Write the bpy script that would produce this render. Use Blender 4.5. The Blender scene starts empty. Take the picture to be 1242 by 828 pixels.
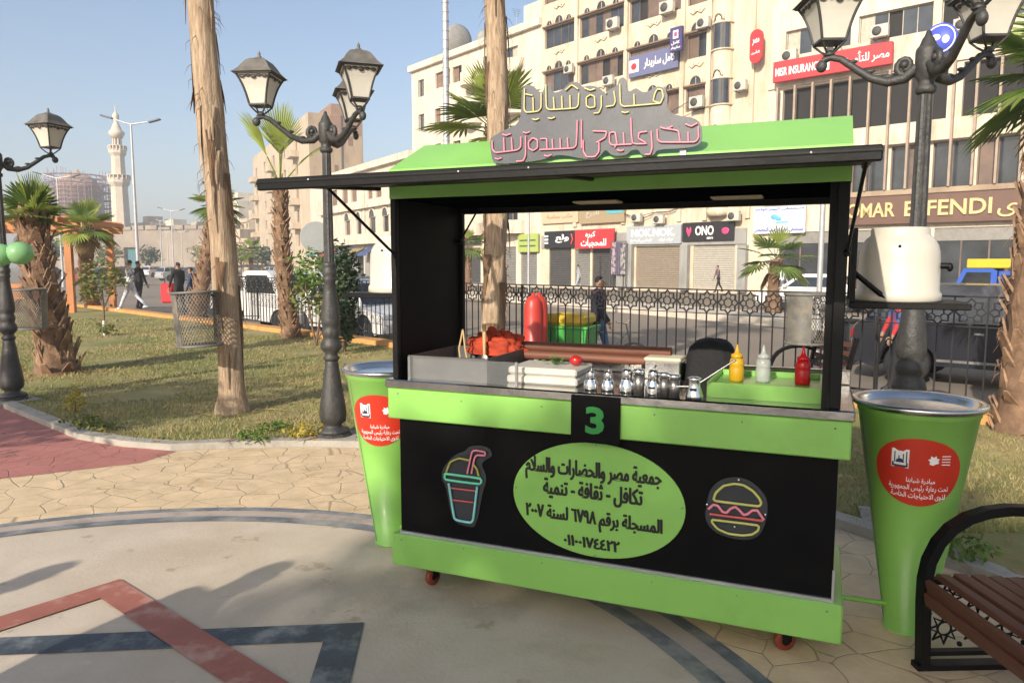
import bpy, math, random
from mathutils import Vector, Matrix, noise as mnoise
R=math.radians
scene=bpy.context.scene
col=scene.collection
# ------------------------------------------------------------------ camera
CAMH=1.6; PITCH=.104; FPX=900.0
cam_d=bpy.data.cameras.new('camera'); cam=bpy.data.objects.new('camera',cam_d); col.objects.link(cam)
cam_d.sensor_width=36; cam_d.lens=36*FPX/1242; cam_d.clip_start=.05; cam_d.clip_end=3000
cam.location=(0,0,CAMH); cam.rotation_euler=(math.pi/2-PITCH,0,0)
scene.camera=cam
# ------------------------------------------------------------------ light
SUN_EL=R(26); SUN_AZ=math.atan2(-.485,-.875)      # direction towards the sun, clockwise from +Y
w=bpy.data.worlds.new('World'); scene.world=w; w.use_nodes=True
nt=w.node_tree
sky=nt.nodes.new('ShaderNodeTexSky'); sky.sky_type='NISHITA'; sky.sun_disc=False
sky.sun_elevation=SUN_EL; sky.sun_rotation=SUN_AZ; sky.altitude=20; sky.air_density=1.0; sky.dust_density=2.2; sky.ozone_density=1.8
bg=nt.nodes['Background']; bg.inputs[1].default_value=.12
nt.links.new(sky.outputs[0],bg.inputs[0])
sd=bpy.data.lights.new('sun','SUN'); sd.energy=4.2; sd.angle=R(.5); sd.color=(1,.91,.78)
sun=bpy.data.objects.new('sun',sd); col.objects.link(sun)
sv=Vector((math.sin(SUN_AZ)*math.cos(SUN_EL),math.cos(SUN_AZ)*math.cos(SUN_EL),math.sin(SUN_EL)))
sun.rotation_euler=sv.to_track_quat('Z','Y').to_euler(); sun.location=(-10,-20,20)
vs=scene.view_settings; vs.view_transform='Standard'; vs.look='None'; vs.gamma=1; vs.exposure=.70
scene.cycles.max_bounces=7; scene.cycles.volume_bounces=0; scene.cycles.transparent_max_bounces=12
scene.cycles.use_denoising=True
# ------------------------------------------------------------------ helpers
def ray(px,py):
    x=(px-621)/FPX; u=-(py-414)/FPX; c,s=math.cos(PITCH),math.sin(PITCH)
    return Vector((x,c+u*s,-s+u*c))
def G(px,py,z=0):
    d=ray(px,py); t=(z-CAMH)/d.z; p=d*t; return Vector((p.x,p.y,z))
def at(px,py,Y):
    d=ray(px,py); p=d*(Y/d.y); return Vector((p.x,p.y,p.z+CAMH))
def hsh(*a): 
    return random.Random(str(a)).random()
def tag(o,label=None,cat=None,group=None,kind=None):
    if label:o['label']=label
    if cat:o['category']=cat
    if group:o['group']=group
    if kind:o['kind']=kind
    return o
def thing(name,label,cat,loc=(0,0,0),rz=0,group=None):
    o=bpy.data.objects.new(name,None); o.empty_display_size=.2; col.objects.link(o)
    o.location=loc; o.rotation_euler=(0,0,rz); return tag(o,label,cat,group)
def copy_tree(o,parent=None):
    c=o.copy(); col.objects.link(c)
    if parent: c.parent=parent
    for ch in list(o.children): copy_tree(ch,c)
    return c
class MB:
    def __init__(s): s.v=[];s.f=[];s.m=[];s.sm=[]
    def add(s,vs,fs,mi=0,smooth=False,M=None):
        b=len(s.v)
        for v in vs:
            v=Vector(v)
            s.v.append(M@v if M is not None else v)
        for f in fs: s.f.append([b+i for i in f]); s.m.append(mi); s.sm.append(smooth)
    def box(s,x0,x1,y0,y1,z0,z1,mi=0,M=None,bev=0):
        if bev>0:
            b=min(bev,(x1-x0)*.49,(y1-y0)*.49,(z1-z0)*.49)
            # chamfered box: 24 verts
            vs=[];idx={}
            for i,x in enumerate((x0,x1)):
                for j,y in enumerate((y0,y1)):
                    for k,z in enumerate((z0,z1)):
                        dx=b if i==0 else -b; dy=b if j==0 else -b; dz=b if k==0 else -b
                        idx[i,j,k,0]=len(vs); vs.append((x,y+dy,z+dz))
                        idx[i,j,k,1]=len(vs); vs.append((x+dx,y,z+dz))
                        idx[i,j,k,2]=len(vs); vs.append((x+dx,y+dy,z))
            fs=[]
            def q(keys,flip): 
                f=[idx[k] for k in keys]; fs.append(f[::-1] if flip else f)
            for i in (0,1): q([(i,0,0,0),(i,0,1,0),(i,1,1,0),(i,1,0,0)],i==1)
            for j in (0,1): q([(0,j,0,1),(1,j,0,1),(1,j,1,1),(0,j,1,1)],j==1)
            for k in (0,1): q([(0,0,k,2),(0,1,k,2),(1,1,k,2),(1,0,k,2)],k==1)
            for i in (0,1):
                for j in (0,1): q([(i,j,0,0),(i,j,0,1),(i,j,1,1),(i,j,1,0)],(i+j)%2==0)
                for k in (0,1): q([(i,0,k,0),(i,0,k,2),(i,1,k,2),(i,1,k,0)],(i+k)%2==1)
            for j in (0,1):
                for k in (0,1): q([(0,j,k,1),(0,j,k,2),(1,j,k,2),(1,j,k,1)],(j+k)%2==0)
            for i in (0,1):
                for j in (0,1):
                    for k in (0,1): q([(i,j,k,0),(i,j,k,1),(i,j,k,2)],(i+j+k)%2==1)
            s.add(vs,fs,mi,False,M); return
        vs=[(x0,y0,z0),(x1,y0,z0),(x1,y1,z0),(x0,y1,z0),(x0,y0,z1),(x1,y0,z1),(x1,y1,z1),(x0,y1,z1)]
        s.add(vs,[(0,3,2,1),(4,5,6,7),(0,1,5,4),(1,2,6,5),(2,3,7,6),(3,0,4,7)],mi,False,M)
    def quad(s,a,b,c,d,mi=0): s.add([a,b,c,d],[(0,1,2,3)],mi)
    def tube(s,pts,r,n=8,mi=0,smooth=True,closed=False,cap=True,M=None):
        pts=[Vector(p) for p in pts]; k=len(pts); rs=r if isinstance(r,(list,tuple)) else [r]*k
        vs=[];fs=[]; prev=None
        for i,p in enumerate(pts):
            if closed: t=pts[(i+1)%k]-pts[i-1]
            else: t=pts[min(i+1,k-1)]-pts[max(i-1,0)]
            if t.length<1e-9: t=Vector((0,0,1))
            t.normalize()
            if prev is None:
                a=Vector((0,0,1)) if abs(t.z)<.9 else Vector((1,0,0)); prev=t.cross(a).normalized()
            u=(prev-t*prev.dot(t)); u=u.normalized() if u.length>1e-6 else t.orthogonal().normalized(); prev=u; v=t.cross(u)
            for j in range(n):
                a=2*math.pi*j/n; vs.append(p+(u*math.cos(a)+v*math.sin(a))*rs[i])
        for i in range(k if closed else k-1):
            i2=(i+1)%k
            for j in range(n): fs.append((i*n+j,i*n+(j+1)%n,i2*n+(j+1)%n,i2*n+j))
        s.add(vs,fs,mi,smooth,M)
        if cap and not closed:
            s.add(vs[:n],[tuple(range(n))[::-1]],mi,False,M); s.add(vs[-n:],[tuple(range(n))],mi,False,M)
    def lathe(s,prof,n=24,mi=0,c=(0,0,0),smooth=True,M=None,flute=0):
        vs=[];fs=[]
        for (r,z) in prof:
            for j in range(n):
                a=2*math.pi*j/n; rr=r*(1-flute*(j%2)); vs.append((c[0]+rr*math.cos(a),c[1]+rr*math.sin(a),c[2]+z))
        for i in range(len(prof)-1):
            for j in range(n): fs.append((i*n+j,i*n+(j+1)%n,(i+1)*n+(j+1)%n,(i+1)*n+j))
        if prof[0][0]>1e-4: fs.append(tuple(range(n))[::-1])
        if prof[-1][0]>1e-4: fs.append(tuple(range((len(prof)-1)*n,len(prof)*n)))
        s.add(vs,fs,mi,smooth,M)
    def prism(s,poly,M,depth,mi=0,tri=True):
        """poly: 2D ccw list (x,y) in plane; extrude along +z of M by depth (centred 0..depth)"""
        n=len(poly)
        vs=[(x,y,0) for x,y in poly]+[(x,y,depth) for x,y in poly]
        fs=[(i,(i+1)%n,n+(i+1)%n,n+i) for i in range(n)]
        from mathutils.geometry import tessellate_polygon
        tr=tessellate_polygon([[Vector((x,y,0)) for x,y in poly]])
        for t in tr:
            a,b,c=t
            ar=(poly[b][0]-poly[a][0])*(poly[c][1]-poly[a][1])-(poly[b][1]-poly[a][1])*(poly[c][0]-poly[a][0])
            if ar<0:b,c=c,b
            fs.append((n+a,n+b,n+c)); fs.append((c,b,a))
        s.add(vs,fs,mi,False,M)
    def ring(s,outer,inner,M,depth,mi=0):
        n=len(outer); vs=[(x,y,0) for x,y in outer]+[(x,y,0) for x,y in inner]+[(x,y,depth) for x,y in outer]+[(x,y,depth) for x,y in inner]
        fs=[]
        for i in range(n):
            j=(i+1)%n
            fs+= [(2*n+i,2*n+j,3*n+j,3*n+i),(j,i,n+i,n+j),(i,j,2*n+j,2*n+i),(n+j,n+i,3*n+i,3*n+j)]
        s.add(vs,fs,mi,False,M)
    def blob(s,c,rx,ry,rz,mi=0,n=10,m=7,jit=0,seed=0,M=None):
        rnd=random.Random(seed); vs=[(c[0],c[1],c[2]-rz)];fs=[]
        for i in range(1,m):
            t=math.pi*i/m
            for j in range(n):
                a=2*math.pi*j/n; k=1+rnd.uniform(-jit,jit)
                vs.append((c[0]+rx*k*math.sin(t)*math.cos(a),c[1]+ry*k*math.sin(t)*math.sin(a),c[2]-rz*k*math.cos(t)))
        vs.append((c[0],c[1],c[2]+rz)); L=len(vs)-1
        for j in range(n):
            fs.append((0,1+(j+1)%n,1+j)); fs.append((L,L-n+j,L-n+(j+1)%n))
        for i in range(m-2):
            for j in range(n):
                a=1+i*n+j;b=1+i*n+(j+1)%n; fs.append((a,b,b+n,a+n))
        s.add(vs,fs,mi,True,M)
    def build(s,name,mats,parent=None,kind=None,loc=None):
        me=bpy.data.meshes.new(name); me.from_pydata([tuple(v) for v in s.v],[],s.f)
        mats=mats if isinstance(mats,(list,tuple)) else [mats]
        for m in mats: me.materials.append(m)
        me.polygons.foreach_set('material_index',s.m); me.polygons.foreach_set('use_smooth',s.sm); me.update()
        o=bpy.data.objects.new(name,me); col.objects.link(o)
        if parent: o.parent=parent
        if kind:o['kind']=kind
        if loc: o.location=loc
        return o
# ------------------------------------------------------------------ materials
def mat(name,c,rough=.6,metal=0,var=.12,scale=6,bump=0,bscale=40,c2=None,c2pos=.55,c2w=.12,c2scale=1.5,coord='Object',stretch=(1,1,1),spec=.5,alpha=1,trans=0,coat=0,rvar=.12,sss=0,translucent=0):
    m=bpy.data.materials.new(name); m.use_nodes=True; n=m.node_tree; b=n.nodes['Principled BSDF']; L=n.links.new
    tc=n.nodes.new('ShaderNodeTexCoord'); mp=n.nodes.new('ShaderNodeMapping'); mp.inputs['Scale'].default_value=stretch
    L(tc.outputs[coord],mp.inputs[0])
    def noise(sc,det=5,ro=.6):
        x=n.nodes.new('ShaderNodeTexNoise'); x.inputs['Scale'].default_value=sc; x.inputs['Detail'].default_value=det; x.inputs['Roughness'].default_value=ro; L(mp.outputs[0],x.inputs['Vector']); return x
    nz=noise(scale)
    rp=n.nodes.new('ShaderNodeValToRGB'); e=rp.color_ramp.elements
    e[0].position=.3; e[1].position=.7
    e[0].color=tuple(max(0,k*(1-var)) for k in c[:3])+(1,); e[1].color=tuple(k*(1+var) for k in c[:3])+(1,)
    L(nz.outputs['Fac'],rp.inputs[0]); out=rp.outputs[0]
    if c2:
        n2=noise(c2scale,6,.65); r2=n.nodes.new('ShaderNodeValToRGB'); r2.color_ramp.elements[0].position=c2pos-c2w/2; r2.color_ramp.elements[1].position=c2pos+c2w/2
        L(n2.outputs['Fac'],r2.inputs[0]); mx=n.nodes.new('ShaderNodeMix'); mx.data_type='RGBA'; L(r2.outputs[0],mx.inputs[0]); L(out,mx.inputs[6]); mx.inputs[7].default_value=tuple(c2)+(1,); out=mx.outputs[2]
    L(out,b.inputs['Base Color'])
    mr=n.nodes.new('ShaderNodeMapRange'); mr.inputs[3].default_value=max(0.02,rough-rvar); mr.inputs[4].default_value=min(1,rough+rvar); L(nz.outputs['Fac'],mr.inputs[0]); L(mr.outputs[0],b.inputs['Roughness'])
    b.inputs['Metallic'].default_value=metal; b.inputs['Specular IOR Level'].default_value=spec
    if alpha<1: b.inputs['Alpha'].default_value=alpha
    if trans: b.inputs['Transmission Weight'].default_value=trans
    if coat: b.inputs['Coat Weight'].default_value=coat; b.inputs['Coat Roughness'].default_value=.08
    if bump:
        nb=noise(bscale,6,.6); bp=n.nodes.new('ShaderNodeBump'); bp.inputs['Strength'].default_value=bump; bp.inputs['Distance'].default_value=.02; L(nb.outputs['Fac'],bp.inputs['Height']); L(bp.outputs[0],b.inputs['Normal'])
    if translucent:
        tr=n.nodes.new('ShaderNodeBsdfTranslucent'); L(out,tr.inputs[0]); ms=n.nodes.new('ShaderNodeMixShader'); ms.inputs[0].default_value=translucent
        o=n.nodes['Material Output']; L(b.outputs[0],ms.inputs[1]); L(tr.outputs[0],ms.inputs[2]); L(ms.outputs[0],o.inputs['Surface'])
    return m
def flat(name,c,rough=.5,**k): return mat(name,c,rough,var=k.pop('var',.06),**k)
def wallmat(name,c,dirt=(.30,.24,.16),floors=3.6):
    """plaster with grime streaks and blotches"""
    m=mat(name,c,.85,var=.10,scale=.6,bump=.25,bscale=14,c2=dirt,c2pos=.60,c2w=.24,c2scale=1.3,stretch=(1,1,.3))
    return m
M_={}
def mm(key,*a,**k):
    if key not in M_: M_[key]=mat(key,*a,**k)
    return M_[key]
# ------------------------------------------------------------------ Arabic shaping (visual order, presentation forms)
_A={'ا':(0xFE8D,2),'أ':(0xFE83,2),'آ':(0xFE81,2),'إ':(0xFE87,2),'ب':(0xFE8F,4),'ة':(0xFE93,2),'ت':(0xFE95,4),'ث':(0xFE99,4),'ج':(0xFE9D,4),'ح':(0xFEA1,4),'خ':(0xFEA5,4),'د':(0xFEA9,2),'ذ':(0xFEAB,2),'ر':(0xFEAD,2),'ز':(0xFEAF,2),'س':(0xFEB1,4),'ش':(0xFEB5,4),'ص':(0xFEB9,4),'ض':(0xFEBD,4),'ط':(0xFEC1,4),'ظ':(0xFEC5,4),'ع':(0xFEC9,4),'غ':(0xFECD,4),'ف':(0xFED1,4),'ق':(0xFED5,4),'ك':(0xFED9,4),'ل':(0xFEDD,4),'م':(0xFEE1,4),'ن':(0xFEE5,4),'ه':(0xFEE9,4),'و':(0xFEED,2),'ى':(0xFEEF,2),'ي':(0xFEF1,4),'ئ':(0xFE89,4),'ء':(0xFE80,1)}
def arabic(s):
    out=[]; i=0; n=len(s)
    def joins_next(ch): return ch in _A and _A[ch][1]==4
    res=[]
    while i<n:
        ch=s[i]
        if ch in _A:
            prev=s[i-1] if i>0 else ' '
            pj=joins_next(prev)
            if ch=='ل' and i+1<n and s[i+1] in 'اأ':
                base=0xFEFB if s[i+1]=='ا' else 0xFEF7
                res.append(chr(base+(1 if pj else 0))); i+=2; continue
            nxt=s[i+1] if i+1<n else ' '
            nj=nxt in _A and _A[nxt][1]>1 and _A[ch][1]==4
            base,k=_A[ch]
            off=0
            if k>1:
                if pj and nj: off=3
                elif nj: off=2
                elif pj: off=1
            res.append(chr(base+off))
        else: res.append(ch)
        i+=1
    # reverse runs, keep digits/latin runs in order
    out=[];run=''
    for ch in reversed(res):
        if ch in '٠١٢٣٤٥٦٧٨٩' or ch.isascii() and ch.isalnum(): run=ch+run
        else:
            out.append(run); run=''; out.append(ch)
    out.append(run)
    return ''.join(out)
def text_geo(s,bold=.0,depth=.01):
    c=bpy.data.curves.new('txt','FONT'); c.body=s; c.align_x='LEFT'; c.offset=bold; c.extrude=depth; c.resolution_u=3; c.fill_mode='BOTH'
    o=bpy.data.objects.new('txt',c); col.objects.link(o)
    bpy.context.view_layer.update()
    me=bpy.data.meshes.new_from_object(o.evaluated_get(bpy.context.evaluated_depsgraph_get()))
    vs=[v.co.copy() for v in me.vertices]; fs=[tuple(p.vertices) for p in me.polygons]
    bpy.data.objects.remove(o); bpy.data.curves.remove(c); bpy.data.meshes.remove(me)
    return vs,fs
def text2d(s,cx,cz,wd=None,ht=None,bold=0.0):
    """returns verts (x,z,d) centred on cx,cz; scaled to width wd and height ht"""
    if any('\u0600'<=ch<='\u06ff' for ch in s): s=arabic(s)
    vs,fs=text_geo(s,bold,.5)
    x0=min(v.x for v in vs);x1=max(v.x for v in vs);y0=min(v.y for v in vs);y1=max(v.y for v in vs)
    sx=(wd/(x1-x0)) if wd else None; sy=(ht/(y1-y0)) if ht else None
    sx=sx or sy; sy=sy or sx
    return [(cx+(v.x-(x0+x1)/2)*sx,cz+(v.y-(y0+y1)/2)*sy,v.z+.5) for v in vs],fs
def put_text(mb,s,cx,cz,y,depth=.01,wd=None,ht=None,bold=0.0,mi=0,shear=0):
    """letters standing on a plane facing local -Y at y (front at y-depth)"""
    vs,fs=text2d(s,cx,cz,wd,ht,bold)
    mb.add([(x,y-d*depth,z+shear*(x-cx)) for x,z,d in vs],fs,mi)
# ------------------------------------------------------------------ palette
GREEN=mat('lime_paint',(.235,.50,.10),.36,var=.06,scale=2,bump=.10,bscale=7,coat=.1,c2=(.20,.42,.08),c2pos=.66,c2w=.2,c2scale=3,rvar=.14)
def scuffs(m,layers):
    n=m.node_tree; L=n.links.new; b=n.nodes['Principled BSDF']; out=b.inputs['Base Color'].links[0].from_socket; tc=n.nodes.new('ShaderNodeTexCoord')
    for sc,st,lo,hi,amt,c in layers:
        mp=n.nodes.new('ShaderNodeMapping'); mp.inputs['Scale'].default_value=st; mp.inputs['Location'].default_value=(sc*.37,1.3,sc*.11); L(tc.outputs['Object'],mp.inputs[0]); x=n.nodes.new('ShaderNodeTexNoise'); x.inputs['Scale'].default_value=sc; x.inputs['Detail'].default_value=6; x.inputs['Roughness'].default_value=.68; L(mp.outputs[0],x.inputs['Vector'])
        r=n.nodes.new('ShaderNodeMapRange'); r.inputs[1].default_value=lo; r.inputs[2].default_value=hi; r.inputs[4].default_value=amt; L(x.outputs['Fac'],r.inputs[0]); k=n.nodes.new('ShaderNodeMix'); k.data_type='RGBA'; L(r.outputs[0],k.inputs[0]); L(out,k.inputs[6]); k.inputs[7].default_value=c+(1,); out=k.outputs[2]
    L(out,b.inputs['Base Color'])
scuffs(GREEN,[(9,(1,1,4),.66,.74,.35,(.16,.22,.08)),(30,(1,6,6),.70,.74,.4,(.34,.42,.20)),(60,(1,1,1),.72,.76,.6,(.06,.10,.03))])
BLACKP=mat('black_panel',(.0032,.0030,.0032),.55,var=.25,scale=3,bump=.02,bscale=30,spec=.10)
BLACKM=mat('black_metal',(.006,.0058,.0058),.5,var=.3,scale=9,bump=.08,bscale=50,spec=.22)
STEEL=mat('steel',(.62,.62,.61),.22,1,var=.10,scale=4,bump=.05,bscale=20,rvar=.1)
STEELD=mat('dull_steel',(.30,.29,.275),.42,1,var=.2,scale=8,bump=.1,bscale=30)
TRIM=mat('aluminium_trim',(.55,.56,.58),.35,.8,var=.1)
WHITEP=mat('white_plastic',(.56,.52,.43),.35,var=.03,scale=3,coat=.2)
CLEAR=mat('clear_acrylic',(.45,.47,.47),.06,var=.0,alpha=.12,spec=.6,rvar=.02)
ACRY=mat('grey_acrylic',(.105,.108,.118),.28,var=.08,scale=5,alpha=.93)
PINK=mat('pink_tube',(.80,.25,.32),.35,var=.05)
YELT=mat('yellow_tube',(.60,.53,.22),.35,var=.05)
AQUA=mat('aqua_tube',(.25,.62,.58),.35,var=.05)
REDT=mat('red_tube',(.62,.10,.10),.35,var=.05)
INK=mat('black_ink',(.008,.009,.007),.5,var=.1)
GRASSINK=mat('number_green',(.015,.23,.04),.45,var=.05)
ORANGEW=mat('orange_rubber',(.24,.045,.02),.6,var=.25,scale=20)
DARKG=mat('rubber_black',(.015,.015,.015),.8)
REDSTK=mat('red_sticker',(.52,.035,.015),.4,var=.04,scale=3)
WHITEI=mat('white_ink',(.80,.80,.78),.5,var=.03)
# ------------------------------------------------------------------ food cart
CX0,CY0,CYAW=.341,3.12,-.398
CM=Matrix.Translation((CX0,CY0,0))@Matrix.Rotation(CYAW,4,'Z'); CMI=CM.inverted()
camv=Vector((0,0,CAMH))
def CP(px,py,v=0):
    o=CMI@camv; d=CMI.to_3x3()@ray(px,py); t=(v-o.y)/d.y; p=o+d*t; return (p.x,p.z)
def CZ(px,py,z):
    o=CMI@camv; d=CMI.to_3x3()@ray(px,py); t=(z-o.z)/d.z; p=o+d*t; return (p.x,p.y)
cart=thing('food_cart','lime green and black street food cart with open serving window and a number 3 plate','food cart',(CX0,CY0,0),CYAW)
W=1.01; D=.66
m=MB(); m.box(-W,W,0,D,.135,.292,bev=.006); m.build('skirt',GREEN,cart)
m=MB(); m.box(-.97,.97,.03,D-.02,.2925,.866); m.build('body_panel',BLACKP,cart)
m=MB(); m.box(-.972,.975,.018,.029,.293,.306); m.box(.967,.976,.018,.029,.3062,.42); m.build('panel_trim',TRIM,cart)
m=MB(); m.box(-W,W,-.012,D+.01,.8665,1.014,bev=.005); m.build('counter_band',GREEN,cart)
m=MB(); m.box(-1.02,1.02,-.02,D+.015,1.0145,1.056,bev=.006); 
m.box(-1.02,1.02,D-.03,D+.014,1.057,1.12,bev=.004); m.build('countertop',mat('polished_steel',(.40,.395,.385),.16,1,var=.15,scale=5,bump=.12,bscale=9,rvar=.08),cart)
# posts, side panels, roof
m=MB(); m.box(-.975,-.955,.03,D-.01,1.0565,1.93); sp=m.build('side_panel',BLACKP,cart)
for u0,u1,v0,v1 in ((.925,.968,.0,.045),(-.986,-.955,-.002,.03),(.93,.97,D-.045,D),(-.975,-.935,D-.009,D+.02)):
    m=MB(); m.box(u0,u1,v0,v1,1.0565,1.93,bev=.004); m.build('post',BLACKM,cart)
m=MB(); m.box(.90,.924,.02,.05,1.0565,1.93); m.box(.905,.924,.3,.34,1.0565,1.93); m.build('door_rail',BLACKM,cart)
m=MB()
prof=[(-.03,1.897),(-.03,2.03),(.30,2.185),(.40,2.185),(D+.03,2.03),(D+.03,1.897)]
Mx=Matrix(((0,0,1,-.97),(1,0,0,0),(0,1,0,0),(0,0,0,1)))
outer=prof; inner=[(-.02,1.897),(-.02,2.022),(.303,2.174),(.397,2.174),(D+.02,2.022),(D+.02,1.897)]
m.ring(outer,inner,Mx,1.94)
m.prism([(-.02,1.90),(.303,2.174),(.397,2.174),(D+.02,1.90)][::-1],Matrix(((0,0,1,-.965),(1,0,0,0),(0,1,0,0),(0,0,0,1))),.01)
m.prism([(-.02,1.90),(.303,2.174),(.397,2.174),(D+.02,1.90)][::-1],Matrix(((0,0,1,.955),(1,0,0,0),(0,1,0,0),(0,0,0,1))),.01)
m.build('roof',GREEN,cart)
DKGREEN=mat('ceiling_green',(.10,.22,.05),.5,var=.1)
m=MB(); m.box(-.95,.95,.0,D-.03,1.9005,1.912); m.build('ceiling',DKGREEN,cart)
m=MB(); m.box(-.94,.925,D-.02,D+.018,1.868,1.8965); m.build('back_beam',BLACKM,cart)
CREAMP=mat('ceiling_lamp_cover',(.5,.42,.30),.6)
for u in (-.12,.52):
    m=MB(); m.box(u-.11,u+.11,.40,.52,1.888,1.9003,bev=.006); m.build('ceiling_lamp',CREAMP,cart)
# awning
m=MB()
L_,R_=-1.03,1.02; zf,zb=1.902,1.962; va=-.823
def sl(v): return zf+(zb-zf)*(v-va)/(-.035-va)
m.add([(L_,va,sl(va)),(R_,va,sl(va)),(R_,-.035,sl(-.035)),(L_,-.035,sl(-.035)),(L_,va,sl(va)-.012),(R_,va,sl(va)-.012),(R_,-.035,sl(-.035)-.012),(L_,-.035,sl(-.035)-.012)],[(0,1,2,3),(7,6,5,4),(0,4,5,1),(1,5,6,2),(2,6,7,3),(3,7,4,0)])
aw=m.build('awning',BLACKM,cart)
m=MB(); m.tube([(L_,va,1.893),(R_,va,1.893)],.0135,10); m.box(L_,R_,va-.012,va+.012,1.866,1.908,bev=.004)
for u in (L_+.012,R_-.012): m.tube([(u,va,1.89),(u,-.04,1.945)],.011,8)
m.tube([(0,va,1.89),(0,-.04,1.945)],.010,8); m.build('awning_frame',BLACKM,aw)
m=MB()
for px,py in ((374,222),(556,214),(641,204),(984,184)):
    u,_=CP(px,py,va-.01); m.blob((u,va-.01,1.895),.006,.004,.006,n=8,m=5)
m.build('bolt',STEELD,aw)
for sx in (-1,1):
    m=MB(); a=(sx*.965,.005,1.64); b=(sx*1.0,-.50,1.935); m.tube([a,b],.0065,8); m.blob(a,.014,.014,.014); m.blob(b,.013,.013,.013); m.build('strut',BLACKM,cart)
m=MB(); a=CP(583,254,D); b=CP(561,293,D); m.tube([(a[0],D-.03,a[1]),(b[0],D-.03,b[1])],.005,6); m.blob((b[0],D-.03,b[1]),.02,.02,.014); m.build('stay_rod',BLACKM,cart)
# shelves with brackets
for sx in (-1,1):
    m=MB(); x0,x1=(.985,1.40) if sx>0 else (-1.40,-.985)
    m.box(x0,x1,.18,.54,1.428,1.452,bev=.003)
    xb=.985*sx
    for v in (.22,.50):
        m.tube([(sx*.995,v,1.57),(sx*1.14,v,1.445)],.010,4,smooth=False)
        m.box(min(xb,xb+.022*sx),max(xb,xb+.022*sx),v-.012,v+.012,1.453,1.74)
    m.build('side_shelf',BLACKM,cart)
# number plate
u0,z0=CP(692,532,-.03); u1,z1=CP(752,484,-.03)
m=MB(); m.box(u0,u1,-.03,-.0205,z0-.01,z1+.005,bev=.002); npl=m.build('number_plate',BLACKP,cart)
for uu in (-.95,-.62,-.22,.28,.62,.95):
    for zz,yy in ((.99,-.0125),(.275,-.0005)):
        m=MB(); m.blob((uu+.01*math.sin(uu*40),yy,zz-.02*(hsh(uu,zz))),.0045,.003,.0045,n=8,m=4); m.build('rivet',STEELD,cart)
m=MB(); put_text(m,'3',(u0+u1)/2,(z0+z1)/2-.005,-.0305,.003,ht=.118,wd=.082,bold=.035); 
d=m.build('number',GRASSINK,npl)
# oval sign
cxo,czo=CP(722,607,.02); 
rx=(CP(826,612,.02)[0]-CP(618,600,.02)[0])/2; rz=(CP(722,538,.02)[1]-CP(722,676,.02)[1])/2
m=MB(); ov=[(cxo+rx*math.cos(2*math.pi*i/64),czo+rz*math.sin(2*math.pi*i/64)) for i in range(64)]
MXZ=lambda y:Matrix(((1,0,0,0),(0,0,-1,y),(0,1,0,0),(0,0,0,1)))
m.prism(ov,MXZ(.029),.006); osg=m.build('oval_sign',GREEN,cart)
m=MB()
def ln(s,xa,ya,xb,yb,ht,bold=.012):
    a=CP(xa,ya,.02); b=CP(xb,yb,.02)
    for i_,(dx,dz) in enumerate(((0,0),(.0028,0),(-.0028,0),(0,.0018))): put_text(m,s,(a[0]+b[0])/2+dx,(a[1]+b[1])/2+dz,.0225-.0002*i_,.002,wd=abs(b[0]-a[0]),ht=ht,bold=.008,shear=0)
ln('جمعية مصر والحضارات والسلام',637.5,571,802,578,.108,.034)
ln('تكافل - ثقافة - تنمية',659,595,779,602,.094,.034)
ln('المسجلة برقم ٦٧٩٨ لسنة ٢٠٠٧',638,626,803,637,.094,.034)
ln('٠١١٠٠١٧٤٤٢٢',684,657,751,660,.048,.035)
m.build('lettering',INK,osg)
m=MB()
for a in (0.02,.5,.98,1.5): m.blob((cxo+rx*.97*math.cos(a*math.pi),.0225,czo+rz*.97*math.sin(a*math.pi)),.004,.003,.004,n=6,m=4)
m.build('screw',STEELD,osg)
# neon roof sign, traced on its own plane
SC=4.4357
def NS(x,y,v=-.045): 
    p=CP(580+x/SC,90+y/SC,v); return p
outl=[(78,470),(65,350),(85,335),(150,300),(235,262),(236,85),(262,58),(300,66),(325,95),(350,105),(365,55),(395,55),(400,105),(450,95),(490,52),(540,42),(562,75),(600,62),(650,72),(680,105),(730,75),(752,65),(762,22),(798,20),(808,108),(850,72),(880,100),(920,98),(955,68),(1000,72),(1024,120),(1015,185),(1060,225),(1195,240),(1210,340),(1190,388),(1100,402),(962,406),(950,440),(880,440),(865,405),(822,412),(800,440),(720,442),(690,402),(660,442),(630,464),(560,456),(440,432),(390,452),(310,470),(180,482),(100,483)]
def chaikin(p,k=2):
    for _ in range(k):
        q=[]
        for i in range(len(p)):
            a=p[i];b=p[(i+1)%len(p)]; q+= [(a[0]*.75+b[0]*.25,a[1]*.75+b[1]*.25),(a[0]*.25+b[0]*.75,a[1]*.25+b[1]*.75)]
        p=q
    return p
m=MB(); o2=[NS(*p) for p in chaikin(outl)][::-1]
m.prism(o2,MXZ(-.045),.008); ns=m.build('neon_sign',ACRY,cart)
Yl=[[(985,162),(1001,125),(992,88),(968,86),(955,110),(945,150),(985,162)],[(985,162),(785,180),(770,165),(767,58)],[(845,172),(843,112)],[(778,207),(795,213),(815,207)],[(735,96),(744,150),(735,174),(693,180)],[(690,100),(694,110)],[(668,120),(669,180),(655,213),(628,215)],[(588,130),(588,175),(605,186),(635,182),(632,125),(610,116),(588,130)],[(578,80),(608,93),(634,84)],[(548,108),(545,170),(533,188),(387,197),(373,182),(371,60)],[(502,190),(500,118)],[(459,192),(456,122)],[(416,194),(412,128)],[(476,92),(510,62),(544,86)],[(383,240),(400,244),(420,236)],[(346,108),(346,185),(330,205),(266,211),(254,195),(257,82)],[(304,206),(302,128)],[(262,112),(300,120)],[(298,245),(315,251),(335,243)]]
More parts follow.
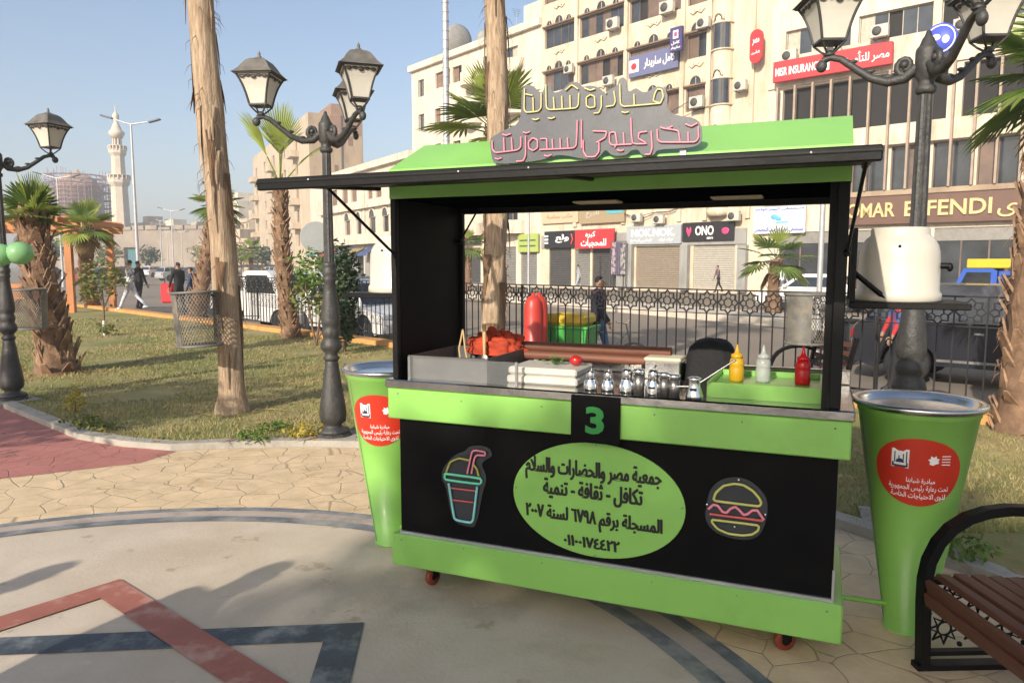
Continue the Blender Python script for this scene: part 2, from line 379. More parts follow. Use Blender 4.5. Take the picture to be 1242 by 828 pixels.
Pl=[[(1187,285),(1190,345),(1173,370),(982,370),(969,352),(967,300)],[(1090,368),(1082,308),(1018,298)],[(1135,368),(1132,315)],[(1118,272),(1150,286),(1182,268)],[(984,290),(1015,300),(1050,284)],[(935,310),(941,400),(930,435),(903,435)],[(912,313),(870,318),(866,350),(916,378),(832,380),(826,240)],[(831,380),(722,386),(712,370),(712,320),(742,314),(753,378),(738,398)],[(790,382),(787,318)],[(753,410),(770,417),(788,411)],[(623,310),(697,312),(690,345),(642,372)],[(655,370),(656,420),(635,448),(590,449),(572,420),(571,358)],[(562,250),(562,402)],[(540,252),(535,385),(520,402),(337,410)],[(490,404),(487,345)],[(450,404),(447,348)],[(409,407),(405,352)],[(340,352),(376,350),(377,408)],[(362,440),(380,446),(402,436)],[(278,370),(300,346),(326,358),(327,400),(302,416),(279,402),(278,370)],[(262,335),(263,440),(250,470),(213,472)],[(248,315),(265,322),(286,314)],[(237,340),(237,395),(220,412),(100,427),(84,406),(83,362)],[(191,414),(187,345)],[(148,420),(145,345)],[(138,327),(158,334),(183,325)],[(98,455),(115,461),(134,453)]]
def curve_pts(pl):
    if len(pl)<3: return pl
    q=[pl[0]]
    for i in range(1,len(pl)-1):
        a,b,c=pl[i-1],pl[i],pl[i+1]
        q+=[(b[0]*.72+a[0]*.28,b[1]*.72+a[1]*.28),(b[0]*.92+a[0]*.04+c[0]*.04,b[1]*.92+a[1]*.04+c[1]*.04),(b[0]*.72+c[0]*.28,b[1]*.72+c[1]*.28)]
    return q+[pl[-1]]
for nm,lst,mt in (('yellow_tube',Yl,YELT),('pink_tube',Pl,PINK)):
    m=MB()
    for pl in lst: m.tube([(lambda p:(p[0],-.060,p[1]))(NS(x,y)) for x,y in curve_pts(pl)],.0034,6)
    m.build(nm,mt,ns)
for u in (NS(150,480)[0],NS(620,460)[0],NS(1100,400)[0]): m=MB(); m.box(u-.012,u+.012,-.036,-.031,2.0,2.10); m.build('bracket',STEELD,ns)
# cup sign / burger sign
def sign_outline(c,pts,name,mtl):
    m=MB(); m.prism([c(*p) for p in pts][::-1],MXZ(.027),.004); return m.build(name,mtl,cart)
scuffs(BLACKP,[(5,(1,1,2),.60,.74,.4,(.008,.0075,.007)),(24,(4,1,1),.71,.75,.4,(.02,.02,.02))])
SMOK=mat('smoked_acrylic',(.035,.038,.042),.12,var=.1,spec=.8)
s2=2.759
CU=lambda x,y:CP(400+x/s2,420+y/s2,.02)
cup=sign_outline(CU,chaikin([(372,445),(375,412),(395,385),(420,360),(455,350),(462,335),(500,330),(535,340),(545,365),(520,380),(505,395),(522,425),(522,460),(512,480),(490,600),(470,606),(415,590),(400,540),(388,465)]),'drink_cup_sign',SMOK)
def tubes(c,lst,mt,name,par,r=.0048,y=.014):
    m=MB()
    for pl in lst: m.tube([(lambda p:(p[0],y,p[1]))(c(*q)) for q in curve_pts(pl)],r,6)
    return m.build(name,mt,par)
tubes(CU,[[(388,424),(510,440),(508,460),(386,444),(388,424)]],mat('green_tube',(.16,.66,.40),.35),'lid_tube',cup,.006)
tubes(CU,[[(400,456),(418,572),(428,580),(474,588),(482,580),(495,468)]],AQUA,'cup_tube',cup,.006)
tubes(CU,[[(408,472),(490,482)],[(414,512),(482,520)]],REDT,'stripe_tube',cup,.004)
tubes(CU,[[(392,418),(405,385),(435,372),(470,380)],[(482,392),(496,412),(500,432)]],mat('olive_tube',(.45,.42,.08),.4),'dome_tube',cup,.005)
tubes(CU,[[(462,424),(478,350),(490,346),(522,352),(522,364),(494,362),(486,372),(476,424)]],PINK,'straw_tube',cup,.0045)
s3=6.9
BU=lambda x,y:CP(840+x/s3,560+y/s3,.02)
bur=sign_outline(BU,chaikin([(105,440),(120,330),(150,220),(230,150),(340,122),(450,140),(540,200),(610,280),(630,360),(625,450),(600,540),(560,620),(470,655),(380,650),(250,620),(150,560),(110,490)]),'burger_sign',SMOK)
YG=mat('lime_tube',(.55,.55,.14),.35)
tubes(BU,[[(180,300),(195,255),(260,195),(350,178),(430,190),(510,240),(560,300),(578,340),(560,368),(190,322),(178,300)]],YG,'top_bun_tube',bur,.0055)
tubes(BU,[[(165,478),(560,525),(550,570),(500,602),(420,610),(300,595),(210,555),(165,500),(165,478)]],YG,'bottom_bun_tube',bur,.005)
tubes(BU,[[(135,390),(175,352),(215,362),(250,412),(285,422),(320,385),(360,370),(395,400),(430,440),(465,430),(500,400),(545,400),(570,440),(597,480)]],PINK,'lettuce_tube',bur,.0055)
tubes(BU,[[(145,430),(590,488)]],REDT,'patty_tube',bur,.005)
m=MB()
for x,y in ((387,150),(122,355),(610,440),(352,542)): 
    p=BU(x,y); m.blob((p[0],.019,p[1]),.006,.004,.006,n=6,m=4)
m.build('screw',STEEL,bur)
# casters
for u,v,rr in ((.80,.15,.5),(-.86,.14,1.3),(.85,.56,0),(-.85,.56,0)):
    m=MB(); Mt=Matrix.Translation((u,v,.045))@Matrix.Rotation(rr,4,'Z')@Matrix.Rotation(math.pi/2,4,'X')@Matrix.Scale(.865,4)
    m.lathe([(.020,-.017),(.047,-.016),(.052,-.008),(.052,.008),(.047,.016),(.020,.017)],20,0,M=Mt); wh=m.build('caster_wheel',ORANGEW,cart)
    m=MB(); m.lathe([(.022,-.019),(.022,.019)],12,M=Mt); Mr=Matrix.Translation((u,v,0))@Matrix.Rotation(rr,4,'Z')
    m.box(-.02,.02,.020,.024,.045,.13,M=Mr); m.box(-.02,.02,-.024,-.020,.045,.13,M=Mr); m.box(-.035,.035,-.03,.03,.118,.134,M=Mr); m.build('fork',BLACKM,wh)
# ------------------------------------------------------------------ things on the cart (world placed through the cart frame)
def onc(name,label,cat,u,v,z,rz=0,group=None):
    p=CM@Vector((u,v,z)); return thing(name,label,cat,p,CYAW+rz,group)
ZC=1.0565
def tank(u,label):
    t=onc('water_tank',label,'water tank',u,.36,1.4525,0,'white tanks on the side shelves')
    m=MB(); m.lathe([(.154,0),(.158,.006),(.158,.030),(.150,.042),(.147,.17),(.145,.195),(.138,.222),(.124,.246),(.110,.258),(.107,.262),(.107,.284),(.102,.291),(0,.291)],40); m.build('tank_body',WHITEP,t)
    m=MB(); m.tube([(.144,-.02,.14),(.172,-.02,.14)],.012,8); m.blob((.178,-.02,.135),.012,.012,.018); m.build('tap',BLACKM,t); 
    m=MB(); m.blob((-.01,-.142,.215),.006,.006,.006,n=8,m=5); m.build('vent_hole',DARKG,t)
tank(1.165,'white plastic tank on the right hand shelf, in front of the tall lamp post')
tank(-1.165,'white plastic tank half hidden behind the black side panel, on the left shelf')
# trays and counter goods
def pz(px,py,z=ZC): return CZ(px,py,z)
t=onc('serving_tray','open steel serving tray at the left end of the counter','tray',-.72,.22,ZC)
m=MB(); x0,x1,y0,y1,h=-.20,.20,-.16,.30,.11
for a in ((x0,x1,y0,y0+.005,0,h),(x0,x1,y1-.005,y1,0,h),(x0,x0+.005,y0+.005,y1-.005,0,h),(x1-.005,x1,y0+.005,y1-.005,0,h)): m.box(*a)
m.box(x0+.006,x1-.006,y0+.006,y1-.006,.001,.008); m.box(x0-.01,x1+.01,y0-.012,y0-.0005,h-.008,h); m.build('tray_body',mat('scuffed_tin',(.11,.105,.10),.5,.35,var=.25,scale=9,bump=.1),t)
for i,(u,v,hh,tilt) in enumerate(((-.80,.40,.20,-.10),(-.70,.42,.23,.02))):
    t=onc('serving_tongs' if i==0 else 'wooden_spoon','pair of pale tongs standing upright in the steel tray' if i==0 else 'wooden handled spoon standing upright in the steel tray','utensil',u,v,ZC+.009)
    WD=mat('pale_wood%d'%i,(.55,.40,.20),.6)
    if i==0:
        m=MB(); m.tube([(-.02,0,0),(-.035,0,hh*.5),(-.012,0,hh)],.005,6); m.tube([(.02,0,0),(.0,0,hh*.5),(-.012,0,hh)],.005,6); m.build('arm',WD,t)
    else:
        m=MB(); m.tube([(0,0,.06),(0,0,hh)],[.007,.012],8); m.build('handle',WD,t); m=MB(); m.blob((0,0,.04),.028,.008,.038); m.build('bowl',STEELD,t)
t=onc('clear_guard','low clear acrylic food guard along the front of the counter','guard',-.42,.035,ZC)
m=MB(); m.box(-.50,.06,-.002,.002,.0,.105); m.build('pane',CLEAR,t); 
for u in (-.50,.055): m=MB(); m.box(u-.006,u+.006,.0025,.012,0,.105); m.build('clip',STEELD,t)
t=onc('cutting_board','thick white plastic chopping block on the counter','chopping block',-.27,.24,ZC)
m=MB(); m.box(-.17,.17,-.14,.13,0,.036,bev=.008); m.box(-.165,.165,-.135,.125,.042,.075,bev=.008); m.box(-.155,.155,-.12,.115,.0365,.0415); m.build('block',mat('ivory_plastic',(.55,.53,.47),.4,var=.05),t)
t=onc('tomato','red tomato on the white chopping block','tomato',-.15,.24,ZC+.0755)
m=MB(); m.blob((0,0,.026),.032,.032,.026,n=14,m=9); m.build('fruit',mat('tomato_skin',(.42,.02,.02),.25,var=.1,coat=.3),t); m=MB()
for a in range(5): m.tube([(0,0,.052),(.014*math.cos(a*1.25),.014*math.sin(a*1.25),.052)],[.003,.001],4)
m.build('stalk',mat('stalk_green',(.06,.18,.03),.6),t)
t=onc('lettuce','small heap of green leaves beside the tomato','lettuce',-.245,.24,ZC+.0755)
m=MB(); rnd=random.Random(4)
for i in range(26):
    a=rnd.uniform(0,6.28); r=rnd.uniform(0,.05); x,y,z=r*math.cos(a),r*math.sin(a)*.7,rnd.uniform(.0,.035); s=rnd.uniform(.015,.03)
    b=rnd.uniform(0,6.28); m.add([(x,y,z),(x+s*math.cos(b),y+s*math.sin(b),z+.008),(x+s*1.3*math.cos(b+.6),y+s*1.3*math.sin(b+.6),z+.004),(x+s*.7*math.cos(b+1.2),y+s*.7*math.sin(b+1.2),z)],[(0,1,2,3)])
m.build('leaves',mat('lettuce_green',(.10,.24,.05),.5,var=.3,scale=30),t)
WOODR=mat('rolled_wood',(.17,.062,.034),.55,var=.3,scale=3,stretch=(1,14,14),bump=.15)
for i,(xa,ya,xb,yb,r,zz,lb) in enumerate(((583,424,800,436,.020,1.17,'long brown wooden roller at the back edge of the counter, upper of two'),(600,437,790,447,.017,1.135,'long brown wooden roller lying lower and nearer, under the first roller'))):
    a=CZ(xa,ya,zz); b=CZ(xb,yb,zz)
    c=((a[0]+b[0])/2,(a[1]+b[1])/2); v=.60-.075*i
    t=onc('wooden_roller',lb,'roller',c[0],v,1.057,0,'brown rollers at the back of the counter')
    m=MB(); hl=abs(b[0]-a[0])/2; m.tube([(-hl,0,zz-1.057),(hl,0,zz-1.057)],r*1.35,12); m.build('roller',WOODR,t)
    m=MB()
    for s in (-.7,.7): m.box(s*hl-.012,s*hl+.012,-.012,.012,.0,zz-1.057-.02)
    m.build('support',STEELD,t)
# condiment jars
CHROME=mat('chrome',(.75,.75,.74),.12,1,var=.05)
GLASSJ=mat('jar_glass',(.75,.78,.78),.08,var=.03,alpha=.45,spec=.7)
jarlab=['squat chrome shaker with tapered neck, first in the row','chrome shaker with tapered neck, second in the row by the steel box','wide ribbed glass and chrome jar, third in the row','slim steel canister in the middle of the shaker row','chrome dispenser with dark slot in front of the steel box','slim steel canister left of the last one in the row','slim steel canister at the right end of the shaker row']
jp=[(714,474,.030,.085,0),(735,475,.030,.085,0),(758,477,.034,.10,0),(773,478,.024,.10,1),(790,480,.032,.105,0),(804,481,.024,.095,1),(816,482,.024,.09,1)]
for (px,py,r,h,k),lb in zip(jp,jarlab):
    u,v=pz(px,py); t=onc('condiment_jar',lb,'condiment jar',u,v+r,ZC,0,'row of condiment jars on the counter')
    m=MB(); 
    if k==0: m.lathe([(r,0),(r*1.02,.01),(r,h*.42),(r*.72,h*.56),(r*.7,h*.62)],20); m.build('jar_body',CHROME,t); m=MB(); m.lathe([(r*.62,h*.62),(r*.66,h*.66),(r*.66,h*.9),(r*.5,h),(0,h)],18); m.tube([(0,0,h),(.012,-.01,h+.02)],.004,6); m.build('lid',STEEL,t)
    else: m.lathe([(r,0),(r,h*.8)]+[(r*.98,h*.8)],18); m.build('jar_body',STEELD,t); m=MB(); m.lathe([(r*1.06,h*.805),(r*1.06,h),(r*.9,h*1.04),(0,h*1.04)],18); m.build('lid',CHROME,t)
    if lb.startswith('chrome dispenser'): m=MB(); m.box(-.014,.014,-r-.004,-r+.004,h*.28,h*.36); m.build('slot',DARKG,t)
u,v=pz(800,462); t=onc('food_box','square steel food box with cream lid behind the condiment jars','food box',u,v+.12,ZC)
m=MB(); m.box(-.085,.085,-.07,.08,0,.085,bev=.005); m.build('box_body',STEEL,t); m=MB(); m.box(-.088,.088,-.073,.083,.0855,.103,bev=.006); m.build('lid',mat('cream_lid',(.66,.60,.45),.5),t)
# tap / ladle holder with handles
u,v=pz(840,485); t=onc('chrome_dispenser','conical chrome dispenser with two long spoon handles leaning out of it','dispenser',u,v+.04,ZC)
m=MB(); m.lathe([(.036,0),(.036,.012),(.024,.05),(.022,.075),(.028,.085),(.012,.09)],20); m.build('cone_body',CHROME,t)
for e in ((.15,.02,.16),(-.085,-.01,.045)): 
    m=MB(); m.tube([(0,0,.05),e],[.005,.004],6); m.blob(e,.01,.006,.006); m.build('spoon_handle',CHROME,t)
m=MB(); m.box(-.013,.013,-.033,-.025,.035,.045); m.build('slot',DARKG,t)
# black covered appliance
u,v=pz(858,463); t=onc('covered_heater','black cloth hood standing on the counter beside the sauce bottles','hood',u,v+.12,ZC)
m=MB(); n=20
prof=[(.125,0),(.118,.05),(.11,.11),(.098,.155),(.07,.178),(.03,.188)]
vs=[];fs=[]
rnd=random.Random(3)
for (r,z) in prof:
    for j in range(n):
        a=2*math.pi*j/n; k=1+.06*math.sin(5*a+z*20)+rnd.uniform(-.02,.02); rx_=abs(math.cos(a))**.6*math.copysign(1,math.cos(a)); ry_=abs(math.sin(a))**.6*math.copysign(1,math.sin(a))
        vs.append((r*rx_*k,r*ry_*k*.75,z+.006*math.sin(3*a)*(z>0)))
for i in range(len(prof)-1):
    for j in range(n): fs.append((i*n+j,i*n+(j+1)%n,(i+1)*n+(j+1)%n,(i+1)*n+j))
fs.append(tuple(range((len(prof)-1)*n,len(prof)*n))); m.add(vs,fs,0,True)
m.build('hood',mat('black_cloth',(.010,.010,.011),.85,var=.3,bump=.5,bscale=18),t)
m=MB(); m.tube([(.115,-.03,.10),(.135,-.04,.115),(.13,-.045,.09),(.115,-.03,.085)],.008,6); m.build('handle',BLACKM,t)
# green tray + bottles
gx0,_=pz(850,490); 
t=onc('green_tray','raised lime green tray box at the right end of the counter','tray',.70,.30,ZC)
m=MB(); x0,x1,y0,y1,h=-.235,.205,-.22,.20,.062
m.box(x0,x1,y0,y0+.012,0,h); m.box(x0,x1,y1-.012,y1,0,h); m.box(x0,x0+.012,y0+.0121,y1-.0121,0,h); m.box(x1-.012,x1,y0+.0121,y1-.0121,0,h); m.box(x0+.0121,x1-.0121,y0+.0121,y1-.0121,.030,.040); m.build('tray_box',GREEN,t)
def bottle(px,py,c,label,r=.031,h=.135):
    z=ZC+.0405; u,v=CZ(px,py,z); v=max(v,.27)
    t=onc('sauce_bottle',label,'sauce bottle',u,v,z,0,'squeeze bottles on the green tray')
    mt=c
    m=MB(); m.lathe([(r*.9,0),(r,.008),(r,h*.42),(r*.93,h*.46),(r,h*.5),(r,h*.62),(r*.85,h*.72),(r*.72,h*.75)],20); m.build('bottle',mt,t)
    m=MB(); m.lathe([(r*.8,h*.75),(r*.8,h*.86),(r*.4,h*.9),(r*.22,h*1.02),(r*.1,h*1.18),(0,h*1.18)],16); m.build('nozzle_cap',mt,t)
bottle(893,462,mat('mustard_plastic',(.60,.34,.015),.35,var=.05),'yellow mustard squeeze bottle beside the black hood')
bottle(925,463,mat('clear_plastic',(.55,.58,.55),.25,var=.05,alpha=.6),'translucent empty squeeze bottle between the yellow and the red one')
bottle(973,466,mat('ketchup_plastic',(.50,.008,.012),.3,var=.05),'red ketchup squeeze bottle at the right')
t=onc('plastic_bag','scrap of clear plastic bag on the right corner of the countertop','plastic bag',.90,.12,ZC)
m=MB(); rnd=random.Random(8)
for i in range(14):
    a=rnd.uniform(0,6.28); m.add([(rnd.uniform(-.05,.05),rnd.uniform(-.03,.03),rnd.uniform(0.001,.04)) for _ in range(3)],[(0,1,2)])
m.build('film',mat('bag_film',(.7,.75,.78),.15,var=.05,alpha=.5),t)
# red cloth bundle
u,v=CZ(585,415,1.14); t=onc('cloth_bundle','crumpled orange red cloth heaped on a dark bundle at the back left of the cart','cloth',-.70,.53,ZC)
def crumple(mb,rx,ry,rz,c,seed,n=48,m_=24,amp=.25):
    vs=[];fs=[]
    for i in range(m_+1):
        tt=math.pi*.52*i/m_
        for j in range(n):
            a=2*math.pi*j/n; d=Vector((math.sin(tt)*math.cos(a),math.sin(tt)*math.sin(a),math.cos(tt)))
            k=1+amp*(abs(mnoise.noise(d*3.2+Vector((seed,0,0))))*2-.5)+amp*.3*mnoise.noise(d*9)
            vs.append((c[0]+d.x*rx*k,c[1]+d.y*ry*k,c[2]+max(d.z,0)*rz*k))
    for i in range(m_):
        for j in range(n): fs.append((i*n+j,(i+1)*n+j,(i+1)*n+(j+1)%n,i*n+(j+1)%n))
    mb.add(vs,fs,0,True)
m=MB(); crumple(m,.13,.07,.085,(0,0,.002),2,amp=.2); m.build('dark_bundle',mat('navy_cloth',(.018,.02,.03),.9,var=.3),t)
m=MB(); crumple(m,.165,.085,.125,(.02,0,.075),5,amp=.24); m.build('red_sheet',mat('red_cloth',(.42,.05,.018),.85,var=.25,scale=14,bump=.6,bscale=25),t)
# ------------------------------------------------------------------ cone bins
def cone_bin(u,v,label,sa):
    p=CM@Vector((u,v,0)); t=thing('cone_bin',label,'litter bin',p,0,'green cone bins beside the cart')
    RB,RT,H=.088,.24,1.02
    rad=lambda z:RB+(RT-RB)*z/H
    m=MB(); m.lathe([(RB+.006,0),(RB+.006,.012),(RB,.013),(rad(H-.05),H-.05),(rad(H-.05)+.004,H-.048),(rad(H-.04)+.004,H-.03),(RT,H-.028)],56); m.build('cone_shell',GREEN,t)
    m=MB(); sa_=math.atan2(-p.y,-p.x)-1.15
    for k in range(12): z0_=.02+.078*k; z1_=z0_+.078; m.add([((rad(z)+.0012)*math.cos(sa_+d/rad(z)),(rad(z)+.0012)*math.sin(sa_+d/rad(z)),z) for z,d in ((z0_,-.004),(z0_,.004),(z1_,.004),(z1_,-.004))],[(0,1,2,3)])
    m.build('seam',mm('seam_green',(.13,.30,.06),.5),t)
    m=MB(); m.lathe([(RT+.001,H-.0275),(RT+.016,H-.02),(RT+.022,H-.005),(RT+.016,H+.004),(RT-.002,H),(RT-.02,H-.015),(.19,H-.05),(.17,H-.12),(0,H-.125)],56); m.build('steel_bowl',STEEL,t)
    # sticker on cone: local arc a (m, +right as seen), z
    az=math.atan2(-p.y,-p.x)+sa     # towards the camera
    def cp(a,z,off=.002):
        r=rad(z)+off; th=az+a/rad(z); return (r*math.cos(th),r*math.sin(th),z)
    cz=.745
    def cone_poly(pts,off,mt,name,par,sub=True):
        m=MB(); 
        from mathutils.geometry import tessellate_polygon
        # subdivide via radial grid
        c=(sum(q[0] for q in pts)/len(pts),sum(q[1] for q in pts)/len(pts)); K=6; n=len(pts); vs=[];fs=[]
        for k in range(K+1):
            for q in pts: vs.append(cp(c[0]+(q[0]-c[0])*k/K,c[1]+(q[1]-c[1])*k/K,off))
        for k in range(K):
            for j in range(n): fs.append((k*n+j,(k+1)*n+j,(k+1)*n+(j+1)%n,k*n+(j+1)%n))
        m.add(vs,fs,0,True); return m,(m.build(name,mt,par) if name else None)
    pts=[]
    for i in range(48):
        a=2*math.pi*i/48; rr=1+.06*math.cos(a-2.2)+.03*math.cos(2*a); pts.append((.165*rr*math.cos(a)*(1.0+.10*math.sin(a)),cz+.150*rr*math.sin(a)))
    m,st=cone_poly(pts,.0015,REDSTK,'round_sticker',t)
    m=MB()
    def tx(s,x,z,wd,ht,b=.01):
        vs,fs=text2d(s,x,z,wd,ht,b); m.add([cp(v[0],v[1],.002+v[2]*.0012) for v in vs],fs)
    tx('مبادرة شبابنا',.005,cz-.028,.105,.027); tx('تحت رعاية رئيس الجمهورية',.0,cz-.060,.225,.030); tx('لذوى الاحتياجات الخاصة',.0,cz-.095,.205,.030)
    m.build('lettering',WHITEI,st)
    # white panel emblem with mosque skyline
    lx,lz=-.075,cz+.062
    m2,pn=cone_poly([(lx-.033,lz-.04),(lx+.033,lz-.04),(lx+.033,lz+.04),(lx-.033,lz+.04)],.0027,WHITEI,'emblem_panel',st)
    m=MB()
    def q2(x0,x1,z0,z1,off=.0036): m.add([cp(x0,z0,off),cp(x1,z0,off),cp(x1,z1,off),cp(x0,z1,off)],[(0,1,2,3)])
    q2(lx-.03,lx+.03,lz-.037,lz-.018)
    for x,h in ((-.02,.045),(-.004,.03),(.012,.038),(.024,.05)): q2(lx+x-.0022,lx+x+.0022,lz-.018,lz-.018+h)
    m.add([cp(lx+.0+.016*math.cos(a*math.pi/8),lz-.018+.018*math.sin(a*math.pi/8),.0036) for a in range(9)],[tuple(range(9))]); m.build('emblem',mm('navy_ink',(.03,.04,.10),.5),st)
    m=MB(); lx,lz=.045,cz+.066
    lf=[(0,-.022),(.010,-.016),(.022,-.012),(.018,-.002),(.024,.006),(.013,.008),(.010,.020),(.002,.012),(-.010,.018),(-.010,.006),(-.020,.002),(-.012,-.006),(-.014,-.018)]
    m.add([cp(lx+x,lz+z,.0028) for x,z in lf]+[cp(lx,lz,.0028)],[(i,(i+1)%len(lf),len(lf)) for i in range(len(lf))])
    for k in range(4): z=lz+.020-.012*k; m.add([cp(lx+.032,z,.0028),cp(lx+.066,z,.0028),cp(lx+.066,z-.004,.0028),cp(lx+.032,z-.004,.0028)],[(0,1,2,3)])
    m.build('leaf_emblem',WHITEI,st)
    # arm bolting the bin to the cart skirt
    m=MB(); q=(Matrix.Translation(p).inverted()@CM)@Vector((1.013 if u>0 else -1.013,.40,.16)); m.tube([(0,0,.10),(q.x,q.y,q.z)],.011,6,M=None); 
    m.build('arm',GREEN,t)
    return t
cone_bin(1.285,.56,'green cone shaped bin with steel rim and red round sticker, beside the iron bench',.10)
cone_bin(-1.365,.56,'sunlit green cone shaped bin with steel rim, partly behind the left end of the cart',-.30)
# ------------------------------------------------------------------ ground
FO=Vector((0,12.01)); FD=Vector((.715,-.699)).normalized(); FN=Vector((FD.y,-FD.x))*-1   # FN points to the street
if FN.y<0: FN=-FN
def FP(t,n=0,z=0): p=FO+FD*t+FN*n; return Vector((p.x,p.y,z))
def poly_obj(name,pts,z,mt,kind='structure',thick=0):
    from mathutils.geometry import tessellate_polygon
    m=MB(); v=[Vector((p[0],p[1],0)) for p in pts]; tr=tessellate_polygon([v]); n=len(v)
    fs=[]
    for t in tr:
        a,b,c=t; ar=(v[b]-v[a]).cross(v[c]-v[a]).z
        fs.append((a,b,c) if ar>0 else (a,c,b))
    vs=[(p.x,p.y,z) for p in v]
    if thick:
        vs+=[(p.x,p.y,z-thick) for p in v]; fs+=[(i,(i+1)%n,n+(i+1)%n,n+i) for i in range(n)]
    m.add(vs,fs); return m.build(name,mt,kind=kind)
ASPH=mat('asphalt',(.25,.205,.155),.9,var=.15,scale=.5,bump=.3,bscale=60,c2=(.18,.15,.12),c2pos=.55,c2w=.3,c2scale=.25)
DUST=mat('dusty_ground',(.20,.165,.12),.95,var=.2,scale=.3)
m=MB(); m.box(-640,640,-640,640,-.6,-.31); m.build('ground',DUST,kind='structure')
poly_obj('road',[FP(-240,.12),FP(45,.12),FP(45,24),FP(-240,24)],-.30,ASPH)
# pavement (park slab)
def stainmat(name):
    m=mat(name,(.55,.46,.36),.72,var=.10,scale=1.7,bump=.14,bscale=55,c2=(.47,.38,.275),c2pos=.56,c2w=.22,c2scale=.9); n=m.node_tree; L=n.links.new; b=n.nodes['Principled BSDF']
    out=b.inputs['Base Color'].links[0].from_socket; tc=n.nodes.new('ShaderNodeTexCoord')
    for sc,lo,hi,c,off in ((.55,.55,.63,(.31,.25,.175),3.1),(3.2,.61,.655,(.27,.21,.13),7.7),(38,.64,.70,(.30,.25,.19),1.3),(7,.62,.67,(.56,.49,.40),12.2)):
        mp=n.nodes.new('ShaderNodeMapping'); mp.inputs['Location'].default_value=(off,off*.7,0); L(tc.outputs['Object'],mp.inputs[0]); x=n.nodes.new('ShaderNodeTexNoise'); x.inputs['Scale'].default_value=sc; x.inputs['Detail'].default_value=7; x.inputs['Roughness'].default_value=.65; L(mp.outputs[0],x.inputs['Vector'])
        r=n.nodes.new('ShaderNodeMapRange'); r.inputs[1].default_value=lo; r.inputs[2].default_value=hi; r.inputs[4].default_value=.55; L(x.outputs['Fac'],r.inputs[0]); k=n.nodes.new('ShaderNodeMix'); k.data_type='RGBA'; L(r.outputs[0],k.inputs[0]); L(out,k.inputs[6]); k.inputs[7].default_value=c+(1,); out=k.outputs[2]
    L(out,b.inputs['Base Color']); return m
CONC=stainmat('pavement_concrete')
park=[(FP(-90,0).x,FP(-90,0).y),(FP(45,0).x,FP(45,0).y),(FP(45,-40).x,FP(45,-40).y),(-30,-38),(-90,0)]
poly_obj('pavement',park,0,CONC,thick=.34)
# stamped paving ring zone, circle strips, star
RC=Vector((-1.82,1.80)); 
def arc(r,a0,a1,n=96): return [(RC.x+r*math.cos(R(a0+(a1-a0)*i/n)),RC.y+r*math.sin(R(a0+(a1-a0)*i/n))) for i in range(n+1)]
def band(name,r0,r1,z,mt,a0=-60,a1=215): return poly_obj(name,arc(r1,a0,a1)+arc(r0,a1,a0),z,mt)
def stampmat(name,c,c2):
    m=mat(name,c,.8,var=.14,scale=5,bump=.15,bscale=30,c2=c2,c2pos=.66,c2w=.16,c2scale=2.4); n=m.node_tree; L=n.links.new; b=n.nodes['Principled BSDF']
    tc=n.nodes.new('ShaderNodeTexCoord'); wv=n.nodes.new('ShaderNodeTexNoise'); wv.inputs['Scale'].default_value=1.3
    mx=n.nodes.new('ShaderNodeVectorMath'); mx.operation='MULTIPLY_ADD'; mx.inputs[1].default_value=(.35,.35,0); L(tc.outputs['Object'],wv.inputs['Vector']); L(wv.outputs['Color'],mx.inputs[0]); L(tc.outputs['Object'],mx.inputs[2])
    vo=n.nodes.new('ShaderNodeTexVoronoi'); vo.feature='DISTANCE_TO_EDGE'; vo.inputs['Scale'].default_value=4.6; vo.inputs['Randomness'].default_value=.85; L(mx.outputs[0],vo.inputs['Vector'])
    rp=n.nodes.new('ShaderNodeValToRGB'); rp.color_ramp.elements[0].position=.0; rp.color_ramp.elements[1].position=.022; L(vo.outputs['Distance'],rp.inputs[0])
    old=b.inputs['Base Color'].links[0].from_socket
    mc=n.nodes.new('ShaderNodeMix'); mc.data_type='RGBA'; mc.inputs[6].default_value=tuple(k*.56 for k in c)+(1,); L(rp.outputs[0],mc.inputs[0]); L(old,mc.inputs[7]); L(mc.outputs[2],b.inputs['Base Color'])
    bp=n.nodes.new('ShaderNodeBump'); bp.inputs['Strength'].default_value=.45; bp.inputs['Distance'].default_value=.008; L(rp.outputs[0],bp.inputs['Height']); 
    prev=b.inputs['Normal'].links[0].from_node; L(prev.outputs[0],bp.inputs['Normal']); L(bp.outputs[0],b.inputs['Normal'])
    return m
STY=stampmat('stamped_yellow',(.63,.47,.285),(.42,.29,.15)); STR=stampmat('stamped_red',(.40,.155,.125),(.27,.10,.08))
band('stamped_paving',2.96,4.56,.004,STY)
SLG=mat('slate_strip',(.15,.16,.165),.65,var=.3,scale=6,bump=.2,bscale=30,c2=(.30,.29,.26),c2pos=.55,c2w=.2,c2scale=3)
PNK=mat('pinkish_strip',(.42,.34,.28),.75,var=.12,scale=3,bump=.15,c2=(.27,.22,.19),c2pos=.6,c2w=.15,c2scale=2.5)
band('ring_strip',2.89,2.96,.0045,SLG); band('ring_strip',2.79,2.889,.0045,PNK); band('ring_strip',2.70,2.789,.0045,SLG)
REDB=mat('red_concrete',(.34,.12,.085),.7,var=.14,scale=5,bump=.12,c2=(.44,.27,.21),c2pos=.60,c2w=.14,c2scale=5)
BLUB=mat('slate_concrete',(.05,.062,.075),.55,var=.35,scale=6,bump=.2,c2=(.19,.20,.20),c2pos=.57,c2w=.16,c2scale=5)
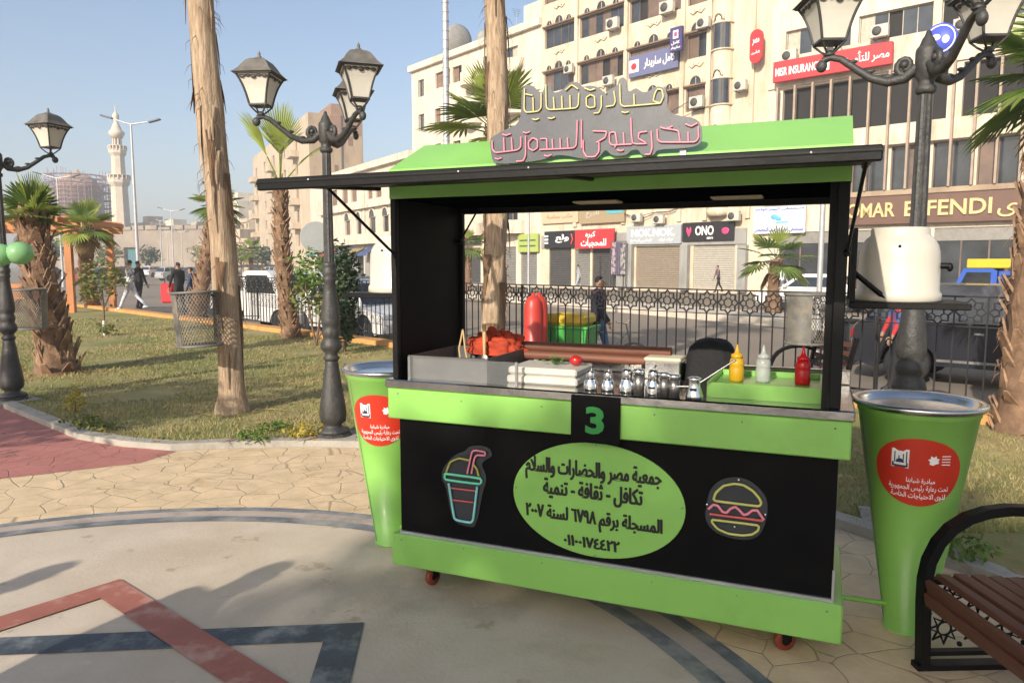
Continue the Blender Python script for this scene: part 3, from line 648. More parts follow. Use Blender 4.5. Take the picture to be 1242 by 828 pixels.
def square_band(ang,r,wd,z,mt,name):
    for k in range(4):
        a0=R(ang+90*k); a1=R(ang+90*(k+1)); ri=r-wd*math.sqrt(2)
        P=lambda a,rr:(RC.x+rr*math.cos(a),RC.y+rr*math.sin(a))
        poly_obj(name,[P(a0,r),P(a1,r),P(a1,ri),P(a0,ri)],z,mt)
square_band(50,1.80,.155,.004,BLUB,'star_band'); square_band(95.5,1.84,.155,.008,REDB,'star_band')
# red path at the left
LEFT=[(x.x,x.y) for x in (G(214,548),G(150,542),G(95,533),G(50,514),G(0,493))]
poly_obj('red_path',[tuple(G(214,548)[:2]),(-3.0,5.85),(-4.2,5.2),(-9,4.6),(-12,9.0),(-9.5,10.4),(-7.3,9.2)]+LEFT[::-1][0:4],.006,STR)
# lawn + kerb
edge=arc(4.60,-28,104,70)      # right to left along the circle
edge=edge+[(LEFT[1][0],LEFT[1][1]),(LEFT[2][0],LEFT[2][1]),(LEFT[3][0],LEFT[3][1]),(LEFT[4][0],LEFT[4][1]),(-7.3,9.35),(-9.5,10.6),(-13,12.6),(-20,15.5),(-40,22)]
def offset(pl,d):
    out=[]
    for i,p in enumerate(pl):
        a=Vector(pl[max(i-1,0)]);b=Vector(pl[min(i+1,len(pl)-1)]); t=(b-a).normalized(); n=Vector((-t.y,t.x)); out.append((p[0]-n.x*d,p[1]-n.y*d))
    return out
lawn=edge+[tuple(FP(-60,-.25)[:2]),tuple(FP(14,-.25)[:2]),(9,-1.5)]
GRS=mat('lawn_ground',(.34,.265,.115),.95,var=.25,scale=1.6,bump=.6,bscale=30,c2=(.17,.18,.05),c2pos=.5,c2w=.25,c2scale=.55)
poly_obj('lawn',lawn,.035,GRS)
KRB=mat('kerb_concrete',(.36,.33,.28),.8,var=.15,scale=6,bump=.25,bscale=40,c2=(.25,.22,.18),c2pos=.6,c2w=.15,c2scale=4)
def kerb(name,pl,d0,d1,z0,z1,mt):
    a=offset(pl,d0); b=offset(pl,d1); m=MB(); n=len(a)
    vs=[(p[0],p[1],z0) for p in a]+[(p[0],p[1],z1) for p in a]+[(p[0],p[1],z1) for p in b]+[(p[0],p[1],z0) for p in b]
    fs=[]
    for i in range(n-1):
        for k in range(3): fs.append((k*n+i,k*n+i+1,(k+1)*n+i+1,(k+1)*n+i))
    fs+=[(0,n,2*n,3*n),(n-1,4*n-1,3*n-1,2*n-1)]; m.add(vs,fs); return m.build(name,mt,kind='structure')
kerb('lawn_kerb',edge,-.01,.12,.001,.06,KRB)
OKB=mat('ochre_kerb',(.56,.28,.085),.8,var=.14,scale=4,bump=.2)
m=MB()
def fbox(t0,t1,n0,n1,z0,z1,mb=m):
    a,b,c,d=FP(t0,n0),FP(t1,n0),FP(t1,n1),FP(t0,n1)
    vs=[(q.x,q.y,z) for z in (z0,z1) for q in (a,b,c,d)]
    mb.add(vs,[(3,2,1,0),(4,5,6,7),(0,1,5,4),(1,2,6,5),(2,3,7,6),(3,0,4,7)])
fbox(-60,14,-.25,.10,-.299,.13); m.build('fence_kerb',OKB,kind='structure')
# raised median between the carriageways
MD=Vector((.49,-.87)).normalized(); MN=Vector((-MD.y,MD.x)); M0=Vector((4.2,29.3))
mp_=[M0+MD*t+MN*s for t,s in ((-75,0),(17,0),(17,2.6),(-75,2.6))]
MEDM=mat('median_kerb',(.55,.49,.40),.8,var=.12,scale=1.5,bump=.2,c2=(.40,.34,.26),c2pos=.58,c2w=.2,c2scale=.8)
poly_obj('median',[tuple(p) for p in mp_],-.06,MEDM,thick=.238)
# far pavement
FARP=mat('far_pavement',(.50,.43,.33),.8,var=.12,scale=.6)
# ------------------------------------------------------------------ grass blades on the lawn
def inpoly(x,y,pl):
    c=False;n=len(pl);j=n-1
    for i in range(n):
        xi,yi=pl[i];xj,yj=pl[j]
        if (yi>y)!=(yj>y) and x<(xj-xi)*(y-yi)/(yj-yi)+xi: c=not c
        j=i
    return c
GB=mat('grass_blades',(.23,.235,.075),.75,var=.35,scale=2.2,c2=(.40,.32,.14),c2pos=.52,c2w=.2,c2scale=.9,translucent=.25)
rnd=random.Random(11); m=MB(); cnt=0
lawn_in=[p for p in lawn]
while cnt<52000:
    d=4.2+rnd.random()**1.6*17; u=rnd.uniform(-.75,.75); x,y=u*d,d
    if not inpoly(x,y,lawn_in): continue
    den=mnoise.noise(Vector((x*.8,y*.8,3)))
    if rnd.random()>.75+den*.9 or den<-.32: continue
    e=9-0
    hgt=rnd.uniform(.012,.038)*(1+.5*den)*(1+d*.03); wd=.0022+.00055*d; a=rnd.uniform(0,6.28); ln_=rnd.uniform(.2,1.1)*hgt; b=rnd.uniform(0,6.28)
    m.add([(x-wd*math.cos(a),y-wd*math.sin(a),.034),(x+wd*math.cos(a),y+wd*math.sin(a),.034),(x+ln_*math.cos(b),y+ln_*math.sin(b),.035+hgt)],[(0,1,2)]); cnt+=1
g=m.build('grass',GB); tag(g,'short dry yellow green grass covering the park lawn','grass',kind='stuff')
rnd=random.Random(5); m=MB()
for i in range(520):
    if i<330: d=rnd.uniform(5.5,16); x,y=rnd.uniform(-.7,.7)*d,d
    else:
        c=rnd.choice(((-3.04,7.79),(-6.5,10.6),(4.9,7.2),(-1.6,6.5),(2.6,3.6))); x,y=c[0]+rnd.gauss(0,.55),c[1]+rnd.gauss(0,.45)
    if not inpoly(x,y,lawn_in): continue
    a=rnd.uniform(0,6.28); L_b=rnd.uniform(.02,.07) if rnd.random()<.9 else rnd.uniform(.15,.3); wb=L_b*rnd.uniform(.15,.4) if L_b<.1 else .012; z=.045+rnd.uniform(0,.03); ca,sa=math.cos(a),math.sin(a)
    m.add([(x-ca*L_b,y-sa*L_b,z),(x+sa*wb,y-ca*wb,z+.012),(x+ca*L_b,y+sa*L_b,z+.004),(x-sa*wb,y+ca*wb,z+.008)],[(0,1,2,3)])
tag(m.build('leaf_litter',mat('dead_leaf',(.30,.19,.09),.8,var=.45,scale=9)),'dry brown leaf litter strewn over the lawn and around the palm feet','leaf litter',kind='stuff')
# ------------------------------------------------------------------ iron fence
IRON=mat('black_iron',(.012,.012,.013),.5,var=.3,scale=12)
fence=thing('iron_fence','black iron park fence with a row of eight pointed stars along its top','fence',FP(0),math.atan2(FD.y,FD.x))
T0,T1=-10.6,11.0; SP=.297
def flat_bar(mb,x0,x1,y0,y1,z0,z1): mb.box(x0,x1,y0,y1,z0,z1)
for nm,z0,z1 in (('top_rail',1.262,1.28),('middle_rail',.962,.972),('bottom_rail',.20,.222)):
    m=MB(); m.box(T0,T1,-.012,.012,z0,z1); m.build(nm,IRON,fence)
star_m=MB()
so=[];si=[];co=[];ci=[]
for k in range(16):
    a=R(22.5*k); r=.147 if k%2==0 else .113; so.append((r*math.cos(a),r*math.sin(a))); r-=.020; si.append((r*math.cos(a),r*math.sin(a)))
    r=.066 if k%2==1 else .058; co.append((r*math.cos(a),r*math.sin(a))); r-=.013; ci.append((r*math.cos(a),r*math.sin(a)))
star_m.ring(so,si,MXZ(.008),.016); star_m.ring(co,ci,MXZ(.008),.016)
for k in range(8):
    a=R(45*k+22.5); star_m.tube([(.06*math.cos(a),0,.06*math.sin(a)),(.096*math.cos(a),0,.096*math.sin(a))],.005,4,smooth=False)
bar_m=MB(); bar_m.box(-.007,.007,-.007,.007,.223,1.2615); bar_s=MB(); bar_s.box(-.007,.007,-.007,.007,.223,.961)
n=int((T1-T0)/SP); s0=b0=b1=None; k_=0
stars=[]
rest=MB(); 
for i in range(n):
    x=T0+.15+i*SP
    if s0 is None: s0=star_m.build('star_ornament',IRON,fence); s0.location=(x,0,1.115)
    else:
        c=s0.copy(); col.objects.link(c); c.location=(x,0,1.115)
    if i<n-48:      # far bars: one part
        rest.box(x-.007,x+.007,-.007,.007,.223,.961); rest.box(x+SP/2-.007,x+SP/2+.007,-.007,.007,.223,1.2615); continue
    for mbx,xx in ((bar_s,x),(bar_m,x+SP/2)):
        key='s' if mbx is bar_s else 'm'
        if key=='s':
            if b0 is None: b0=mbx.build('bar',IRON,fence); b0.location=(xx,0,0)
            else: c=b0.copy(); col.objects.link(c); c.location=(xx,0,0)
        else:
            if b1 is None: b1=mbx.build('bar',IRON,fence); b1.location=(xx,0,0)
            else: c=b1.copy(); col.objects.link(c); c.location=(xx,0,0)
if rest.v: tag(rest.build('far_bars',IRON,fence),kind='stuff')
for x in (T0,-5.2,0.2,5.6,T1):
    m=MB(); m.box(x-.016,x+.016,.013,.045,.13,1.27,bev=.003); m.build('fence_post',IRON,fence)
# return panel at the fence's far end
fb=thing('iron_fence','short dark iron railing turning off at the far left end of the long fence','fence',FP(-10.7),math.atan2(FD.y,FD.x)+R(75))
m=MB(); m.box(0,2.2,-.012,.012,1.26,1.28); m.box(0,2.2,-.012,.012,.2,.22); 
m.build('rail',IRON,fb); m=MB()
for i in range(15): m.box(.05+.15*i-.007,.05+.15*i+.007,-.007,.007,.13,1.26)
tag(m.build('railing_bars',IRON,fb))
# ------------------------------------------------------------------ street lamps (ornate)
LIRON=mat('lamp_iron',(.042,.040,.037),.5,var=.35,scale=14,bump=.35,bscale=35,c2=(.075,.065,.05),c2pos=.66,c2w=.15,c2scale=9)
FROST=mat('frosted_glass',(.74,.70,.60),.35,var=.06,scale=5,bump=0,spec=.4,translucent=.25)
ROOFM=mat('lamp_roof_metal',(.13,.118,.10),.6,var=.3,scale=12,bump=.2,bscale=30)
def ornate_lamp(label,x,y,rz,grp='ornate triple lantern posts'):
    t=thing('street_lamp',label,'street lamp',(x,y,0),rz,grp)
    m=MB(); m.lathe([(.165,.03),(.165,.07),(.15,.085)],8,smooth=False)
    m.lathe([(.15,.085),(.145,.12),(.085,.135),(.08,.16),(.115,.19),(.125,.25),(.112,.36),(.09,.5),(.072,.64),(.060,.72),(.058,.74)],20,flute=.04)
    m.lathe([(.058,.74),(.075,.76),(.06,.785),(.052,.80),(.085,.84),(.095,.865),(.088,.90),(.068,.94),(.072,.955),(.08,.98),(.078,1.02),(.066,1.035),(.08,1.06),(.084,1.10),(.076,1.2),(.056,1.36),(.05,1.44),(.06,1.455),(.06,1.475),(.054,1.49),(.064,1.51),(.064,1.54),(.052,1.56),(.06,1.585),(.06,1.60),(.05,1.615)],24)
    m.build('base_column',LIRON,t)
    m=MB(); m.lathe([(.047,1.616),(.038,2.56)],20,flute=.10,smooth=False); m.lathe([(.040,2.561),(.055,2.575),(.055,2.60),(.040,2.61),(.046,2.64),(.062,2.66),(.062,2.80),(.058,2.815),(.045,2.83),(.03,2.87),(.018,2.885),(.012,2.91),(0,2.92)],18); m.build('shaft',LIRON,t)
    for a in (195,-45,75):
        Mr=Matrix.Rotation(R(a),4,'Z')
        m=MB(); pts=[(.05,0,2.72),(.11,0,2.665),(.20,0,2.655),(.29,0,2.69),(.38,0,2.76),(.46,0,2.825),(.52,0,2.845),(.565,0,2.83)]
        m.tube(pts,[.032,.030,.026,.024,.022,.021,.020,.022],10,M=Mr)
        sp=[(.11+.052*(1-k/16)*math.cos(R(-90+k*34)),0,2.735+.055*(1-k/18)*math.sin(R(-90+k*34))) for k in range(14)]
        m.tube(sp,[.021-.0008*k for k in range(14)],8,M=Mr)
        m.blob((.57,0,2.80),.034,.028,.038,M=Mr); m.blob((.115,0,2.74),.024,.03,.024,M=Mr)
        for xx,zz in ((.2,2.685),(.3,2.73),(.4,2.80)): m.blob((xx,0,zz),.035,.018,.014,n=8,m=5,M=Mr)
        m.build('arm',LIRON,t)
        ML=Mr@Matrix.Translation((.53,0,2.85))@Matrix.Scale(.80,4)@Matrix.Rotation(R(18-a if a!=195 else -20),4,'Z')
        # lantern: square flared
        z0,z1=.115,.40
        def hw(z): k=(z-z0)/(z1-z0); return .090+.055*k**1.0+.035*k**3
        lant=MB()
        lant.lathe([(.03,0),(.045,.012),(.03,.03),(.02,.045)],12,M=ML)
        for i in range(4):
            sx,sy=((1,1),(1,-1),(-1,-1),(-1,1))[i]
            lant.tube([(.02*sx,.02*sy,.02),(.05*sx,.05*sy,.05),(.088*sx,.088*sy,.10)],.009,6,M=ML)
            lant.tube([(sx*hw(z),sy*hw(z),z) for z in [z0+(z1-z0)*k/6 for k in range(7)]],.011,6,M=ML)
        lant.box(-.095,.095,-.095,.095,.098,.115,M=ML)
        b=.205
        lant.box(-b,b,-b,b,.40,.412,M=ML)
        for i in range(4):
            M4=ML@Matrix.Rotation(R(90*i),4,'Z')
            for k in range(5):
                x=-.12+.06*k; lant.blob((x,-.185+.02,.385-.008*(k%2==0)),.034,.008,.022 if k!=2 else .03,n=8,m=5,M=M4)
        head=lant.build('lantern',LIRON,t)
        r_=MB(); P=[(.222,.4125),(.205,.425),(.165,.465),(.135,.515),(.105,.555),(.075,.575),(.045,.585),(.03,.595)]
        vs=[];fs=[]
        for (h,z) in P:
            for sx,sy in ((-1,-1),(1,-1),(1,1),(-1,1)): vs.append((h*sx,h*sy,z))
        for i in range(len(P)-1):
            for j in range(4): fs.append((i*4+j,i*4+(j+1)%4,(i+1)*4+(j+1)%4,(i+1)*4+j))
        fs.append((0,3,2,1)); r_.add(vs,fs,0,False,ML); r_.lathe([(.03,.57),(.022,.59),(.026,.605),(.012,.62),(.018,.635),(.006,.66),(0,.675)],12,M=ML); r_.build('lantern_roof',ROOFM,head)
        g_=MB(); vs=[];fs=[]; Z=[z0+.001+(z1-z0-.002)*k/6 for k in range(7)]
        for z in Z:
            h=hw(z)-.004
            for sx,sy in ((-1,-1),(1,-1),(1,1),(-1,1)): vs.append((h*sx,h*sy,z))
        for i in range(6):
            for j in range(4): fs.append((i*4+j,i*4+(j+1)%4,(i+1)*4+(j+1)%4,(i+1)*4+j))
        g_.add(vs,fs,0,False,ML); g_.build('lantern_glass',FROST,head)
    m=MB(); m.box(-.22,.22,-.22,.22,.0,.055); p=m.build('plinth',KRB,t)
    return t
lampA=ornate_lamp('black ornate post with three lanterns, standing at the kerb just left of the cart',-1.62,6.61,0)
lampB=ornate_lamp('big black triple lantern post rising behind the right cone bin, its lantern roofs cut off',2.36,4.36,R(70))
lampC=ornate_lamp('triple lantern post at the far left with pale green balloons tied to it',-5.74,8.42,R(-35))
# balloons
BALM=mat('balloon_green',(.32,.62,.28),.3,var=.04,spec=.6,translucent=.35)
for px,py,Y,r,lb in ((24,307,8.25,.125,'pale green balloon, the right one of the pair on the far left lamp post'),(1,309,8.2,.12,'pale green balloon cut by the left edge of the photo')):
    p=at(px,py,Y); t=thing('balloon',lb,'balloon',p,0,'green balloons'); m=MB(); m.blob((0,0,0),r*1.12,r*1.12,r,n=20,m=14); m.build('skin',BALM,t); m=MB(); m.tube([(-r*1.1,0,0),(-r*1.3,.02,-.02)],[.02,.006],6); m.build('knot',BALM,t)
# ------------------------------------------------------------------ litter baskets of perforated metal
MESHM=mat('basket_metal',(.17,.16,.14),.55,.2,var=.3,scale=10,c2=(.24,.19,.13),c2pos=.62,c2w=.2,c2scale=5)
def basket(label,p,rz,r=.235,h=.55,tilt=(0,0,0)):
    t=thing('litter_basket',label,'litter basket',p,rz,'perforated litter baskets'); t.rotation_euler=(tilt[0],tilt[1],rz)
    n=44; rows=34
    m=MB(); rr=lambda z:r*(.90+.10*z/h)
    # solid halves: plain sheet panel
    a0,a1=R(185),R(262)
    k=16; vs=[];fs=[]
    for i in range(k+1):
        a=a0+(a1-a0)*i/k
        for z in (0.02,h-.02): vs.append((rr(z)*math.cos(a),rr(z)*math.sin(a),z))
    fs=[(2*i,2*i+2,2*i+3,2*i+1) for i in range(k)]; m.add(vs,fs,0,True); m.build('plain_panel',MESHM,t)
    m=MB()
    # diamond lattice made of thin strips
    for sgn in (1,-1):
        for j in range(n):
            a=2*math.pi*j/n; pts=[]
            for q in range(9):
                z=.02+(h-.04)*q/8; aa=a+sgn*(q/8)*2*math.pi*.22; pts.append((aa,z))
            for (A,z1),(B,z2) in zip(pts,pts[1:]):
                mid=(A+B)/2%(2*math.pi)
                if R(187)<mid<R(260): continue
                da=.0034/r
                m.add([(rr(z1)*math.cos(A-da),rr(z1)*math.sin(A-da),z1),(rr(z1)*math.cos(A+da),rr(z1)*math.sin(A+da),z1),(rr(z2)*math.cos(B+da),rr(z2)*math.sin(B+da),z2),(rr(z2)*math.cos(B-da),rr(z2)*math.sin(B-da),z2)],[(0,1,2,3)])
    m.build('mesh_wall',MESHM,t)
    for z in (.012,h-.008): m=MB(); m.lathe([(rr(z)-.002,z-.012),(rr(z)+.010,z-.012),(rr(z)+.010,z+.012),(rr(z)-.002,z+.012),(rr(z)-.002,z-.012)],40); m.build('rim',MESHM,t)
    m=MB(); m.lathe([(0,.004),(rr(0)-.004,.004)],40); m.build('bottom_plate',MESHM,t)
    for z0_,z1_ in ((h-.06,h-.03),(.08,.11)): m=MB(); m.box(-.02,.02,r*.95,r+.12,z0_,z1_); m.build('mount',BLACKM,t)
    return t
p=at(243,420,7.40); basket('grey litter basket of perforated metal strapped to the bare sunlit palm trunk',p,R(-20),tilt=(0,R(-3),0))
p=at(36,399,10.1); basket('litter basket hung on the rough palm trunk behind the far left lamp',p,R(160))
p=at(977,417,8.05); basket('litter basket hung on the street fence, seen through the cart window beside the right post',p,R(0))
# ------------------------------------------------------------------ bench
BWOOD=mat('bench_wood',(.115,.042,.024),.5,var=.3,scale=3,stretch=(14,1,14),bump=.25,bscale=10,c2=(.075,.03,.018),c2pos=.58,c2w=.2,c2scale=3)
def bench_end(mb,y):
    My=lambda:Matrix(((1,0,0,0),(0,0,1,y-.02),(0,1,0,0),(0,0,0,1)))
    def path(pts,wd=.022,th=.04):
        # flat strip following pts (x,z)
        n=len(pts); o=[];i_=[]
        for k in range(n):
            a=Vector(pts[max(k-1,0)]);b=Vector(pts[min(k+1,n-1)]); t=(b-a).normalized(); nn=Vector((-t.y,t.x))*wd
            o.append((pts[k][0]+nn.x,pts[k][1]+nn.y)); i_.append((pts[k][0]-nn.x,pts[k][1]-nn.y))
        vs=[(p[0],y-th/2,p[1]) for p in o]+[(p[0],y-th/2,p[1]) for p in i_]+[(p[0],y+th/2,p[1]) for p in o]+[(p[0],y+th/2,p[1]) for p in i_]
        fs=[]
        for k in range(n-1): fs+=[(k,k+1,n+k+1,n+k),(2*n+k+1,2*n+k,3*n+k,3*n+k+1),(k+1,k,2*n+k,2*n+k+1),(n+k,n+k+1,3*n+k+1,3*n+k)]
        fs+=[(0,n,3*n,2*n),(n-1,3*n-1,4*n-1,2*n-1)]
        mb.add(vs,fs)
    path([(.035,.0),(.03,.12),(.022,.30),(.022,.40),(.035,.48),(.07,.56),(.12,.62),(.19,.665),(.27,.69),(.36,.70),(.46,.695),(.56,.66)],.020,.05)
    path([(.56,0),(.53,.2),(.53,.42),(.58,.7),(.63,.9)],.020,.05)
    path([(.0,.014),(.60,.014)],.014,.055); path([(.05,.075),(.52,.075)],.010,.03); path([(.03,.395),(.53,.38)],.012,.03)
    # star lattice
    for cx,cz in ((.12,.18),(.12,.32),(.26,.18),(.26,.32),(.40,.18),(.40,.32)):
        pts=[]
        for k in range(16):
            a=R(22.5*k); r=.068 if k%2==0 else .034; pts.append((cx+r*math.cos(a),y,cz+r*math.sin(a)))
        mb.tube(pts,.0062,5,closed=True); mb.tube([(cx+.03*math.cos(R(30*k)),y,cz+.03*math.sin(R(30*k))) for k in range(12)],.005,5,closed=True)
    for k in range(4):
        for zz in (.11,.25,.375): mb.blob((.05+.14*k,y,zz),.012,.012,.012,n=6,m=4)
def bench(label,x,y,rz,length=1.5):
    t=thing('park_bench',label,'bench',(x,y,0),rz,'iron and wood park benches')
    for yy in (0,-length):
        m=MB(); bench_end(m,yy); m.build('iron_end',BLACKM,t)
    sl=[(.016,.33,80),(.020,.385,75),(.075,.425,8),(.15,.425,3),(.225,.42,0),(.30,.413,-3),(.375,.407,-4),(.45,.403,-4)]
    sl+=[(.545,.50,-72),(.575,.60,-72),(.605,.70,-72),(.635,.80,-72)]
    for sx,sz,an in sl:
        m=MB(); Ms=Matrix.Translation((sx,0,sz))@Matrix.Rotation(R(an),4,'Y'); hw_=.030
        m.box(-hw_,hw_,-length+.03,-.03,-.013,.013,M=Ms,bev=.005); m.build('slat',BWOOD,t)
    t.scale=(.93,.95,.925); return t
bench('brown slatted bench with curved black iron end, cut by the right edge of the photo',1.60,2.80,R(2))
bench('iron ended bench glimpsed in front of the fence past the right post of the cart',3.0,8.62,R(0),1.0)
# ------------------------------------------------------------------ palms
def barkmat(name,c,c2,st=(1,1,1),bump=.8):
    return mat(name,c,.85,var=.3,scale=7,bump=bump,bscale=16,c2=c2,c2pos=.52,c2w=.25,c2scale=5,stretch=st)
BARKS=barkmat('bare_palm_bark',(.45,.335,.225),(.27,.18,.11),(6,6,.7))
BARKR=barkmat('rough_palm_bark',(.22,.13,.075),(.12,.07,.04))
FIBRE=barkmat('palm_fibre',(.18,.10,.05),(.10,.06,.03),(4,4,.8))
BOOTC=mat('palm_boot',(.29,.18,.105),.8,var=.4,scale=8,bump=.5,bscale=20,c2=(.15,.08,.045),c2pos=.55,c2w=.25,c2scale=5)
LEAFG=mat('palm_leaf',(.10,.165,.032),.45,var=.35,scale=3,c2=(.19,.24,.055),c2pos=.58,c2w=.25,c2scale=2,translucent=.3)
LEAFY=mat('young_palm_leaf',(.30,.36,.07),.5,var=.25,scale=3,translucent=.35)
LEAFD=mat('dry_palm_leaf',(.30,.20,.09),.8,var=.3,scale=5,translucent=.2)
def fan(mb,base,d,size,pet,nseg,spread,droop,mi,rnd,up=Vector((0,0,1)),fold=0.25):
    """fan leaf: petiole from base along d, blade of pointed segments"""
    d=d.normalized(); side=d.cross(up); side=side.normalized() if side.length>.1 else Vector((1,0,0)); nrm=side.cross(d).normalized()
    q=[]; p=base.copy(); dd=d.copy()
    for k in range(6): q.append(p.copy()); dd=(dd-Vector((0,0,droop*.10))).normalized(); p=p+dd*pet/5
    mb.tube(q,[.016*size+.004,.014*size+.004,.012*size+.003,.011*size+.003,.010*size+.003,.008*size+.003],4,mi=mi,smooth=False)
    hub=q[-1]; d=dd; side=d.cross(up); side=side.normalized() if side.length>.1 else side; nrm=side.cross(d).normalized()
    hw=R(spread)/nseg*.52
    for i in range(nseg):
        a=R(spread)*((i+.5)/nseg-.5)*1.0
        L=size*(1-.25*abs(a/R(spread)*2)**2)*rnd.uniform(.9,1.08)
        pts=[]
        for (f,wf) in ((.0,0.02),(.35,1.0),(.62,.85),(.85,.45),(1,.03)):
            al=d*math.cos(a)+side*math.sin(a)
            pt=hub+al*L*f+nrm*(fold*L*f*abs(math.sin(a))*.35)-Vector((0,0,1))*droop*L*.45*f**2.5
            ac=(-d*math.sin(a)+side*math.cos(a))
            w_=L*math.tan(hw)*wf*(f if f>.3 else .02)
            w_=min(w_,L*.055)
            pts.append((pt-ac*w_+nrm*.25*w_,pt+nrm*(-.35*w_),pt+ac*w_+nrm*.25*w_))
        vs=[v for t in pts for v in t]; fs=[]
        for k in range(4): fs+=[(3*k,3*k+1,3*k+4,3*k+3),(3*k+1,3*k+2,3*k+5,3*k+4)]
        mb.add(vs,fs,mi)
def palm(label,base,top,r0,r1,bark,nleaf=18,size=.8,pet=.7,seed=0,boots=0,skirt=6,elev=(-25,80),young=.2,group='fan palms of the park',flare=1.25,leaf_el=None,nseg=22,name='palm_tree',spread=200,az=None,kscale=1):
    rnd=random.Random(seed); base=Vector(base); top=Vector(top)
    t=thing(name,label,'palm',base,0,group); ax=top-base; H=ax.length
    m=MB(); n=20; K=30; vs=[];fs=[]
    sd=seed*7.3
    cen=lambda f:Vector((ax.x*(f**1.15)+.035*H*.3*math.sin(f*5+seed),ax.y*f,ax.z*f))
    for k in range(K+1):
        f=k/K; r=r0+(r1-r0)*f; r*=1+(flare-1)*math.exp(-f*H/.16)
        for j in range(n):
            a=2*math.pi*j/n; dv=Vector((math.cos(a),math.sin(a),0))
            nn=mnoise.noise(Vector((dv.x*1.3+sd,dv.y*1.3,f*H*.8)))*.20+mnoise.noise(Vector((dv.x*3.2,dv.y*3.2+sd,f*H*1.5)))*.11
            if boots: nn+=.10*math.sin((a*3+f*H*22))*.5
            vs.append(cen(f)+dv*r*(1+nn))
    for k in range(K):
        for j in range(n): fs.append((k*n+j,k*n+(j+1)%n,(k+1)*n+(j+1)%n,(k+1)*n+j))
    fs.append(tuple(range(K*n,K*n+n))); m.add(vs,fs,0,True)
    nb=int(boots*1.7) if boots else 60
    for i in range(nb):
        f=(i+.5)/nb if boots else rnd.uniform(.1,.98)
        a=i*2.4+rnd.uniform(-.3,.3); r=(r0+(r1-r0)*f)*(1+(flare-1)*math.exp(-f*H/.16)); c=cen(f); dv=Vector((math.cos(a),math.sin(a),0)); tv=Vector((-dv.y,dv.x,0))
        if boots:
            L=rnd.uniform(.07,.19)*(r0/.18)*kscale; wd=rnd.uniform(.025,.07)*(r0/.18)*kscale; o=rnd.uniform(.005,.07)*(r0/.18)*kscale
            p0=c+dv*(r*.82); p1=p0+dv*o*1.5+Vector((0,0,L))
            vs=[p0-tv*wd-Vector((0,0,.03)),p0+tv*wd-Vector((0,0,.03)),p1+tv*wd*rnd.uniform(.05,.6),p1-tv*wd*rnd.uniform(0,.45)]; vs+=[v+dv*.03 for v in vs[:2]]+[v+dv*.014+Vector((0,0,-.012)) for v in vs[2:]]
            m.add(vs,[(3,2,1,0),(4,5,6,7),(0,1,5,4),(1,2,6,5),(2,3,7,6),(3,0,4,7)],1)
        else:
            L=rnd.uniform(.2,.85); wd=rnd.uniform(.015,.06)*(1.5 if i%6==0 else 1); p0=c+dv*r*1.05; p1=p0+Vector((0,0,-L))+dv*rnd.uniform(-.005,.05)
            m.add([p0-tv*wd,p0+tv*wd,p1+tv*.008,p1-tv*.006,(p0+p1)/2+dv*.012],[(0,1,4),(1,2,4),(2,3,4),(3,0,4)],rnd.choice((0,1)))
    # loose fibres
    for i in range(130 if H>1 else 0):
        f=rnd.uniform(.15,1); a=rnd.uniform(0,6.28); r=(r0+(r1-r0)*f); c=cen(f); dv=Vector((math.cos(a),math.sin(a),0)); p0=c+dv*r
        m.tube([p0,p0+dv*.05+Vector((0,0,-.04)),p0+dv*rnd.uniform(.05,.10)+Vector((0,0,-.12))],[.004,.003,.001],3,mi=1,cap=False)
    m.build('trunk',[bark,BOOTC if boots else FIBRE],t)
    m=MB(); c=cen(1)
    for i in range(nleaf):
        a=(i*2.39996+rnd.uniform(-.25,.25)) if az is None else R(az[i%len(az)])+rnd.uniform(-.2,.2)
        f=i/max(1,nleaf-1); el=R(elev[0]+(elev[1]-elev[0])*f+rnd.uniform(-8,8))
        d=Vector((math.cos(a)*math.cos(el),math.sin(a)*math.cos(el),math.sin(el)))
        s=size*rnd.uniform(.85,1.1); mi=1 if rnd.random()<young or f>.9 else 0
        fan(m,c+Vector((0,0,-.1+.15*f)),d,s,pet*rnd.uniform(.8,1.15),nseg,spread*(1 if f<.85 else .55),.55-.45*f,mi,rnd)
    for i in range(skirt):
        a=rnd.uniform(0,6.28); d=Vector((math.cos(a)*.75,math.sin(a)*.75,-.65)); fan(m,c+Vector((0,0,-.15)),d,size*.7,pet*.55,14,150,1.0,2,rnd)
    for i in range(10):   # cut leaf bases under the crown
        a=rnd.uniform(0,6.28); dv=Vector((math.cos(a),math.sin(a),0)); p0=c+dv*r1*.7+Vector((0,0,-.25+rnd.uniform(0,.25))); m.tube([p0,p0+dv*.12+Vector((0,0,.18))],[.025,.012],5,mi=2)
    m.build('crown',[LEAFG,LEAFY,LEAFD],t)
    return t
b=G(275,503); tp=at(243,-160,7.55)
palm('tall bare palm trunk in sunlight on the lawn, its crown above the photo',(b.x,b.y,.02),(tp.x,tp.y,tp.z+.9),.128,.112,BARKS,seed=1,size=.9,flare=1.55,skirt=2)
b=G(70,455); tp=at(36,262,10.8); palm('thick rough palm with a bushy crown behind the far left lamp',(b.x,b.y,.02),tp,.25,.17,BARKR,nleaf=14,size=.46,pet=.14,seed=2,boots=90,elev=(15,88),skirt=5)
b=G(114,374); tp=at(103,276,23.5); palm('small palm beside the wooden pergola, in the distance',(b.x,b.y,.0),tp,.26,.2,BARKR,nleaf=20,size=.60,pet=.40,seed=3,boots=50,elev=(-25,75),skirt=5)
b=at(240,372,21.5); tp=at(262,248,21.5); palm('palm half hidden behind the tall bare trunk on the left lawn',(b.x,b.y,.0),tp,.24,.20,BARKR,nleaf=16,size=.55,pet=.30,seed=4,boots=70,elev=(-20,80),skirt=3)
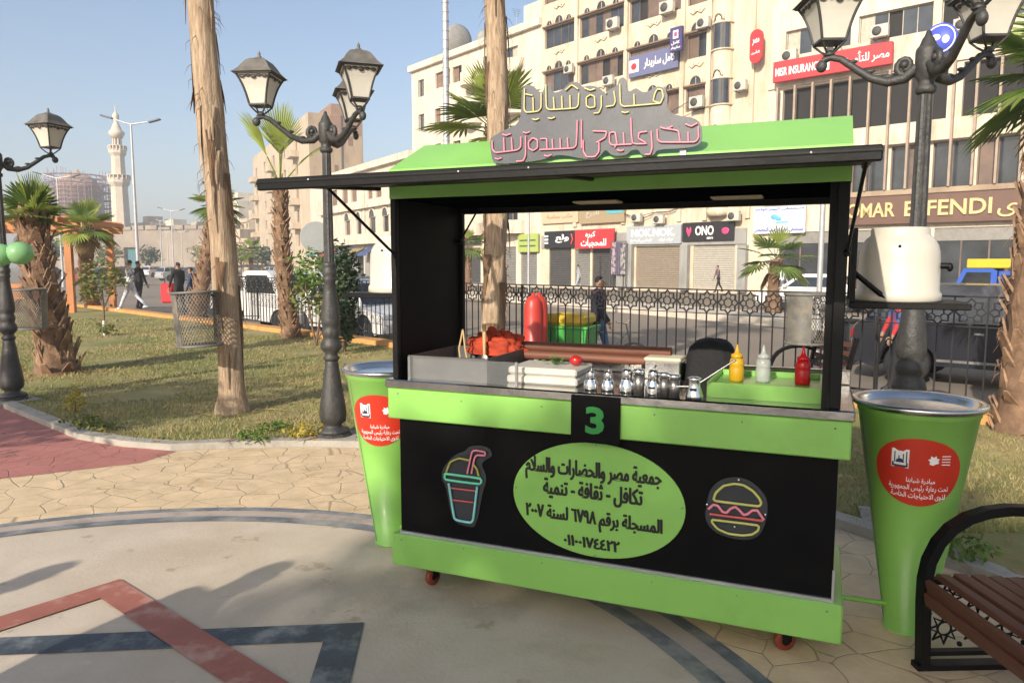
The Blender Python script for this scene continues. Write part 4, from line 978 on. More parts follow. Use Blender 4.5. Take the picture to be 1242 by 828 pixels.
b=G(352,412); tp=at(338,222,15.4); palm('slim rough palm with upright folded leaves behind the lamp left of the cart',(b.x,b.y,.02),tp,.175,.125,BARKR,nleaf=5,size=1.15,pet=.62,seed=15,boots=95,elev=(60,88),skirt=0,young=1,spread=75,az=[20,200,110,290,60],nseg=24)
b=at(596,474,9.4); tp=at(603,-190,9.6); palm('tall pale palm trunk rising behind the cart, its crown above the photo',(b.x-.02,b.y,.02),(tp.x,tp.y,tp.z+.6),.15,.115,BARKS,seed=6,size=.9,skirt=1,flare=1.2)
b=at(597,430,11.4); tp=at(604,160,11.6); palm('green fan palm showing its leaves over the cart roof behind the pale trunk',(b.x,b.y,.02),tp,.16,.13,BARKR,nleaf=15,size=.68,pet=.45,seed=7,boots=50,elev=(-15,80),skirt=2,young=.8)
b=G(1226,528); tp=at(1296,90,7.0); palm('stout rough palm at the right edge behind the cone bin',(b.x+.06,b.y,.02),(tp.x,tp.y,tp.z),.205,.17,BARKR,nleaf=16,size=.64,pet=.36,seed=8,boots=75,elev=(-25,85),skirt=2)
# ------------------------------------------------------------------ shrubs and small plants
def leafcloud(mb,c,rad,nleaf,ls,rnd,mi=0,shape=1.0,hollow=.35,lob=.35):
    sd=rnd.uniform(0,99)
    for i in range(nleaf):
        while True:
            d=Vector((rnd.gauss(0,1),rnd.gauss(0,1),rnd.gauss(0,1))); 
            if d.length>1e-3: break
        d.normalize(); k=(hollow+(1-hollow)*rnd.random()**.5)*(1+lob*mnoise.noise(d*2.2+Vector((sd,0,0)))*1.6)
        p=Vector((c[0]+d.x*rad[0]*k,c[1]+d.y*rad[1]*k,c[2]+d.z*rad[2]*k))
        a=Vector((rnd.gauss(0,1),rnd.gauss(0,1),rnd.gauss(0,.6))).normalized(); b=a.cross(d+Vector((rnd.gauss(0,.5),rnd.gauss(0,.5),.2))).normalized(); s=ls*rnd.uniform(.6,1.3)
        mb.add([p-a*s,p+b*s*.45,p+a*s,p-b*s*.45],[(0,1,2,3)],mi)
LDARK=mat('dark_leaf',(.035,.065,.022),.5,var=.4,scale=4,translucent=.2)
LOLIVE=mat('olive_leaf',(.13,.16,.035),.6,var=.35,scale=4,c2=(.24,.20,.05),c2pos=.58,c2w=.2,c2scale=3,translucent=.3)
LBRIGHT=mat('bright_leaf',(.12,.20,.03),.55,var=.3,scale=5,translucent=.3)
LYEL=mat('yellow_leaf',(.42,.33,.04),.6,var=.25,scale=8,translucent=.3)
STEM=mat('brown_stem',(.15,.095,.055),.85,var=.3,scale=9,bump=.3); STEMW=mat('whitewashed_stem',(.62,.60,.55),.8,var=.2,scale=9)
def shrub(name,label,cat,p,parts,leaf,stems,seed,group=None,ls=.05):
    rnd=random.Random(seed); t=thing(name,label,cat,p,0,group)
    m=MB()
    for pts,r in stems: m.tube(pts,r,6)
    m.build('stem',STEM,t); m=MB()
    for c,rad,n in parts: leafcloud(m,c,rad,n,ls,rnd,rnd.choice((0,0,1)) if len(leaf)>1 else 0)
    m.build('foliage',leaf,t); return t
p=at(418,418,13.2); p.z=.03
shrub('shrub','tall dark green clipped shrub right behind the lamp post','shrub',p,[((0,0,1.35),(.27,.27,.55),1500),((.02,0,.75),(.22,.22,.40),800),((0,.03,.40),(.2,.2,.25),350)],[LDARK,LDARK],[([(0,0,0),(0,0,1.2)],[.03,.02])],3,ls=.055)
p=at(383,408,14.2); p.z=.03
shrub('shrub','loose yellowish green shrub between the slim palm and the lamp post','shrub',p,[((0,0,1.45),(.48,.42,.42),420),((-.15,.1,.95),(.4,.35,.35),240),((.25,0,.75),(.3,.3,.3),150)],[LOLIVE,LBRIGHT],[([(0,0,0),(.1,0,.6),(.3,0,1.3)],[.025,.02,.01]),([(0,0,0),(-.1,0,.6),(-.2,.1,1.2)],[.025,.02,.01]),([(0,0,.1),(.3,0,.5),(.5,.1,.7)],[.02,.015,.008])],5,ls=.06)
p=G(127,409); p.z=.03
t=shrub('sapling','young sapling with a whitewashed stem foot on the left lawn','sapling',p,[((.05,0,1.3),(.55,.5,.42),330),((-.2,0,1.0),(.35,.3,.3),110),((.02,0,.18),(.22,.2,.12),60)],[LOLIVE,LBRIGHT],[([(0,0,.3),(.02,0,.7),(-.25,0,1.25)],[.025,.02,.008]),([(.01,0,.6),(.3,.05,1.25)],[.02,.008]),([(.01,0,.6),(.05,-.1,1.4)],[.02,.008])],8,ls=.06)
m=MB(); m.tube([(0,0,0),(0,0,.34)],[.032,.028],8); m.build('whitewashed_foot',STEMW,t)
k=0
plab=['low yellow flowering plant at the kerb near the far left lamp','taller sprig of yellow leaves in the shaded grass near the kerb','low yellow green plant at the kerb, halfway to the bare palm','yellow leaved plant at the kerb right below the bare palm','yellow leaved plant at the kerb beside the lamp foot left of the cart','scrubby green plant on the lawn edge behind the arm of the right bench','low green plant in the grass right of the bare palm foot']
for (px,py,h,leaf),lb in zip(((100,525,.14,LOLIVE),(92,508,.28,LYEL),(122,531,.13,LOLIVE),(308,545,.12,LYEL),(368,540,.14,LYEL),(1172,690,.14,LBRIGHT),(330,530,.10,LBRIGHT)),plab):
    p=G(px,py-3); p.z=.03; k+=1
    shrub('small_plant',lb,'plant',p,[((0,0,h*.55),(.17 if k!=2 else .08,.13,h*.5),120)],[leaf,LBRIGHT],[([(0,0,0),(0,0,h*.5)],[.006,.004])],20+k,'small plants along the lawn kerb',ls=.026)
# unseen tree, added to cast the shade on the cart's lower front
def big_tree(label,x,y,zc,rx,ry,rz,seed,n=9000,ls=.16):
    rnd=random.Random(seed); t=thing('added_shade_tree',label,'tree',(x,y,0))
    m=MB(); m.tube([(0,0,0),(.1,.05,zc*.4),(0,0,zc*.8)],[.32,.25,.16],12)
    for i in range(9):
        a=i*2.4; m.tube([(0.05,0,zc*.5+i*.15),(rx*.35*math.cos(a),ry*.35*math.sin(a),zc*.85),(rx*.75*math.cos(a),ry*.75*math.sin(a),zc+.2*math.sin(i))],[.11,.07,.03],7)
    m.build('trunk',STEM,t); m=MB()
    leafcloud(m,(0,0,zc),(rx,ry,rz),n,ls,rnd,hollow=.05,lob=.15); m.build('crown',[LDARK],t); return t
SHD=Vector((-.485,-.875)).normalized(); PRP=Vector((.875,-.485))
def shp(p,q): return SHD*-1*p+PRP*q  # p along the shadow direction
c=SHD*18.5+Vector((.34,3.12))
c=Vector((c.x,c.y))+PRP*(1.15)
big_tree('broad leafy shade tree standing behind the camera',c.x,c.y,8.35,3.4,2.2,1.8,5,n=9500,ls=.17)
c=Vector(G(150,492)[:2])+SHD*8  # second unseen tree, added sunward only to darken the near left lawn
rnd=random.Random(31); t=thing('added_shade_tree','small round leaved tree outside the frame, left of the red path','tree',(c.x,c.y,0)); m=MB(); m.tube([(0,0,0),(.05,0,1.6),(0,.05,3.6)],[.09,.07,.03],8); m.build('trunk',STEM,t); m=MB(); leafcloud(m,(0,0,3.9),(1.5,1.3,.95),2600,.10,rnd,hollow=.1,lob=.4); m.build('crown',[LOLIVE],t)
# ------------------------------------------------------------------ people
SKIN=mat('skin',(.30,.17,.105),.6,var=.1,scale=20); HAIR=mat('dark_hair',(.012,.010,.009),.7,var=.3,scale=60,bump=.4,bscale=120); SHOE=mat('dark_shoe',(.02,.018,.017),.5)
def cloth(name,c,c2=None,c2s=6): return mat(name,c,.85,var=.18,scale=12,bump=.25,bscale=30,c2=c2,c2pos=.52,c2w=.06,c2scale=c2s)
def person(label,loc,face,h=1.72,shirt=None,pants=None,shoe=None,walk=.3,arms=((12,10),(12,10)),lean=0,seed=0,group=None,skirt=False,hair=HAIR,bend=0,scarf=None):
    """face: heading angle of the look direction (0 = +X)"""
    k=h/1.75; t=thing('person',label,'person',loc,face+math.pi/2,group)   # local: looks towards -Y
    rnd=random.Random(seed)
    V={};E=[]; Rr={}
    def v(n,p,r): V[n]=Vector(p)*k; Rr[n]=r if isinstance(r,tuple) else (r,r); Rr[n]=(Rr[n][0]*k,Rr[n][1]*k)
    ly=-math.sin(lean); 
    v('pel',(0,0,.95),(.155,.115)); v('waist',(0,ly*.15,1.08),(.145,.105)); v('chest',(0,ly*.35,1.28),(.175,.12)); v('upper',(0,ly*.5,1.41),(.15,.095)); v('neck',(0,ly*.55,1.50),(.058,.06)); v('head',(0,ly*.6-.015,1.60),(.078,.092)); v('crown',(0,ly*.6-.01,1.69),(.066,.078))
    E+= [('pel','waist'),('waist','chest'),('chest','upper'),('upper','neck'),('neck','head'),('head','crown')]
    for s,nm in ((-1,'r'),(1,'l')):
        sw=walk*s
        v('hip'+nm,(s*.09,0,.90),(.098,.10)); kx=-math.sin(sw)*.42; v('knee'+nm,(s*.10,kx-.02*abs(walk),.90-.42*math.cos(sw)),(.062,.065)); 
        back=max(0,-sw)*.8; ay=kx-math.sin(sw-back)*.42; az=max(.085,.90-.42*math.cos(sw)-.42*math.cos(sw-back)); v('ank'+nm,(s*.10,ay,az),(.042,.045)); v('toe'+nm,(s*.115,ay-.15,max(.04,az-.05)),(.036,.034)); v('heel'+nm,(s*.10,ay+.035,max(.045,az-.045)),(.036,.036))
        E+=[('pel','hip'+nm),('hip'+nm,'knee'+nm),('knee'+nm,'ank'+nm),('ank'+nm,'toe'+nm),('ank'+nm,'heel'+nm)]
        sa,ea=arms[0 if s<0 else 1]; sa=R(sa);ea=R(ea)
        sy=ly*.5; v('sho'+nm,(s*.185,sy,1.42),(.068,.068)); ex,ez=s*(.185+.05),1.42-.29*math.cos(sa); ey=sy-.29*math.sin(sa); v('elb'+nm,(ex,ey,ez),(.046,.046)); wy=ey-.25*math.sin(sa+ea); wz=ez-.25*math.cos(sa+ea); v('wri'+nm,(ex,wy,wz),(.034,.034)); v('palm'+nm,(ex,wy-.07*math.sin(sa+ea),wz-.07*math.cos(sa+ea)),(.03,.036))
        E+=[('upper','sho'+nm),('sho'+nm,'elb'+nm),('elb'+nm,'wri'+nm),('wri'+nm,'palm'+nm)]
    names=list(V); me=bpy.data.meshes.new('body'); me.from_pydata([V[n] for n in names],[(names.index(a),names.index(b)) for a,b in E],[])
    o=bpy.data.objects.new('body',me); col.objects.link(o)
    md=o.modifiers.new('s','SKIN'); md.use_smooth_shade=True
    for i,n in enumerate(names): me.skin_vertices[0].data[i].radius=Rr[n]; me.skin_vertices[0].data[i].use_root=(n=='pel')
    o.modifiers.new('d','SUBSURF').levels=2
    bpy.context.view_layer.update(); m2=bpy.data.meshes.new_from_object(o.evaluated_get(bpy.context.evaluated_depsgraph_get()))
    bpy.data.objects.remove(o); bpy.data.meshes.remove(me)
    mb=MB(); mb.v=[q.co.copy() for q in m2.vertices]
    segs=[(a,b) for a,b in E]
    def near(p):
        best=None
        for a,b in segs:
            A,B=V[a],V[b]; u=max(0,min(1,(p-A).dot(B-A)/max(1e-9,(B-A).length_squared))); d=(p-(A+(B-A)*u)).length-.5*(Rr[a][0]*(1-u)+Rr[b][0]*u)
            if best is None or d<best[0]: best=(d,a,b,u)
        return best
    for pl in m2.polygons:
        c=pl.center; _,a,b,u=near(c)
        if b in('head','crown') or a in('neck',) or b.startswith('palm'): mi=2
        elif b=='neck': mi=2 if u>.6 else 0
        elif b.startswith(('toe','heel')): mi=3
        elif b.startswith('wri'): mi=0 if u<.93 else 2
        elif b.startswith(('ank','knee')) : mi=1
        elif b.startswith('hip') or (a=='pel' and c.z<.93*k): mi=1
        else: mi=0
        if c.z<.90*k and mi==0 and not b.startswith(('elb','wri')): mi=1
        mb.f.append(list(pl.vertices)); mb.m.append(mi); mb.sm.append(True)
    bpy.data.meshes.remove(m2)
    hd=V['head']
    mb.tube([hd+Vector((0,-.088,.035))*k,hd+Vector((0,-.112,-.005))*k,hd+Vector((0,-.092,-.018))*k],[.008*k,.014*k,.008*k],6,mi=2)  # nose
    for s in (-1,1): mb.blob(hd+Vector((s*.083,.0,.01))*k,.013*k,.022*k,.032*k,2,n=8,m=6)  # ears
    for s,nm in ((-1,'r'),(1,'l')):
        P=V['palm'+nm]; d=(P-V['wri'+nm]).normalized(); f=Vector((0,-1,0)); f=(f-d*f.dot(d)).normalized(); sd_=d.cross(f)
        for q,(off,L) in enumerate(((-.028,.070),(-.010,.082),(.010,.078),(.027,.062))):
            b0=P+f*off*k+d*.012*k; mb.tube([b0,b0+d*L*.5*k+sd_*-s*.006*k,b0+d*L*k+sd_*-s*.022*k],[.0095*k,.009*k,.0065*k],6,mi=2)
        b0=P-d*.03*k+f*.03*k; mb.tube([b0,b0+(d*.03+f*.028)*k,b0+(d*.06+f*.03)*k],[.012*k,.010*k,.007*k],6,mi=2)
    body=mb.build('body',[shirt,pants,SKIN,shoe or SHOE],t)
    m=MB()
    for s in (-1,1): m.blob(hd+Vector((s*.032,-.086,.035))*k,.011*k,.008*k,.007*k,0,n=8,m=5)
    m.tube([hd+Vector((-.022,-.091,-.05))*k,hd+Vector((0,-.096,-.048))*k,hd+Vector((.022,-.091,-.05))*k],.005*k,5,mi=1); m.build('eyes_and_mouth',[mm('eye_dark',(.02,.015,.012),.3),mm('lip',(.22,.09,.07),.5)],body)
    m=MB(); c=V['crown']+Vector((0,.014,-.01))*k; n=16; vs=[];fs=[]
    for i in range(8):
        tt=math.pi*.62*i/7
        for j in range(n):
            a=2*math.pi*j/n; kk=1+.05*mnoise.noise(Vector((math.cos(a)*3,math.sin(a)*3,i))); lim=1.0 if math.sin(a)>-.05 else .52
            t_=min(tt,math.pi*.62*lim); vs.append(c+Vector((.073*math.sin(t_)*math.cos(a)*kk,.086*math.sin(t_)*math.sin(a)*kk,.082*math.cos(t_)-.018))*k)
    for i in range(7):
        for j in range(n): fs.append((i*n+j,i*n+(j+1)%n,(i+1)*n+(j+1)%n,(i+1)*n+j))
    m.add(vs,fs,0,True); m.build('hair' if scarf is None else 'head_scarf',hair if scarf is None else scarf,t)
    return t,V,k
NAVY=cloth('navy_jacket',(.018,.018,.028)); BURG=cloth('burgundy_pullover',(.13,.03,.045)); JEAN=cloth('blue_jeans',(.10,.16,.26)); BLKC=cloth('black_clothes',(.015,.014,.016)); 
PATW=cloth('white_patterned_jacket',(.72,.70,.66),(.16,.16,.18),9); LGREY=cloth('pale_trousers',(.55,.56,.60),(.22,.26,.34),3); STRP=cloth('grey_shirt',(.38,.38,.40),(.15,.16,.18),8); WHT=cloth('white_shirt',(.72,.72,.74)); MAUV=cloth('mauve_coat',(.16,.10,.11)); REDC=cloth('red_jacket',(.45,.03,.03),(.05,.09,.28),5); GRYP=cloth('grey_trousers',(.14,.14,.15)); WSHOE=flat('white_shoe',(.65,.65,.66),.6)
p=at(160,379,24.6); person('man in a white patterned jacket striding across the far end of the lawn',(p.x,p.y,.0),R(185),1.74,PATW,LGREY,WSHOE,walk=.42,arms=((25,60),(-10,30)),seed=1)
p=at(170,375,26.5); person('person in dark clothes close behind the man in the white patterned jacket',(p.x,p.y,0),R(60),1.72,BLKC,BLKC,walk=.15,seed=2)
p=at(218,378,23.2); t,_,_=person('person all in black standing at the far end of the lawn beside a red bag',(p.x,p.y,0),R(150),1.66,BLKC,BLKC,walk=.1,seed=3)
q=at(205,374,23.3); b=thing('red_bag','bright red shopping bag hanging beside the person in black','bag',(q.x,q.y,.38)); m=MB(); m.box(-.2,.2,-.12,.12,0,.62,bev=.05); m.build('sack',flat('red_fabric',(.55,.02,.03),.7),b); m=MB(); m.tube([(-.1,0,.61),(-.08,0,.8),(.08,0,.8),(.1,0,.61)],.012,6); m.build('handle',DARKG,b)
p=at(233,375,24.0); person('person in a navy top half hidden behind the litter basket on the palm',(p.x,p.y,0),R(200),1.5,cloth('blue_top',(.03,.05,.12)),GRYP,walk=.1,seed=4)
zr=-.30
p=at(726,440,12.9); t,V_,k_=person('man in burgundy top, open navy jacket and jeans walking just behind the fence',(p.x,p.y,zr),R(-25),1.70,BURG,JEAN,walk=.25,arms=((20,15),(-12,15)),seed=5)
m=MB()   # open jacket over back and right side: shell around the torso with a gap in front
n=22; vs=[];fs=[]
for i in range(8):
    z=(.86+.66*i/7)*k_; rx_=(.205,.20,.195,.20,.21,.215,.205,.10)[i]*k_; ry_=(.16,.155,.15,.15,.152,.15,.135,.085)[i]*k_
    for j in range(n+1):
        a=R(-30)+R(240)*j/n; vs.append((rx_*math.cos(a),ry_*math.sin(a)+.0,z))
for i in range(7):
    for j in range(n): fs.append((i*(n+1)+j,i*(n+1)+j+1,(i+1)*(n+1)+j+1,(i+1)*(n+1)+j))
m.add(vs,fs,0,True)
for nm in ('r',):
    m.tube([V_['sho'+nm]+Vector((0,0,.02)),V_['elb'+nm],V_['wri'+nm]],[.085*k_,.066*k_,.055*k_],10)
m.build('jacket',NAVY,t)
p=at(1086,465,11.0); person('person in red and blue jacket, black trousers, behind the fence under the right tank',(p.x,p.y,zr),R(170),1.66,REDC,BLKC,walk=.12,seed=6)
p=at(701,365,47); person('distant man in a grey patterned shirt walking in front of a dark shop shutter',(p.x,p.y,-.15),R(10),1.72,STRP,cloth('pale_jeans',(.35,.38,.43)),walk=.35,seed=7)
p=at(871,360,45); person('distant person in a mauve coat walking past the pale shutter',(p.x,p.y,-.15),R(185),1.68,MAUV,BLKC,walk=.3,lean=.15,seed=8)
p=at(946,375,34.5); person('distant person in a white shirt behind the small street palm and white car',(p.x,p.y,-.15),R(30),1.78,WHT,GRYP,walk=.2,seed=9)
# people beside the photographer whose shadows fall into the picture
for (x,y),lb,sh in (((-2.95,.72),'onlooker in a dark coat outside the frame, nearer the cart',BLKC),((-4.1,.72),'onlooker in a grey patterned shirt outside the frame, farther left',STRP)):
    person(lb,(x,y,0),R(25),1.76,sh,JEAN,walk=.05,seed=12,arms=((20,70),(8,10)))
# ------------------------------------------------------------------ buildings along the street
class Fac:
    """street facade: left and right end points on the ground; local x to the right, -y to the street"""
    def __init__(s,P0,P1,zb=-.15):
        s.P0=Vector((P0[0],P0[1],zb)); d=Vector((P1[0]-P0[0],P1[1]-P0[1],0)); s.L=d.length; s.a=math.atan2(d.y,d.x)
        s.M=Matrix.Translation(s.P0)@Matrix.Rotation(s.a,4,'Z'); s.I=s.M.inverted()
    def px(s,x,y,off=0):
        o=s.I@camv; d=s.I.to_3x3()@ray(x,y); t=(off-o.y)/d.y; p=o+d*t; return (p.x,p.z)
    def empty(s,name,label,cat,group=None): 
        return thing(name,label,cat,s.P0,s.a,group)
GLS=mat('window_glass',(.035,.04,.045),.12,var=.5,scale=.8,spec=.8,rvar=.05); FRW=mat('window_frame',(.42,.38,.30),.6,var=.2); FRD=mat('brown_window',(.15,.10,.075),.6,var=.35,scale=1.1); SHUT=mat('wood_shutter',(.20,.125,.08),.7,var=.3,scale=2)
DARKIN=mat('dark_interior',(.02,.018,.016),.9)
def wall_holes(mb,W,H,rects,mi=0,y=0,dep=.34,z0=0,x0=0):
    xs=sorted({x0,W}|{round(v,4) for r in rects for v in (r[0],r[1]) if x0<v<W}); zs=sorted({z0,H}|{round(v,4) for r in rects for v in (r[2],r[3]) if z0<v<H})
    for i in range(len(xs)-1):
        run=None
        for j in range(len(zs)-1):
            cx=(xs[i]+xs[i+1])/2; cz=(zs[j]+zs[j+1])/2
            hole=any(r[0]<cx<r[1] and r[2]<cz<r[3] for r in rects)
            if not hole: mb.add([(xs[i],y,zs[j]),(xs[i+1],y,zs[j]),(xs[i+1],y,zs[j+1]),(xs[i],y,zs[j+1])],[(0,1,2,3)],mi)
    for a,b,c,d in rects:
        mb.add([(a,y,c),(b,y,c),(b,y,d),(a,y,d),(a,y+dep,c),(b,y+dep,c),(b,y+dep,d),(a,y+dep,d)],[(0,4,5,1),(1,5,6,2),(2,6,7,3),(3,7,4,0)],mi)
def shell(name,f,H,depth,rects,mt,par,x0=0,x1=None,roof=True):
    m=MB(); W=x1 if x1 is not None else f.L
    wall_holes(m,W,H,rects,0,x0=x0)
    m.add([(x0,0,0),(W,0,0),(W,depth,0),(x0,depth,0),(x0,0,H),(W,0,H),(W,depth,H),(x0,depth,H)],[(1,2,6,5),(2,3,7,6),(3,0,4,7),(4,5,6,7)],0)
    for r in rects: m.add([(r[0],.335,r[2]),(r[1],.335,r[2]),(r[1],.335,r[3]),(r[0],.335,r[3])],[(0,1,2,3)],1)
    return m.build(name,[mt,DARKIN],par)
def window(par,r,style,rnd,nm='window'):
    a,b,c,d=r; w=b-a; m=MB(); y=.20
    fr={'w':0,'d':1,'s':2}[style]
    t=.05
    for q in ((a,b,c,c+t),(a,b,d-t,d),(a,a+t,c+t,d-t),(b-t,b,c+t,d-t)): m.box(q[0]+.002,q[1]-.002,y,y+.05,q[2]+.002 if q[2]==c else q[2],q[3]-.002 if q[3]==d else q[3],0)
    n=max(2,int(round(w/.75)))
    for i in range(n):
        xa=a+t+(w-2*t)*i/n; xb=a+t+(w-2*t)*(i+1)/n
        if i: m.box(xa-.02,xa+.02,y+.002,y+.045,c+t,d-t,0)
        mi=1 if (style!='s' and rnd.random()<(.45 if style=='d' else .8)) else 2
        if rnd.random()<.08: mi=3
        yy=y+.03 if mi!=3 else y+.07
        if mi==3: continue
        m.add([(xa+.021,yy,c+t),(xb-.021,yy,c+t),(xb-.021,yy,d-t),(xa+.021,yy,d-t)],[(0,1,2,3)],mi)
    return m.build(nm,[{'w':FRW,'d':FRD,'s':SHUT}[style],GLS,{'w':FRW,'d':FRD,'s':SHUT}[style]],par)
ACM=mat('ac_white',(.48,.45,.38),.6,var=.2,scale=3)
def ac_unit(f,px,py,label,s=1.0,off=-.5):
    x,z=f.px(px,py,off); p=f.M@Vector((x,off,z)); t=thing('ac_unit',label,'air conditioner',p,f.a,'air conditioners on the facades')
    m=MB(); m.box(-.42*s,.42*s,-.16,.16,-.3*s,.3*s,bev=.02); m.build('casing',ACM,t); m=MB(); m.lathe([(.22*s,0),(.22*s,.02),(.05,.03),(0,.03)],20,M=Matrix.Translation((-.1*s,-.165,0))@Matrix.Rotation(R(90),4,'X')); m.build('fan_grille',mm('ac_grille',(.06,.06,.055),.7),t)
    m=MB(); 
    for x in (-.3*s,.3*s): m.box(x-.02,x+.02,-.14,abs(off)+.0-.003,-.34*s,-.3*s-.001)
    m.build('bracket',STEELD,t)
def sign(f,label,x0,y0,x1,y1,back,texts,off=-.25,depth=.2,name='shop_sign',group=None,skew=False):
    """(x0,y0) lower left px, (x1,y1) upper right px"""
    a=f.px(x0,y0,off); b=f.px(x1,y1,off); W=b[0]-a[0]
    H=f.px(x0,y1,off)[1]-a[1]; 
    p=f.M@Vector((a[0],off,a[1])); t=thing(name,label,'sign',p,f.a,group)
    m=MB(); m.box(0,W,0,depth,0,H,bev=.02); m.build('sign_panel',back,t)
    ms={}
    for tx in texts:
        s,mt,cx,cz,wd,ht=tx[:6]; bd=tx[6] if len(tx)>6 else .015
        mb=ms.setdefault(mt.name,(MB(),mt))[0]
        if isinstance(s,str): put_text(mb,s,cx*W,cz*H,-.006,.02,wd=wd*W,ht=ht*H,bold=bd)
        else: s(mb,W,H)
    for mb,mt in ms.values(): mb.build('lettering',mt,t)
    return t,W,H
# facade chain, far left to right
pB0,pB1=Vector((-50,146)),Vector((-27.5,102.6)); pC1=Vector((-9.9,75.4)); pD1=Vector((2.3,60.8)); pE1=Vector((15.6,46.2)); pF1=pE1+Vector((.750,-.661))*32
fB,fC,fD,fE,fF=Fac(pB0,pB1),Fac(pB1,pC1),Fac(pC1,pD1),Fac(pD1,pE1),Fac(pE1,pF1)
# far pavement following the facades
chain=[Vector((-75,195)),pB0,pB1,pC1,pD1,pE1,pF1]
def inset(ch,d):
    return offset([tuple(p) for p in ch],d)
wd_=inset(chain,-6.5)
poly_obj('far_pavement',[tuple(p) for p in chain]+wd_[::-1],-.15,FARP,thick=.148)
CREAM=wallmat('cream_plaster',(.61,.515,.385),(.42,.325,.215)); CREAM2=wallmat('pale_plaster',(.63,.555,.445),(.44,.36,.26)); BEIGE=wallmat('beige_plaster',(.52,.42,.30),(.36,.28,.19)); TAN=wallmat('tan_wall',(.36,.27,.18),(.26,.18,.12)); GREYW=wallmat('grey_shopfront',(.30,.29,.27),(.20,.19,.17))
BRICK=mat('weathered_brick',(.30,.18,.12),.9,var=.2,scale=2,bump=.3,bscale=20,c2=(.24,.15,.11),c2pos=.5,c2w=.3,c2scale=1)
rnd=random.Random(77)
for q_ in (CREAM,CREAM2,BEIGE,TAN): scuffs(q_,[(1.0,(3,3,.22),.54,.68,.42,(.33,.26,.17)),(.45,(1,1,1),.54,.64,.35,(.46,.37,.25)),(6,(1,1,1),.64,.70,.35,(.30,.24,.17))])
# --- E: cream building with arched windows
H_E=30
bE=fE.empty('apartment_building','tall cream building with small arched windows over brown window bands and a rounded bay','building')
bays=[(660.5,697),(703,757),(763,825),(833,857.5)]
rects=[];archs=[]
def zrow(k,px0): return None
# row geometry measured on bay 2
xm=730
zt=[fE.px(730,y)[1] for y in (13,71)]
fl=zt[0]-zt[1]
hw_=abs(fE.px(679,33)[1]-fE.px(679,49)[1])
rows=[zt[1]-fl*2,zt[1]-fl,zt[1],zt[0],zt[0]+fl,zt[0]+2*fl]
for (xa,xb) in bays:
    a=fE.px(xa,60)[0]; b=fE.px(xb,60)[0]
    for z in rows:
        if z>6.2: rects.append((a,b,z-1.55,z)); archs.append((a,b,z))
# shopfront openings (ground floor)
def srect(f,x0,y0,x1,y1): 
    a=f.px(x0,y0); b=f.px(x1,y1); return (a[0],b[0],max(.02,a[1]),b[1])
shops=[srect(fE,666,347,693,300),srect(fE,697,347,716,302),srect(fE,771,348,827,298),srect(fE,840,349,892,292),srect(fE,718,347,752,300)]
shell('wall',fE,H_E,14,rects+shops,CREAM,bE)
for r in rects: window(bE,r,'d',rnd)
for (a,b,z) in archs:
    m=MB(); w=b-a; n=3 if w>1.9 else 1
    for i in range(n):
        big=(i==1 or n==1); r=.42 if big else .27; cx=a+w*(.5 if n==1 else (.18,.5,.82)[i])
        K=10; pts=[(cx+r*math.cos(math.pi*k/K),z+.16+r*math.sin(math.pi*k/K)*1.1) for k in range(K+1)]
        m.add([(x,-.012,zz) for x,zz in pts],[tuple(range(K+1))[::-1]],1)
        m.tube([(x,-.05,zz) for x,zz in [(cx-r-.06*(-1),z+.10)][:0]+[(cx+(r+.07)*math.cos(math.pi*k/K),z+.16+(r+.07)*math.sin(math.pi*k/K)*1.1) for k in range(K+1)]],.075,6,mi=0)
        m.box(cx-.02,cx+.02,-.04,-.014,z+.16,z+.16+r*1.05,0)
    m.box(a-.1,b+.1,-.22,-.002,z+.02,z+.12,2); 
    m.build('arched_light',[CREAM,GLS,SHUT],bE)
    if hsh(a,z)<.75:
        m=MB(); cx=(a+b)/2; zz=z-2.05
        m.tube([(cx-.55,-.03,zz+.1),(cx-.3,-.05,zz-.1),(cx,-.06,zz+.08),(cx+.3,-.05,zz-.1),(cx+.55,-.03,zz+.12)],.06,5); m.blob((cx,-.05,zz+.12),.25,.06,.13,n=8,m=5); m.build('relief_ornament',CREAM,bE)
for xa in (700,760,829,861,914):
    x=fE.px(xa,60)[0]; m=MB(); m.box(x-.16,x+.16,-.16,-.002,4.6,H_E); m.build('pilaster',CREAM,bE)
# rounded bay column with windows
xc=fE.px(877.5,60)[0]; rb=(fE.px(889,60)[0]-fE.px(866,60)[0])/2
m=MB(); m.lathe([(rb,4.8),(rb+.12,5.0),(rb+.12,5.2),(rb,5.3)]+[(rb,29.8)],24,c=(xc,0,0)); m.build('rounded_bay',CREAM,bE)
for z in rows:
    if z>6.2:
        m=MB(); vs=[];fs=[]; K=10
        for k in range(K+1):
            a=R(205+130*k/K)
            for zz in (z-1.5,z): vs.append((xc+(rb+.02)*math.cos(a),(rb+.02)*math.sin(a),zz))
        fs=[(2*k,2*k+2,2*k+3,2*k+1) for k in range(K)]; m.add(vs,fs,1)
        for k in (0,3,7,10): m.tube([(vs[2*k][0],vs[2*k][1]-.01,z-1.5),(vs[2*k][0],vs[2*k][1]-.01,z)],.035,5,mi=0)
        m.lathe([(rb,z-1.62),(rb+.10,z-1.6),(rb+.10,z-1.52),(rb,z-1.5)],20,mi=2,c=(xc,0,0)); m.lathe([(rb,z),(rb+.08,z+.02),(rb+.08,z+.1),(rb,z+.12)],20,mi=2,c=(xc,0,0))
        pts=[(xc+.36*math.cos(math.pi*k/8),-rb-.03+.06*abs(math.cos(math.pi*k/8)),z+.2+.42*math.sin(math.pi*k/8)) for k in range(9)]
        m.add(pts,[tuple(range(9))[::-1]],1); m.tube([(x,y-.01,zz) for x,y,zz in pts],.07,6,mi=2)
        m.build('bay_window',[FRD,GLS,CREAM],bE)
